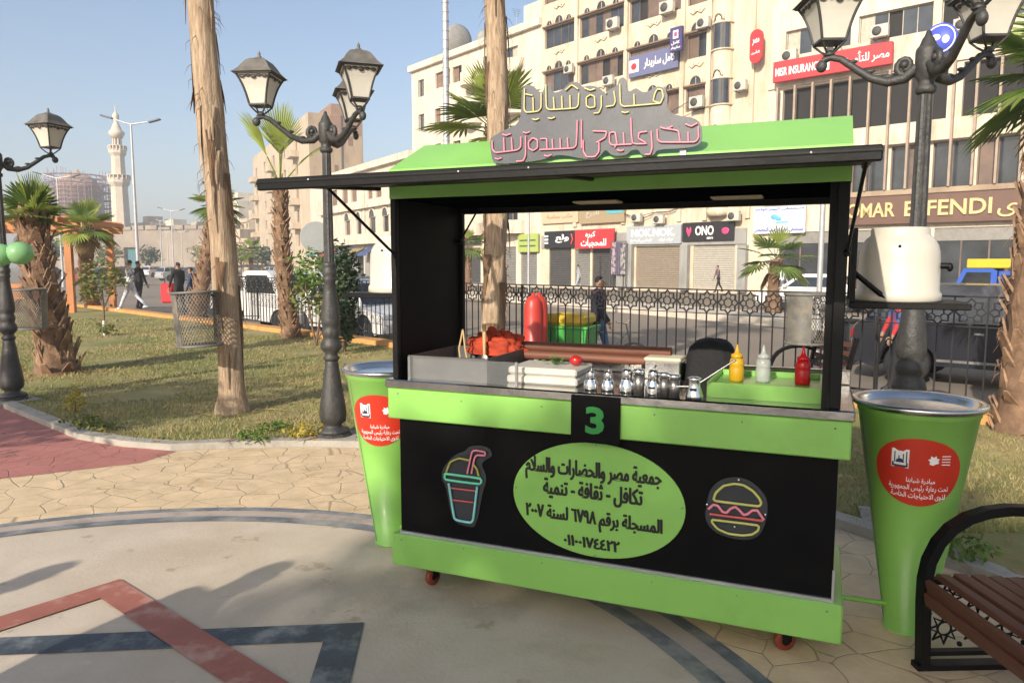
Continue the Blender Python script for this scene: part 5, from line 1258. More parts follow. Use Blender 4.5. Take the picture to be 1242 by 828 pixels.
# shop interiors and shutters
SHG=mat('grey_shutter',(.24,.225,.20),.5,.3,var=.15); SHB=mat('beige_shutter',(.27,.22,.16),.5,.2,var=.12); SHD_=mat('dark_shutter',(.07,.065,.06),.55,.2,var=.2); SHW=mat('pale_shutter',(.42,.385,.32),.5,.2,var=.1)
def shutter(par,r,mt,y=.12):
    m=MB(); a,b,c,d=r; n=int((d-c)/.14)
    for i in range(n): z=c+(d-c)*i/n; h=(d-c)/n; m.add([(a,y,z),(b,y,z),(b,y-.03,z+h*.5),(a,y-.03,z+h*.5),(b,y,z+h),(a,y,z+h)],[(0,1,2,3),(3,2,4,5)])
    return m.build('roller_shutter',mt,par)
for r,mt in zip(shops,(SHD_,SHG,SHB,SHW,SHD_)): shutter(bE,r,mt)
for xa in (755,765,832,902): x=fE.px(xa,330)[0]; m=MB(); m.box(x-.3,x+.3,-.35,-.003,0,fE.px(xa,297)[1]); m.build('shopfront_pier',GREYW,bE)
m=MB(); 
for q,(z0_,z1_) in enumerate(((fE.px(797,299)[1]+.05,fE.px(797,262)[1]),)): m.box(.2,fE.L-1.2,-.10,-.003,z0_,z0_+1.0)
m.build('shop_lintel',GREYW,bE)
rw=random.Random(9)
for i in range(9):
    xa=rw.uniform(1,fE.L*.5); xb=xa+rw.uniform(5,12); za=rw.uniform(4.6,15); zb_=za+rw.uniform(-1,1.5); m=MB(); m.tube([(xa+(xb-xa)*k/8,-.25,za+(zb_-za)*k/8-1.1*math.sin(math.pi*k/8)*rw.uniform(.5,1)) for k in range(9)],.022,4); m.build('cable',DARKG,bE)
# --- F: office building
bF=fF.empty('office_building','large cream office building with vertical fins, strip windows and a brown shop fascia','building')
H_F=26
zc0=fF.px(1100,178)[1]; 
def zf(x,y): return fF.px(x,y)[1]
def xf(x,y=100): return fF.px(x,y)[0]
z_br0,z_br1=zf(1100,272),zf(1100,236)       # brown fascia
z_w0,z_w1=zf(1100,230),zf(1100,176)         # strip windows
z_cb1=zf(1100,150)                           # top of cream band
z_b0,z_b1=z_cb1,zf(1010,100)         # recessed dark balcony level
z_s1=zf(1010,60)
rects=[]; NF=11
xs=[xf(945+0)]
Lf=fF.L
fw=2.05
k0=.7
wins=[]
x=k0
while x+fw<Lf:
    wins.append((x+.12,x+fw-.12,z_w0,z_w1)); x+=fw
bal=[(k0+.1,k0+4.4*fw-.2,z_b0+.05,z_b1),(k0+4.4*fw+.5,Lf-1,z_b0+.05,z_b1)]
up=[]
z=z_b1+1.9
while z+1.6<H_F:
    x=k0
    while x+2*fw<Lf: up.append((x+.15,x+2*fw-.25,z,z+1.45)); x+=2*fw
    z+=3.35
glz=[]
x=k0
while x+4.2<Lf: glz.append((x+.2,x+4.0,.05,z_br0-.25)); x+=4.2
shell('wall',fF,H_F,16,wins+bal+up+glz,CREAM2,bF)
for r in wins: window(bF,r,'d',rnd)
for r in up: window(bF,r,'w',rnd)
for a,b,c,d in bal:
    m=MB(); m.box(a+.01,b-.01,.9,.95,c+.01,d-.01); 
    n=int((b-a)/1.9)
    for i in range(n): m.add([(a+.2+i*1.9,.88,c+.1),(a+1.6+i*1.9,.88,c+.1),(a+1.6+i*1.9,.88,d-.5),(a+.2+i*1.9,.88,d-.5)],[(0,1,2,3)],1)
    m.build('loggia_back',[TAN,GLS],bF)
for r in glz:
    m=MB(); a,b,c,d=r; n=3
    for i in range(n):
        xa=a+(b-a)*i/n; xb=a+(b-a)*(i+1)/n; m.add([(xa+.04,.15,c),(xb-.04,.15,c),(xb-.04,.15,d-.7),(xa+.04,.15,d-.7)],[(0,1,2,3)],0); m.box(xa-.04 if i else xa,xa+.04,.1,.18,c,d,1)
    m.box(a,b,.08,.145,d-.68,d,2); m.build('shop_window',[GLS,FRD,SHG],bF)
m=MB(); m.box(0,Lf,-.35,-.003,z_w1+.05,z_cb1-.04,bev=.02); m.build('cream_band',CREAM2,bF)
m=MB(); m.box(0,Lf,-.5,-.003,z_w0-.30,z_w0-.02,bev=.02); m.build('ledge',TAN,bF)
FIN=mat('fin_brown',(.34,.26,.19),.7,var=.15,scale=2)
m=None
x=k0
while x<Lf:
    m=MB(); m.box(x-.055,x+.055,-.62,-.36,z_w0-.0,z_b1+.05); m.build('fin',FIN,bF); x+=fw/2
m=MB(); m.box(xf(940,60)-.3,Lf,-.12,-.003,z_b1+.1,z_b1+.55); m.build('lintel_band',CREAM2,bF)
BRF=mat('brown_fascia',(.13,.065,.042),.5,var=.12,scale=1.5)
GOLD=mat('gold_letters',(.62,.47,.22),.4,.2,var=.1)
a=fF.px(1030,272,-.45)
sx0=xf(1028,255)
GOLDT=GOLD
t=thing('shop_sign','long brown shop fascia with raised gold letters, above the shop windows at the right','sign',fF.M@Vector((sx0,-.42,z_br0)),fF.a)
hh=z_br1-z_br0; m=MB(); m.box(-.6,Lf-sx0,0,.4,0,hh,bev=.03); m.build('sign_panel',BRF,t)
def fpos(x,y): q=fF.px(x,y,-.5); return q[0]-sx0,q[1]-z_br0
m=MB()
for s,x0,x1,y in (('OMAR',1027,1085,263),('EFFENDI',1097,1203,253)):
    a_=fpos(x0,y);b_=fpos(x1,y); put_text(m,s,(a_[0]+b_[0])/2,hh*.5,-.005,.08,wd=b_[0]-a_[0],ht=hh*.50,bold=.02)
a_=fpos(1210,250); b_=fpos(1275,240); put_text(m,'عمر أفندى',(a_[0]+b_[0])/2+1.2,hh*.5,-.005,.08,wd=(b_[0]-a_[0])+2.4,ht=hh*.75,bold=.01)
m.build('lettering',GOLD,t)
REDS=flat('red_sign',(.50,.03,.035),.45); WHS=flat('white_lettering',(.82,.80,.78),.5); PURP=flat('slate_sign',(.13,.14,.25),.5); PURD=flat('purple_sign',(.06,.045,.15),.5); BLKS=flat('black_sign',(.018,.017,.018),.4); GRYS=flat('grey_sign',(.36,.38,.39),.5); BLUT=flat('blue_lettering',(.03,.06,.40),.5); LBLU=flat('light_blue_mark',(.10,.40,.75),.5); PNKS=flat('pink_mark',(.65,.05,.16),.5); YGS=flat('lime_sign',(.35,.42,.10),.5); BLUS=flat('blue_disc',(.06,.09,.55),.5)
a0=fF.px(937,101,-.75); b0=fF.px(1083,48,-.75)
def misr(W,H): pass
zt_=fF.px(937,76,-.75)[1]; zb_=fF.px(937,101,-.75)[1]
t=thing('shop_sign','long red insurance sign with white lettering across the office facade','sign',fF.M@Vector((a0[0],-.75,zb_)),fF.a); W_=b0[0]-a0[0]; hh=zt_-zb_
m=MB(); m.box(0,W_,0,.3,0,hh,bev=.03); m.build('sign_panel',REDS,t); m=MB(); put_text(m,'MISR INSURANCE',W_*.225,hh*.47,-.005,.03,wd=W_*.40,ht=hh*.40,bold=.02); put_text(m,'مصر للتأمين',W_*.80,hh*.5,-.005,.03,wd=W_*.36,ht=hh*.6,bold=.02); m.box(W_*.445,W_*.50,-.03,-.002,hh*.2,hh*.8); m.build('lettering',WHS,t)
# round-ended blade sign
x,z=fE.px(928,52,-1.0); p=fE.M@Vector((fE.px(921,52)[0]+.2,-.65,z)); t=thing('blade_sign','red round ended blade sign hanging off the facade beside the office building','sign',p,fE.a)
m=MB(); hz=.98; hx=.40; pts=[(hx*math.cos(R(a)),hz-hx+hx*math.sin(R(a))) for a in range(0,181,15)]+[(hx*math.cos(R(a)),-hz+hx+hx*math.sin(R(a))) for a in range(180,361,15)]
m.prism(pts,MXZ(.1),.2); m.build('sign_panel',REDS,t); m=MB(); put_text(m,'مصر',0,.25,-.105,.02,wd=.45,ht=.4,bold=.03); put_text(m,'للتأمين',0,-.35,-.105,.02,wd=.55,ht=.25,bold=.02); m.build('lettering',WHS,t); m=MB(); m.box(-.05,.05,.1,.62,.2,.28); m.build('bracket',STEELD,t)
# blue round sign above lamp
x,z=fF.px(1141,48,-.9); t=thing('round_sign','blue round sign high on the office facade behind the big lamp post','sign',fF.M@Vector((x,-.9,z)),fF.a); m=MB(); m.lathe([(.78,0),(.78,.12),(0,.12)],28,M=Matrix.Rotation(R(90),4,'X')); m.lathe([(0,0),(.78,0)],28,M=Matrix.Rotation(R(90),4,'X')); m.build('disc',BLUS,t); m=MB(); m.ring([(.70*math.cos(R(15*k)),.70*math.sin(R(15*k))) for k in range(24)],[(.64*math.cos(R(15*k)),.64*math.sin(R(15*k))) for k in range(24)],MXZ(-.124),.01); m.blob((-.2,-.13,.1),.22,.01,.16); m.blob((.25,-.13,-.05),.18,.01,.2); m.build('emblem',WHS,t)
# shop signs
sign(fE,'grey shop sign with pale embossed lettering between the red sign and the black kiss sign',759.5,297,826,275,GRYS,[('NOK.NOK.',WHS,.50,.62,.80,.42,.03),('للملابس الجاهزة',WHS,.28,.20,.40,.2),('نوك نوك',WHS,.74,.22,.25,.2)])
LIP=lambda mb,W,H: (mb.blob((W*.85,-.02,H*.52),W*.075,.02,H*.16,n=12,m=6),mb.blob((W*.85,-.025,H*.44),W*.06,.02,H*.12,n=12,m=6))
HRT=lambda mb,W,H: [mb.blob((W*.14+dx*W,-.02,H*.5+dz*H),W*.022,.02,H*.16,n=10,m=6) for dx,dz in ((-.03,.1),(.03,.1),(0,-.1),(-.015,0),(.015,0))]
sign(fE,'black shop sign with white lettering and a pink kiss mark',827,293,890,270.5,BLKS,[('ONO',WHS,.45,.55,.36,.5,.03),('store',WHS,.56,.16,.12,.13),(LIP,PNKS,0,0,0,0),(HRT,PNKS,0,0,0,0)])
sign(fE,'bright red shop sign with white lettering left of the grey sign',697,302,744,279,REDS,[('كبره',WHS,.42,.72,.26,.36,.03),('للمحجبات',WHS,.5,.28,.66,.46,.03)],off=-.6)
def bars(mb,W,H):
    for k in range(3): mb.box(W*.02,W*.14,-.03,-.004,H*(.25+.2*k),H*(.36+.2*k))
sign(fE,'black shop sign with thick white lettering and a red mark left of the red sign',660,301,697,281,BLKS,[('ولع',WHS,.60,.55,.44,.5,.04),(bars,WHS,0,0,0,0),(lambda mb,W,H:mb.tube([(W*.9,-.03,H*.8),(W*.95,-.03,H*.5),(W*.9,-.03,H*.2)],.08,5),REDS,0,0,0,0)])
sign(fD,'yellow green shop sign partly hidden by the trunk behind the cart',628,306,652,284,YGS,[(lambda mb,W,H:[mb.box(W*.1,W*.9,-.02,-.004,H*z,H*(z+.08)) for z in (.3,.6)],mm('dark_green_ink',(.05,.12,.04),.5),0,0,0,0)],off=-.3)
sign(fD,'black shop sign with a pink squiggle left of the trunk behind the cart',556,297,581,281,BLKS,[(lambda mb,W,H:mb.tube([(W*(.15+.07*k),-.03,H*(.5+.2*math.sin(k*1.7))) for k in range(11)],.09,5),PNKS,0,0,0,0)],off=-.3)
sign(fE,'dusty tan fabric sign with a turquoise corner on the first floor over the shops',703,272,757,249,flat('tan_sign',(.32,.24,.14),.7),[(lambda mb,W,H:mb.box(W*.62,W*.98,-.03,-.004,H*.45,H*.98),flat('turquoise',(.10,.36,.42),.6),0,0,0,0),('للبيع',flat('tan_ink',(.5,.45,.35),.6),.3,.5,.3,.4)],off=-.3)
sign(fE,'pale peach first floor signboard with faint lettering left of the tan one',657,272,701,256,flat('peach_sign',(.55,.40,.26),.7),[('مكتب محاسبة',flat('peach_ink',(.42,.25,.16),.6),.5,.5,.7,.4)],off=-.2)
sign(fF,'white hospital sign with blue lettering below the cart roof at the right',913,284,977,252,flat('white_sign',(.70,.70,.72),.5),[('مستشفى السيدة زينب التخصصى',BLUT,.5,.15,.95,.2,.02),('مستشفى اليوم الواحد',BLUT,.5,.90,.95,.14,.02),(lambda mb,W,H:(mb.blob((W*.42,-.03,H*.62),W*.07,.02,H*.10),mb.blob((W*.5,-.03,H*.55),W*.06,.02,H*.08),mb.box(W*.45,W*.68,-.02,-.004,H*.38,H*.44)),LBLU,0,0,0,0)],off=-.3)
sign(fE,'slate blue sign with white Arabic lettering under the arched windows',762,95.5,822,70,PURP,[('كامل ساريدار',WHS,.64,.5,.62,.5,.02),(lambda mb,W,H:mb.box(W*.02,W*.22,-.02,-.004,H*.22,H*.8),WHS,0,0,0,0),(lambda mb,W,H:mb.blob((W*.12,-.03,H*.5),W*.06,.02,H*.16),REDS,0,0,0,0)],off=-.35,depth=.15)
t,W_,H_=sign(fE,'small dark purple blade sign at the right end of the slate blue sign',812,64,827,35,PURD,[('كامل',WHS,.5,.34,.7,.16,.03),('ساريدار',WHS,.5,.14,.8,.14,.03),(lambda mb,W,H:mb.box(W*.28,W*.72,-.02,-.004,H*.52,H*.86),WHS,0,0,0,0),(lambda mb,W,H:mb.box(W*.38,W*.62,-.03,-.021,H*.6,H*.78),PNKS,0,0,0,0)],off=-1.1,depth=.25,name='blade_sign')
for (f,x,y,lb,s) in ((fE,743,29,'air conditioner under the upper window band, middle bay of the arched facade',1.25),(fE,809,9,'air conditioner at the top edge of the photo on the arched facade',1.3),(fE,845,124,'air conditioner under the fourth bay just above the cart roof',1.2),(fE,898,104,'tilted grey air conditioner beside the rounded bay',1.0),(fE,772,264,'left one of two air conditioners over the grey shop sign',1.0),(fE,799,266,'right one of two air conditioners over the grey shop sign',1.0),(fE,890,262,'air conditioner over the black kiss sign',1.0),(fF,957,68,'air conditioner above the left end of the red insurance sign',1.1),(fF,1067,38,'air conditioner above the right end of the red insurance sign',1.1)):
    ac_unit(f,x,y,lb,s)
# hanging cloth and stock before the shops
x,z=fE.px(749,320,-.6); t=thing('hanging_clothes','row of patterned dresses hung outside the shop right of the red sign','clothes',fE.M@Vector((x,-.6,0)),fE.a)
for i,c in enumerate(((.45,.35,.40),(.12,.10,.16),(.40,.38,.36))):
    m=MB(); vs=[];fs=[]
    for k in range(9):
        for z_ in (1.0,3.3): vs.append((-.6+.42*i+.40*k/8,.08*math.sin(k*1.6+i),z_))
    fs=[(2*k,2*k+2,2*k+3,2*k+1) for k in range(8)]; m.add(vs,fs); m.build('dress',cloth('dress%d'%i,c,(.1,.08,.1),4),t)
m=MB(); m.box(-.7,.8,-.03,.03,3.32,3.38); m.box(-.7,-.64,-.03,.03,0,3.32); m.box(.74,.8,-.03,.03,0,3.32); m.build('rack',STEELD,t)
# --- D: white-cream building with balconies
bD=fD.empty('apartment_building','cream apartment block with rounded balconies and brown shutters behind the cart roof','building')
zD0=fD.px(505,82)[1]; H_D=zD0
def rD(x0,y0,x1,y1): a=fD.px(x0,y0);b=fD.px(x1,y1); c=fD.px(x0,y1); return (a[0],b[0],a[1],(b[1]+c[1])/2+.0)
wD=[]
zs_=[zD0-2.6-3.25*k for k in range(7)]
xD=lambda px:fD.px(px,100)[0]
for i,z in enumerate(zs_):
    if z<3.3: continue
    wD+= [(xD(507),xD(514),z-.3,z+1.3),(xD(528),xD(546),z,z+1.4) if i==0 else (xD(527),xD(534),z,z+1.4),(xD(549),xD(560),z,z+1.4) if i==0 else (xD(549),xD(558),z,z+1.3),(xD(586),xD(598),z-.6,z+1.4),(xD(612),xD(628),z-.5,z+1.4)]
shD=[(xD(558)+0,xD(582),.05,3.2),(xD(632),fD.L-.4,.05,3.3),(xD(590),xD(626),.05,3.2)]
shell('wall',fD,H_D,14,wD+shD,CREAM2,bD)
for k,r in enumerate(wD): window(bD,r,'s' if k%5 in (1,2) else 'w',rnd)
for r,mt in zip(shD,(SHD_,SHG,SHG)): shutter(bD,r,mt)
for i,z in enumerate(zs_):
    if z<3.3: continue
    for (xa,xb) in ((xD(566),xD(585)),(xD(600),xD(637))):
        m=MB(); cx=(xa+xb)/2; hw2=(xb-xa)/2; n=12
        o=[(cx+hw2*math.cos(R(180+180*k/n)),-.02+1.3*math.sin(R(180+180*k/n))) for k in range(n+1)]
        m.prism(o,Matrix.Translation((0,0,z-.9)),.15); inn=[(cx+(hw2-.12)*math.cos(R(180+180*k/n)),-.02+1.18*math.sin(R(180+180*k/n))) for k in range(n+1)]
        m.ring(o,inn,Matrix.Translation((0,0,z-.748)),.95); m.build('balcony',CREAM2,bD)
m=MB(); m.box(-.2,fD.L+.1,-.35,-.003,H_D-.35,H_D+.25,bev=.03); m.box(-.2,.1,-.002,13,H_D+.001,H_D+.25); m.build('parapet',CREAM2,bD)
# higher set-back part with clutter right of D
m=MB(); m.box(xD(608),fD.L-.05,2.5,9,H_D+.002,H_D+2.9); m.build('roof_room',CREAM2,bD)
DISHM=mat('dish_grey',(.26,.25,.23),.6,var=.2)
def dish(p,r,label,rz=0,el=35):
    t=thing('satellite_dish',label,'satellite dish',p,rz,'satellite dishes')
    Mr=Matrix.Translation((0,0,r*1.2))@Matrix.Rotation(R(el+50),4,'X')
    m=MB(); m.lathe([(0,-.18*r),(.5*r,-.12*r),(.85*r,.02*r),(r,.12*r),(r*.98,.14*r),(.5*r,-.08*r),(0,-.14*r)],22,M=Mr); m.build('reflector',DISHM,t); m=MB(); m.tube([(0,0,0),(0,0,r*1.1)],.05*r+.02,6); m.tube([Mr@Vector((0,-.9*r,0)),Mr@Vector((0,0,.8*r))],.03*r,5); m.build('mast',STEELD,t)
p=fD.M@Vector((xD(541),1.5,H_D)); dish((p.x,p.y,p.z),1.45,'large satellite dish on the left end of the cream block roof, behind the tall mast',R(-150))
p=fD.M@Vector((xD(573),1.5,H_D)); dish((p.x,p.y,p.z),.8,'small satellite dish on the cream block roof',R(-170))
for k,(px,h) in enumerate(((519,2.6),(556,2.0),(594,3.2),(628,2.4))):
    q=fD.M@Vector((xD(px),3.0,H_D+(2.901 if px>608 else .003))); t=thing('roof_antenna','thin roof antenna, %s on the cream block roof'%('leftmost','second from the left','third from the left','rightmost')[k],'antenna',q,fD.a+k*.7,'roof antennas'); m=MB(); m.tube([(0,0,0),(0,0,h)],[.03,.02],5)
    for i in range(5): m.tube([(-.45+.06*i,0,h-.15*i-.05),(.45-.06*i,0,h-.15*i-.05)],.014,4)
    m.build('mast',STEELD,t)
for k,(f,px,py,s) in enumerate(((fE,690,84,1.0),(fE,738,98,1.1),(fE,800,112,1.0),(fE,853,28,1.1),(fF,1010,62,1.1),(fF,1168,30,1.0))):
    ac_unit(f,px,py,('dusty air conditioner %s')%('low on the left bay of the arched facade','under the second bay window of the arched facade','below the slate blue sign','by the top right arched window beside the rounded bay','above the middle of the red insurance sign','high on the office facade right of the big lamp post')[k],s)
# --- C: lower beige building, three storeys
bC=fC.empty('apartment_building','low beige three storey building with arched first floor windows left of the cart','building')
zC=fC.px(460,199)[1]; H_C=zC
xC=lambda px:fC.px(px,250)[0]
zA=[fC.px(450,y)[1] for y in (241,220)]; zBq=[fC.px(450,y)[1] for y in (283,264)]
wC=[];wC2=[]
for a,b in ((402,409),(415,422),(426,433),(446,452),(456,463),(473,480),(485,492)): wC.append((xC(a),xC(b),zA[0],zA[1]))
for a,b in ((418,424),(432,438),(448,455),(464,471),(480,488)): wC2.append((xC(a),xC(b),zBq[0],zBq[1]))
shC=[(xC(384+k*16),xC(394+k*16),.05,3.0) for k in range(7)]
shell('wall',fC,H_C,16,wC+wC2+shC,CREAM2,bC)
for r in wC: window(bC,r,'s',rnd)
for r in wC2:
    window(bC,r,'d',rnd); m=MB(); a,b,c,d=r; K=8; cx=(a+b)/2; rr=(b-a)/2
    m.tube([(cx+(rr+.12)*math.cos(math.pi*k/K),-.06,d+.05+(rr+.12)*math.sin(math.pi*k/K)) for k in range(K+1)],.14,5); m.add([(cx+rr*math.cos(math.pi*k/K),-.012,d+.03+rr*math.sin(math.pi*k/K)) for k in range(K+1)],[tuple(range(K+1))[::-1]],1); m.build('arch_hood',[CREAM2,GLS],bC)
for r,mt in zip(shC,(SHD_,SHG,SHW,SHD_,SHB,SHG,SHD_)): shutter(bC,r,mt)
m=MB(); zl=fC.px(450,296)[1]; m.box(xC(402),fC.L,-.9,-.003,zl,zl+.3); m.box(xC(410),fC.L,-.9,-.8,zl+.302,zl+1.15); zl=fC.px(450,252)[1]; m.box(xC(390),fC.L,-.5,-.003,zl,zl+.35); m.box(0,fC.L,-.5,-.003,H_C-.3,H_C+.4); m.build('cornice',CREAM2,bC)
m=MB(); m.box(.1,fC.L-.1,-.14,-.003,3.02,3.95); m.build('shop_lintel',GREYW,bC)
for k in range(7): m=MB(); m.box(xC(394.4+k*16),xC(399.6+k*16),-.12,-.003,0,3.019); m.build('shopfront_pier',GREYW,bC)
for k in range(7): m=MB(); m.add([(xC(383+k*16),-.16,3.6),(xC(395+k*16),-.16,3.6),(xC(395+k*16),-1.5,2.9),(xC(383+k*16),-1.5,2.9),(xC(395+k*16),-1.5,2.65),(xC(383+k*16),-1.5,2.65)],[(0,1,2,3),(3,2,4,5)]); m.build('shop_awning',cloth('awning_cloth%d'%k,((.05,.16,.20),(.25,.05,.04),(.12,.12,.13),(.30,.22,.10),(.05,.08,.2),(.2,.04,.04),(.10,.14,.08))[k]),bC)
m=MB(); m.box(xC(396),xC(398),-.12,-.003,0,H_C-.4); m.box(xC(441),xC(443),-.12,-.003,0,H_C-.4); m.build('pilaster',CREAM2,bC)
# --- B: tall beige block with blank party wall and a brick upper storey
bB=fB.empty('apartment_building','tall beige block with blank brown party wall and brick roof storey behind the lamp post','building')
zB=fB.px(330,172)[1]; H_B=zB
wB=[]
nf=int(H_B/3.4)
for k in range(1,nf):
    for q in range(5): wB.append((3+q*9.2,4.6+q*9.2,k*3.4+1.0,k*3.4+2.7)); 
shell('wall',fB,H_B,7.5,wB,BEIGE,bB)
for r in wB: window(bB,r,'s',rnd)
for k in range(2,nf,1):
    for q in (0,2,4):
        m=MB(); m.box(2+q*9.2,5.6+q*9.2,-1.2,-.003,k*3.4+.0,k*3.4+.9); m.build('balcony',BEIGE,bB)
m=MB(); m.box(fB.L+.003,fB.L+.06,.02,7.45,0,H_B-.02); m.build('party_wall',TAN,bB)
for yy,zz,ww,hh in ((1.6,H_B-5,.6,1.3),(3.4,H_B-8,.5,1.2),(5.4,H_B-4,.6,1.2),(6.2,H_B-8,.5,1.3)):
    m=MB(); m.box(fB.L+.062,fB.L+.12,yy,yy+ww,zz,zz+hh); m.build('side_window',SHUT,bB)
m=MB(); m.box(fB.L+.061,fB.L+.2,4.4,4.55,0,H_B); m.build('drain_pipe',STEELD,bB)
m=MB(); m.box(fB.L+.061,fB.L+.08,3.0,7.3,H_B-2.6,H_B-.1); m.build('exposed_brick',BRICK,bB)
m=MB(); m.box(fB.L-14,fB.L-.3,3.2,7.4,H_B+.003,H_B+1.5); m.box(fB.L-9,fB.L-.3,5.6,7.4,H_B+1.503,H_B+2.2); m.build('brick_storey',BRICK,bB)
bG=Fac(Vector((-38,118)),Vector((-27,101)))
# --- far low house with pipes to left of B and distant row
def farhouse(label,pxa,pxb,pytop,Y,mt,rows_=4,cols=5,yb=None,group='distant buildings at the end of the street'):
    a=at(pxa,330,Y); b=at(pxb,330,Y*.96); f=Fac((a.x,a.y),(b.x,b.y)); t=f.empty('distant_building',label,'building',group); H=max(f.px(pxa,pytop)[1],3); ws=[]
    for i in range(rows_):
        for j in range(cols): 
            x=f.L*(j+.3)/cols; z=H*(i+.35)/rows_; ws.append((x,x+f.L*.4/cols,z,z+H*.35/rows_))
    shell('wall',f,H,12,ws,mt,t)
    for r in ws: window(t,r,'s',rnd)
    m=MB(); m.box(0,f.L,-.3,-.003,H-.5,H+.3); m.box(f.L*.2,f.L*.5,2,6,H+.301,H+2.3); m.build('parapet',mt,t); return f
farhouse('pale distant block just right of the tall bare palm trunk',272,292,246,175,CREAM2,6,4)
farhouse('small distant beige house right of the bare palm trunk, beside the pale block',290,304,268,165,BEIGE,4,3)
farhouse('low distant house under the distant pale block',262,303,292,150,BEIGE,2,6)
farhouse('low white distant building on top of the long wall',189,221,276,215,CREAM2,2,6)
farhouse('low distant cream building behind the street lamps, left of the bare trunk',221,246,279,220,BEIGE,2,5)
farhouse('low distant pale building beside the foot of the minaret',163,190,272,225,BEIGE,2,5)
# --- long stone wall, minaret and scaffolded dome
STONE=mat('old_stone',(.33,.27,.21),.95,var=.2,scale=.25,bump=.4,bscale=4,c2=(.24,.19,.15),c2pos=.55,c2w=.2,c2scale=.12)
STONEL=mat('pale_stone',(.60,.50,.38),.9,var=.12,scale=.4,bump=.3,bscale=3)
a=at(60,330,172); b=at(268,330,160); fW=Fac((a.x,a.y),(b.x,b.y))
t=fW.empty('stone_wall','long brown stone enclosure wall at the far end of the park','wall'); HW=fW.px(160,279)[1]
m=MB(); gates=[(fW.px(151,320)[0],fW.px(166,320)[0],.05,fW.px(151,300)[1]),(fW.px(103,320)[0],fW.px(110,320)[0],.05,4.5)]
wall_holes(m,fW.L,HW,gates,dep=1); m.add([(0,0,HW),(fW.L,0,HW),(fW.L,5,HW),(0,5,HW),(0,5,0),(fW.L,5,0)],[(0,1,2,3),(3,2,5,4)])
m.build('masonry',STONE,t); m=MB(); 
for g_ in gates: m.box(g_[0],g_[1],.9,.95,.05,g_[3])
m.build('gate',mat('teal_gate',(.05,.16,.18),.6),t)
m=MB(); x=0
while x<fW.L: m.box(x,x+3,-.3,4.5,HW+.003,HW+.5+.5*hsh(x)); x+=3.4
m.build('coping',STONE,t)
for k,(px,Y,h) in enumerate(((293,128,5),(318,112,4.5),(247,140,5.5),(182,125,4.5),(133,120,5),(62,110,5.5))):
    q=at(px,330,Y); tt=thing('street_tree',('dusty round street tree, %s')%('just right of the bare trunk far away','behind the tiny palm','just left of the bare trunk far away','beside the tall street light far away','behind the sapling far away','behind the pergola far away')[k],'tree',(q.x,q.y,-.3),0,'distant street trees'); m=MB(); m.tube([(0,0,0),(0,0,h*.6)],[.2,.12],6); m.build('trunk',STEM,tt); m=MB(); leafcloud(m,(0,0,h*.72),(h*.42,h*.42,h*.36),420,.32,random.Random(k),hollow=.2); m.build('crown',[LDARK if k%2 else LOLIVE],tt)
YM=195; p=at(150,322,YM); zt=at(147,128,YM).z
t=thing('minaret','slender pale stone minaret with two balconies and a bulb top','minaret',(p.x,p.y,0))
def mz(y): return at(150,y,YM).z
def mr(wpx): return wpx/2/FPX*YM
m=MB(); m.lathe([(mr(22),0),(mr(21),mz(275)),(mr(19),mz(230)),(mr(18.5),mz(227)),(mr(25),mz(222)),(mr(25),mz(217)),(mr(21),mz(216))],8,smooth=False); m.build('base_shaft',STONEL,t)
m=MB(); m.lathe([(mr(16),mz(216.5)),(mr(15),mz(190)),(mr(20),mz(186)),(mr(20),mz(182)),(mr(15),mz(181))],8,smooth=False); m.build('middle_shaft',STONEL,t)
m=MB(); 
for k in range(8): a=R(45*k); m.tube([(mr(8.5)*math.cos(a),mr(8.5)*math.sin(a),mz(181)),(mr(8.5)*math.cos(a),mr(8.5)*math.sin(a),mz(168))],mr(2.2),6)
m.tube([(0,0,mz(181)),(0,0,mz(168))],mr(5),8); m.build('pavilion',STONEL,t)
m=MB(); m.lathe([(mr(12),mz(168)),(mr(17),mz(163)),(mr(17),mz(160)),(mr(12),mz(158)),(mr(8),mz(152)),(mr(5),mz(149)),(mr(4),mz(147)),(mr(7.5),mz(143)),(mr(6.5),mz(139)),(mr(2),mz(136)),(mr(1.2),mz(134)),(mr(1.8),mz(133)),(mr(.6),mz(128)),(0,mz(127))],16); m.build('bulb_top',STONEL,t)
m=MB()
for zz in (218,182.5): 
    for k in range(16): a=R(22.5*k); rr=mr(25 if zz>200 else 20)*.97; m.box(rr*math.cos(a)-.12,rr*math.cos(a)+.12,rr*math.sin(a)-.12,rr*math.sin(a)+.12,mz(zz),mz(zz)+1.1)
[m.lathe([(mr(w_)*.94,z_),(mr(w_),z_),(mr(w_),z_+.15),(mr(w_)*.94,z_+.15)],16) for w_,z_ in ((25,mz(218)+1.0),(20,mz(182.5)+1.0))]; m.build('balustrade',STONEL,t)
YD=205; p=at(100,322,YD)
t=thing('domed_mosque','round masonry dome wrapped in scaffolding behind the park','mosque',(p.x,p.y,0))
dz=lambda y:at(100,y,YD).z; dr=lambda w:w/2/FPX*YD
DOMB=mat('dome_masonry',(.44,.27,.18),.9,var=.2,scale=.4,bump=.3,bscale=3)
m=MB(); m.box(-dr(70),dr(66),-dr(20),dr(30),0,dz(262)); m.build('prayer_hall',STONE,t)
m=MB(); m.lathe([(dr(48),dz(262)),(dr(48),dz(228)),(dr(50),dz(227)),(dr(46),dz(225)),(dr(40),dz(218)),(dr(26),dz(213)),(dr(8),dz(210)),(dr(3),dz(206)),(0,dz(205))],28); m.build('dome',DOMB,t)
SCAF=mat('scaffold_pole',(.28,.20,.22),.7)
m=MB()
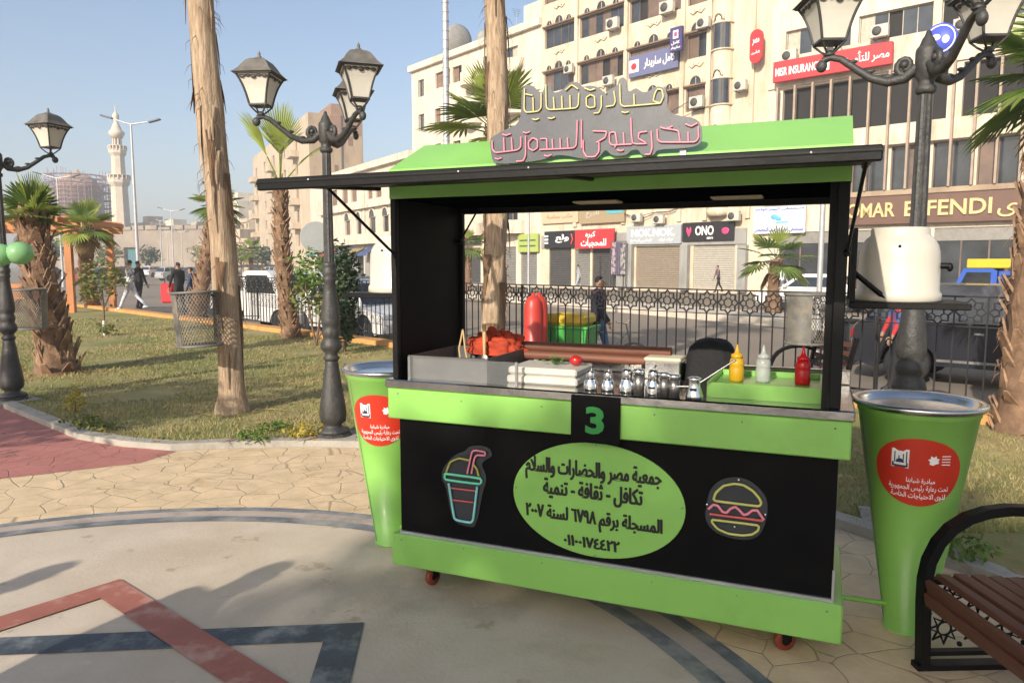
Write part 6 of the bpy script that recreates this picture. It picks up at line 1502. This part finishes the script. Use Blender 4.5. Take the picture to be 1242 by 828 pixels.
for k in range(30):
    a=2*math.pi*k/30
    for rr in (dr(54),dr(68)): m.tube([(rr*math.cos(a),rr*math.sin(a),0.0+dz(262)-3),(rr*math.cos(a),rr*math.sin(a),dz(214)+random.Random(k).uniform(-2.5,2))],.10,3,cap=False)
for i in range(11):
    z=dz(262)+(dz(214)-dz(262))*i/10
    for rr in (dr(54),dr(68)): m.tube([(rr*math.cos(R(12*k)),rr*math.sin(R(12*k)),z) for k in range(30)],.10,3,closed=True)
for k in range(30): 
    a=2*math.pi*k/30
    for i in range(0,11,2): z=dz(262)+(dz(214)-dz(262))*i/10; m.tube([(dr(54)*math.cos(a),dr(54)*math.sin(a),z),(dr(72)*math.cos(a),dr(72)*math.sin(a),z)],.08,3,cap=False)
m.build('scaffolding',SCAF,t)
# ------------------------------------------------------------------ street lights, mast
GALV=mat('galvanised_steel',(.46,.46,.46),.45,.4,var=.1); 
def streetlight(label,px,Y,pytop,arm=1.5,rz=0,zb=-.3,double=True):
    p=at(px,330,Y); zt=at(px,pytop,Y).z; t=thing('street_light',label,'street light',(p.x,p.y,zb),rz,'tall double armed street lights'); H=zt-zb
    m=MB(); m.tube([(0,0,0),(0,0,H)],[.11,.055],10); m.lathe([(.2,0),(.2,.03),(.13,.06),(.13,.8),(.11,.85)],12); m.build('pole',GALV,t)
    for s,L,up in ((-1,arm,.42),(1,arm,.20)):
        m=MB(); m.tube([(0,0,H),(s*L*.25,0,H+up*.25),(s*L*.6,0,H+up*.7)],[.05,.04,.03],8); m.build('arm',GALV,t); m=MB(); M_r=Matrix.Translation((s*L*.85,0,H+up*.95))@Matrix.Rotation(-s*R(15),4,'Y'); m.box(-.34,.34,-.12,.12,-.04,.05,M=M_r,bev=.03); m.build('lamp_head',mm('lamp_head_dark',(.10,.11,.11),.4,.3),t)
streetlight('tall double armed street light in front of the minaret',168,42,151,1.55)
streetlight('distant double armed street light left of the bare trunk, tallest of the far ones',211,98,256,1.7)
streetlight('distant street light left of the dome scaffolding, behind the left palm',76,62,216,1.9)
for px,Y,yt,lb in ((197,118,268,'thin distant street light, first right of the tall one'),(205,150,282,'thin distant street light, shorter, second right of the tall one'),(222,130,282,'thin distant street light close to the bare trunk')): streetlight(lb,px,Y,yt,1.2)
p=at(543,330,19); zt=at(543,-60,19).z; t=thing('metal_mast','slim pale metal mast rising out of the photo behind the cart roof','mast',(p.x,p.y,-.3)); m=MB(); m.tube([(0,0,0),(0,0,zt)],[.09,.075],10)
for k in range(40): m.lathe([(.088,0),(.088,.02)],10,c=(0,0,3.2+.22*k))
m.build('pole',GALV,t)
p=at(1043,330,8.9); zt=at(1043,150,8.9).z; t=thing('metal_mast','thin pale steel pole just right of the cart roof, behind the fence','mast',(p.x+.02,p.y+1.2,-.3)); m=MB(); m.tube([(0,0,0),(0,0,zt+.5)],[.042,.036],8); m.blob((0,0,zt+.52),.05,.05,.03); m.build('pole',GALV,t)
# round grey traffic sign plate seen from behind near lamp
p=at(384,288,17.2); t=thing('road_sign','round grey back of a road sign between the slim palm and the lamp post','sign',(p.x,p.y,-.3)); m=MB(); m.tube([(0,0,0),(0,0,p.z+.2)],.035,8); m.build('pole',GALV,t); m=MB(); m.lathe([(0,0),(.36,0),(.36,.02),(0,.02)],28,smooth=False,M=Matrix.Translation((0,-.04,p.z+.3))@Matrix.Rotation(R(90),4,'X')); m.build('plate',mat('grey_sign_back',(.24,.255,.25),.6,var=.08),t)
p=at(641,330,46); t=thing('metal_mast','thin white pole in front of the shops, right of the pale trunk','mast',(p.x,p.y,-.15)); m=MB(); m.tube([(0,0,0),(0,0,8)],[.08,.06],8); m.build('pole',GALV,t)
# small street palms on the far pavement
for px,py,Y,lb,sz in ((938,352,25.6,'small street palm on the road median by the white car',.95),(568,350,45,'small street palm left of the pale trunk, seen through the cart',1.0),(305,347,62,'tiny palm far down the street left of the slim palm',.9)):
    b=at(px,352,Y); b.z=-.06 if px>900 else -.15; palm(lb,b,(b.x+.05,b.y,1.75 if px>900 else 2.6),.2,.17,BARKR,nleaf=16,size=sz*.8,pet=sz*.7,seed=px,boots=30,elev=(-20,60),skirt=2,group='small palms along the street',nseg=14)
# ------------------------------------------------------------------ vehicles
CGL=mat('car_glass',(.02,.024,.028),.06,var=.2,spec=.9,rvar=.03); TYRE=mat('tyre',(.018,.018,.018),.85); RIMM=mat('rim',(.35,.35,.35),.35,.8); LAMPR=flat('tail_lamp',(.30,.01,.012),.25); LAMPW=flat('head_lamp',(.6,.6,.58),.15)
def paint(name,c): return mat(name,c,.25,var=.06,scale=2,coat=.5,rvar=.05)
def car(label,loc,rz,mt,L=4.5,Wd=1.8,Hh=1.5,kind='sedan',group=None,cat='car',name='parked_car'):
    t=thing(name,label,cat,loc,rz,group)   # front towards +x
    s=L/4.5; hw=Wd/2
    z0=.24; zb=.92 if kind!='suv' else 1.0
    if kind=='sedan': roofp=[(-1.75,zb-.02),(-1.05,Hh-.08),(-.75,Hh),(.25,Hh),(.55,Hh-.06),(1.25,zb-.03)]
    else: roofp=[(-2.15,zb),(-1.85,Hh-.12),(-1.6,Hh),(.2,Hh),(.5,Hh-.07),(1.25,zb)]
    lower=[(-2.2,.34),(-2.24,.55),(-2.2,zb-.1),(-2.1,zb)]+[(1.3,zb-.02),(2.05,zb-.18),(2.2,.68),(2.24,.5),(2.2,.3)]
    bottom=[(1.87,z0)]
    for cx in (1.4,-1.4): bottom+=[(cx+.40*math.cos(R(a)),.33+.40*math.sin(R(a))) for a in range(0,181,30)]
    bottom+=[(-1.87,z0)]
    def loft(prof,sec,mi=0,mb=None):
        n=len(prof); vs=[]
        for (y,sc,dz) in sec:
            for (x,z) in prof: vs.append((x*s*sc,y,z+dz))
        fs=[]
        for k in range(len(sec)-1):
            for i in range(n): fs.append((k*n+i,(k+1)*n+i,(k+1)*n+(i+1)%n,k*n+(i+1)%n))
        mb.add(vs,fs,mi,False); 
        from mathutils.geometry import tessellate_polygon
        tr=tessellate_polygon([[Vector((x,z,0)) for x,z in prof]])
        mb.add(vs[:n],[tuple(q) for q in tr],mi); mb.add(vs[-n:],[tuple(q) for q in tr],mi)
    m=MB(); loft(lower+bottom,[(-hw,.985,0),(-hw+.06,1,0),(hw-.06,1,0),(hw,.985,0)],0,m); body=m.build('body',mt,t)
    m=MB(); n=len(roofp); vs=[]
    for y,f in ((-hw+.08,0),(-hw+.26,1),(hw-.26,1),(hw-.08,0)):
        for (x,z) in roofp: vs.append((x*s*(1 if f==0 else .97),y if True else y,zb if f==0 and False else (z if f==1 else min(z,zb+ (z-zb)*.0+.0)) ))
    fs=[]
    for k in range(3):
        for i in range(n-1): fs.append((k*n+i,(k+1)*n+i,(k+1)*n+i+1,k*n+i+1))
    m.add(vs,fs,0,False); m.build('cabin',mt,t)
    # glass: side panes lie on sloped sides, set 4 mm proud
    m=MB()
    def sidept(x,z,sg): 
        f=(z-zb)/(Hh-zb); y=hw-.08-.18*f; return (x*s,sg*(y+.006),z)
    xa=-1.35 if kind=='sedan' else -1.95; 
    panes=[(-1.28,-.52,-.98,-.52),(-.44,.90,-.44,.42)] if kind=='sedan' else [(-1.98,-1.30,-1.72,-1.30),(-1.22,-.42,-1.22,-.42),(-.34,.95,-.34,.42)]
    for sg in (-1,1):
        for a,b,c,d in panes: m.add([sidept(a,zb+.06,sg),sidept(b,zb+.06,sg),sidept(d,Hh-.13,sg),sidept(c,Hh-.13,sg)],[(0,1,2,3)])
    def endp(i,j,f0,f1,off):
        (xa,za),(xb,zb_)=roofp[i],roofp[j]
        p0=(xa+(xb-xa)*f0,za+(zb_-za)*f0); p1=(xa+(xb-xa)*f1,za+(zb_-za)*f1)
        w0=hw-.08-.18*max(0,(p0[1]-zb)/(Hh-zb))-.06; w1=hw-.08-.18*max(0,(p1[1]-zb)/(Hh-zb))-.06
        m.add([((p0[0]+off)*s,-w0,p0[1]+.01),((p0[0]+off)*s,w0,p0[1]+.01),((p1[0]+off)*s,w1,p1[1]+.01),((p1[0]+off)*s,-w1,p1[1]+.01)],[(0,1,2,3)])
    endp(0,1,.12,.95,-.015); endp(5,4,.08,.95,.015); m.build('windows',CGL,t)
    for x in (1.4,-1.4):
        for sg in (-1,1):
            Mw=Matrix.Translation((x*s,sg*(hw-.11),.33))@Matrix.Rotation(R(90),4,'X'); m=MB(); m.lathe([(.20,-.10),(.31,-.10),(.33,-.08),(.33,.08),(.31,.10),(.20,.10)],22,M=Mw); w_=m.build('wheel',TYRE,t); m=MB(); m.lathe([(0,-.085),(.21,-.085),(.21,.085),(0,.085)],14,M=Mw)
            for k in range(5): a=R(72*k); m.tube([Mw@Vector((.03*math.cos(a),.03*math.sin(a),sg*-.09)),Mw@Vector((.19*math.cos(a),.19*math.sin(a),sg*-.09))],.018,4)
            m.build('rim',RIMM,w_)
    for sg in (-1,1):
        m=MB(); m.box(2.08*s,2.235*s,sg*.72-.16,sg*.72+.16,.62,.74,bev=.02); m.build('headlight',LAMPW,t); m=MB(); m.box(-2.235*s,-2.12*s,sg*.74-.13,sg*.74+.13,.68,.86,bev=.02); m.build('tail_light',LAMPR,t)
        m=MB(); m.box(.85*s,1.0*s,sg*(hw+.08)-.08,sg*(hw+.08)+.08,zb+.02,zb+.16,bev=.03); m.build('mirror',mt,t)
    m=MB()
    for sg in (-1,1): 
        for x in (-.45,.0): m.box((x-.06)*s,(x+.06)*s,sg*hw-.012,sg*hw+.012,zb-.16,zb-.13)
        m.box(-1.0*s,1.0*s,sg*hw-.018,sg*hw+.015,.40,.44)
    m.build('door_handles_and_sill',mm('car_trim',(.45,.45,.45),.25,.8),t)
    return t
WCAR=paint('white_car_paint',(.66,.65,.62)); BCAR=paint('black_car_paint',(.016,.018,.024)); SCAR=paint('silver_paint',(.36,.37,.38)); RCAR=paint('maroon_paint',(.20,.025,.03)); DCAR=paint('dark_grey_paint',(.05,.055,.06))
SA=math.atan2(FD.y,FD.x)
p=at(1195,432,11.6); car('black estate car parked beyond the fence at the right',(7.9,11.4,zr),SA+R(4),BCAR,L=4.6,Hh=1.58,kind='suv')
p=at(990,360,30.5); car('white hatchback on the far side of the street behind the right hand litter basket',(p.x,p.y,zr),SA+R(180),WCAR,kind='sedan',Hh=1.5)
# pickup
def pickup(label,loc,rz,mt):
    t=thing('pickup_truck',label,'pickup truck',loc,rz); hw=.84
    m=MB(); 
    prof=[(-.15,.42),(-.15,1.02),(-.10,1.66),(.0,1.72),(.95,1.72),(1.10,1.66),(1.55,1.08),(2.15,.98),(2.25,.6),(2.22,.36),(1.85,.34)]+[(1.45+.38*math.cos(R(a)),.34+.38*math.sin(R(a))) for a in range(0,181,30)]+[(1.0,.36)]
    m.prism([(x,z) for x,z in prof],Matrix(((1,0,0,0),(0,0,-1,hw),(0,1,0,0),(0,0,0,1))),2*hw); m.build('cab',mt,t)
    m=MB(); m.box(-2.35,-.19,-hw,-hw+.06,.62,1.16); m.box(-2.35,-.19,hw-.06,hw,.62,1.16); m.box(-2.35,-2.29,-hw+.0601,hw-.0601,.62,1.16); m.box(-.25,-.19,-hw+.0601,hw-.0601,.62,1.16); m.box(-2.28,-.26,-hw+.0601,hw-.0601,.62,.68); m.build('cargo_bed',mt,t)
    m=MB(); 
    for sg in (-1,1): m.add([(.02,sg*(hw+.004),1.12),(1.35,sg*(hw+.004),1.12),(1.0,sg*(hw+.004),1.60),(.02,sg*(hw+.004),1.60)],[(0,1,2,3)])
    m.add([(1.56,-.72,1.12),(1.56,.72,1.12),(1.14,.68,1.62),(1.14,-.68,1.62)],[(0,1,2,3)]); m.add([(-.156,-.68,1.1),(-.156,.68,1.1),(-.12,.64,1.6),(-.12,-.64,1.6)],[(0,1,2,3)]); m.build('windows',CGL,t)
    for x in (1.45,-1.45):
        for sg in (-1,1):
            Mw=Matrix.Translation((x,sg*(hw-.10),.33))@Matrix.Rotation(R(90),4,'X'); m=MB(); m.lathe([(.2,-.10),(.31,-.10),(.33,-.08),(.33,.08),(.31,.10),(.2,.10)],20,M=Mw); w_=m.build('wheel',TYRE,t); m=MB(); m.lathe([(0,-.08),(.2,-.08),(.2,.08),(0,.08)],14,M=Mw); m.build('rim',RIMM,w_)
    m=MB(); m.box(-2.3,1.0,-.35,.35,.38,.615); m.build('chassis',DARKG,t)
    m=MB(); m.tube([(-.35,-.7,1.16),(-.35,-.7,1.85),(-.35,.7,1.85),(-.35,.7,1.16)],.03,6); m.tube([(-.35,-.7,1.83),(-2.2,-.7,1.83)],.025,6); m.tube([(-.35,.7,1.83),(-2.2,.7,1.83)],.025,6); m.tube([(-2.2,-.7,1.16),(-2.2,-.7,1.83),(-2.2,.7,1.83),(-2.2,.7,1.16)],.03,6); m.build('bed_rack',STEELD,t)
    for sg in (-1,1): m=MB(); m.box(2.1,2.26,sg*.62-.14,sg*.62+.14,.66,.82,bev=.02); m.build('headlight',LAMPW,t)
    return t
p=at(332,378,21.0); pickup('white pickup truck with a rack over its bed, behind the fence at the left',(p.x,p.y,zr),SA+R(6),WCAR)
p=at(387,375,20.0); car('white car with its windscreen glinting, right of the slim palm behind the fence',(p.x+1.3,p.y-1.0,zr),SA+R(3),WCAR,kind='sedan',Hh=1.5,L=4.2)
p=at(452,352,25); car('dark grey car across the street left of the hidden white tank',(p.x,p.y,zr),SA+R(180),DCAR,kind='sedan')
# blue truck with yellow body top
p=at(1238,350,23.5); tk=thing('delivery_truck','blue delivery truck with a yellow top behind the black car','truck',(p.x,p.y,zr),SA+R(180)); tk.scale=(.84,.84,.84)
BLUEP=paint('blue_paint',(.035,.10,.42)); YELP=paint('yellow_paint',(.62,.44,.03))
m=MB(); m.prism([(.6,.5),(.6,2.0),(.75,2.1),(1.7,2.1),(2.0,1.4),(2.2,1.2),(2.2,.45)],Matrix(((1,0,0,0),(0,0,-1,.95),(0,1,0,0),(0,0,0,1))),1.9); m.build('cab',BLUEP,tk)
m=MB(); m.box(-2.6,.55,-1.0,1.0,.7,2.0,bev=.03); m.build('cargo_box',BLUEP,tk); m=MB(); m.box(-2.62,1.6,-1.01,1.01,2.103,2.45,bev=.03); m.build('yellow_top',YELP,tk)
for sg in (-1,1):
    m=MB(); m.add([(.8,sg*.956,1.35),(1.85,sg*.956,1.35),(1.6,sg*.956,1.95),(.8,sg*.956,1.95)],[(0,1,2,3)]); m.build('window',CGL,tk); m=MB(); m.add([(-.7,sg*1.006,1.4),(.3,sg*1.006,1.4),(.3,sg*1.006,1.85),(-.7,sg*1.006,1.85)],[(0,1,2,3)]); m.build('window',CGL,tk)
for x in (1.4,-1.6):
    for sg in (-1,1): m=MB(); m.lathe([(.0,-.12),(.40,-.12),(.42,-.09),(.42,.09),(.40,.12),(0,.12)],20,M=Matrix.Translation((x,sg*.85,.42))@Matrix.Rotation(R(90),4,'X')); m.build('wheel',TYRE,tk)
# distant traffic and parked cars
vlist=[(255,160,'maroon car far down the street',RCAR),(280,140,'silver car far down the street, right of the bare trunk',SCAR),(312,120,'dark car far down the street',DCAR),(340,100,'white car far down the street behind the slim palm',WCAR),(190,110,'white van like car far across the park, behind the striding man',WCAR),(150,95,'maroon car far across the park near the big street light',RCAR),(60,90,'dark car parked beyond the pergola',DCAR),(215,85,'silver car beyond the group at the far lawn edge',SCAR),(118,70,'dark red car beyond the small palm and pergola',RCAR),(240,75,'dark car beyond the lawn just left of the bare trunk',DCAR),(140,65,'dark grey car beyond the sapling',DCAR)]
for px,Y,lb,mt in vlist:
    p=at(px,330,Y); car(lb,(p.x,p.y,-.3),SA+R(hsh(px)*30+90*(px<230)),mt,kind='suv' if px%3 else 'sedan',Hh=1.6,group='distant cars beyond the park')
# motor scooter passing
p=at(1062,415,13.6); t=thing('motor_scooter','dark scooter seen beyond the fence below the right tank','scooter',(p.x,p.y,zr),SA)
m=MB(); m.box(-.6,.1,-.14,.14,.42,.80,bev=.06); m.box(-.1,.45,-.13,.13,.22,.32,bev=.03); m.box(.42,.52,-.17,.17,.3,.95,bev=.04); m.build('scooter_body',DCAR,t)
for x in (-.5,.6): m=MB(); m.lathe([(.12,-.05),(.24,-.05),(.25,0),(.24,.05),(.12,.05)],18,M=Matrix.Translation((x,0,.25))@Matrix.Rotation(R(90),4,'X')); m.build('wheel',TYRE,t)
m=MB(); m.tube([(.6,0,.25),(.46,0,1.0)],.03,6); m.tube([(.44,-.3,1.02),(.46,0,1.0),(.44,.3,1.02)],.016,6); m.box(-.62,.05,-.15,.15,.803,.88,bev=.03); m.build('handlebar_and_seat',DARKG,t)
# ------------------------------------------------------------------ refuse containers beyond the fence
REDF=mat('red_fibreglass',(.52,.045,.03),.4,var=.08,scale=3); GRNF=mat('green_plastic_bin',(.06,.36,.07),.45,var=.1); YELF=mat('yellow_plastic',(.62,.42,.03),.45,var=.1)
p=at(650,420,11.35); t=thing('red_canister','tall bright red double canister standing behind the fence, left of the green bin','canister',(p.x,p.y,zr))
for s in (-1,1): m=MB(); m.lathe([(.135,0),(.14,.02),(.14,.55),(.148,.56),(.148,.60),(.14,.61),(.138,1.22),(.12,1.34),(.08,1.40),(.035,1.42),(.03,1.46),(0,1.465)],24,c=(s*.045,.06*s,-.0)); m.build('canister',REDF,t)
p=at(690,425,11.9); t=thing('wheeled_bin','green wheeled refuse bin heaped over with a yellow tub, behind the fence','refuse bin',(p.x+.02,p.y,zr),SA+R(20)); t.scale=(.70,.8,.93)
m=MB(); 
vs=[(-.42,-.33,.18),(.42,-.33,.18),(.42,.33,.18),(-.42,.33,.18),(-.55,-.42,.95),(.55,-.42,.95),(.55,.42,.95),(-.55,.42,.95)]
m.add(vs,[(0,3,2,1),(0,1,5,4),(1,2,6,5),(2,3,7,6),(3,0,4,7)]); m.box(-.58,.58,-.45,.45,.951,1.0,bev=.015); m.build('bin_body',GRNF,t)
m=MB(); m.box(-.50,.50,-.37,.37,1.001,1.20,bev=.06); m.build('yellow_tub',YELF,t)
for x in (-.35,.35):
    for y in (-.3,.3): m=MB(); m.lathe([(0,-.03),(.085,-.03),(.09,0),(.085,.03),(0,.03)],14,M=Matrix.Translation((x,y,.092))@Matrix.Rotation(R(90),4,'X')); m.build('wheel',TYRE,t); 
m=MB(); 
for x in (-.35,.35): m.box(x-.03,x+.03,-.3,.3,.12,.179)
m.build('axle_frame',DARKG,t)
p=at(667,425,11.2); t=thing('yellow_crate','small yellow tub on the ground between the red canister and the green bin','tub',(p.x,p.y,zr)); m=MB(); m.lathe([(.11,0),(.14,.36),(.16,.37),(.16,.40),(.13,.40),(.10,.02),(0,.02)],20); m.build('tub',YELF,t)
p=at(707,430,12.0); bk=thing('bicycle','bicycle with silver wheels leaning by the green bin','bicycle',(p.x+.35,p.y-.1,zr),SA+R(12))
for x in (-.5,.5): m=MB(); m.tube([(x+.32*math.cos(R(18*k)),0,.34+.32*math.sin(R(18*k))) for k in range(20)],.018,5,closed=True); w_=m.build('wheel',TYRE,bk); m=MB(); [m.tube([(x,0,.34),(x+.3*math.cos(R(30*k)),0,.34+.3*math.sin(R(30*k)))],.003,3) for k in range(12)]; m.build('spokes',STEEL,w_)
m=MB(); m.tube([(-.5,0,.34),(-.12,0,.32),(.38,0,.82),(-.2,0,.8),(-.5,0,.34)],.016,6); m.tube([(-.12,0,.32),(-.23,0,.92)],.014,6); m.tube([(.5,0,.34),(.36,0,.95)],.014,6); m.build('frame',DCAR,bk); m=MB(); m.tube([(.3,-.25,1.0),(.36,0,.96),(.3,.25,1.0)],.012,6); m.build('handlebar',STEEL,bk); m=MB(); m.box(-.36,-.12,-.07,.07,.92,.97,bev=.02); m.build('saddle',DARKG,bk)
# ------------------------------------------------------------------ pergola
PWOOD=mat('orange_wood',(.45,.17,.05),.55,var=.2,scale=3,stretch=(1,1,.3))
p=at(88,381,24.0); t=thing('pergola','orange brown wooden pergola at the far left behind the rough palm','pergola',(p.x,p.y,0),R(8))
zt=at(88,268,24).z
for x in (-4.2,0):
    for y in (0,3.4): m=MB(); m.box(x-.1,x+.1,y-.1,y+.1,0,zt-.28); m.build('post',PWOOD,t)
m=MB()
for y in (0,3.4): m.box(-4.7,.45,y-.06,y+.06,zt-.279,zt-.05)
m.build('beam',PWOOD,t); m=MB()
for i in range(13): x=-4.5+.4*i; m.box(x-.035,x+.035,-.5,3.9,zt-.049,zt+.10)
m.build('rafters',PWOOD,t); m=MB()
for i in range(10): y=-.3+.42*i; m.box(-4.6,.4,y-.02,y+.02,zt+.101,zt+.14)
for i in range(24): z=zt-.28-.0; 
m.build('lath_screen',PWOOD,t)
m=MB(); m.box(-4.1,-1.8,.3,.75,.40,.46); m.box(-4.1,-1.8,.72,.78,.5,.95)
for x in (-4.0,-1.95): m.box(x-.05,x+.05,.32,.74,0,.399)
b=thing('wooden_bench','orange wooden bench under the pergola at the left edge','bench',t.location,R(8)); m.build('bench_frame',PWOOD,b)
# ------------------------------------------------------------------ haze
HAZE=bpy.data.materials.new('haze_air'); HAZE.use_nodes=True; n=HAZE.node_tree; 
for nd in list(n.nodes):
    if nd.type!='OUTPUT_MATERIAL': n.nodes.remove(nd)
pv=n.nodes.new('ShaderNodeVolumePrincipled'); pv.inputs['Color'].default_value=(.86,.88,.92,1); pv.inputs['Density'].default_value=.0016; n.links.new(pv.outputs[0],n.nodes['Material Output'].inputs['Volume'])
m=MB(); m.box(-700,700,-700,700,-1.6,60); tag(m.build('haze',HAZE),kind='stuff')
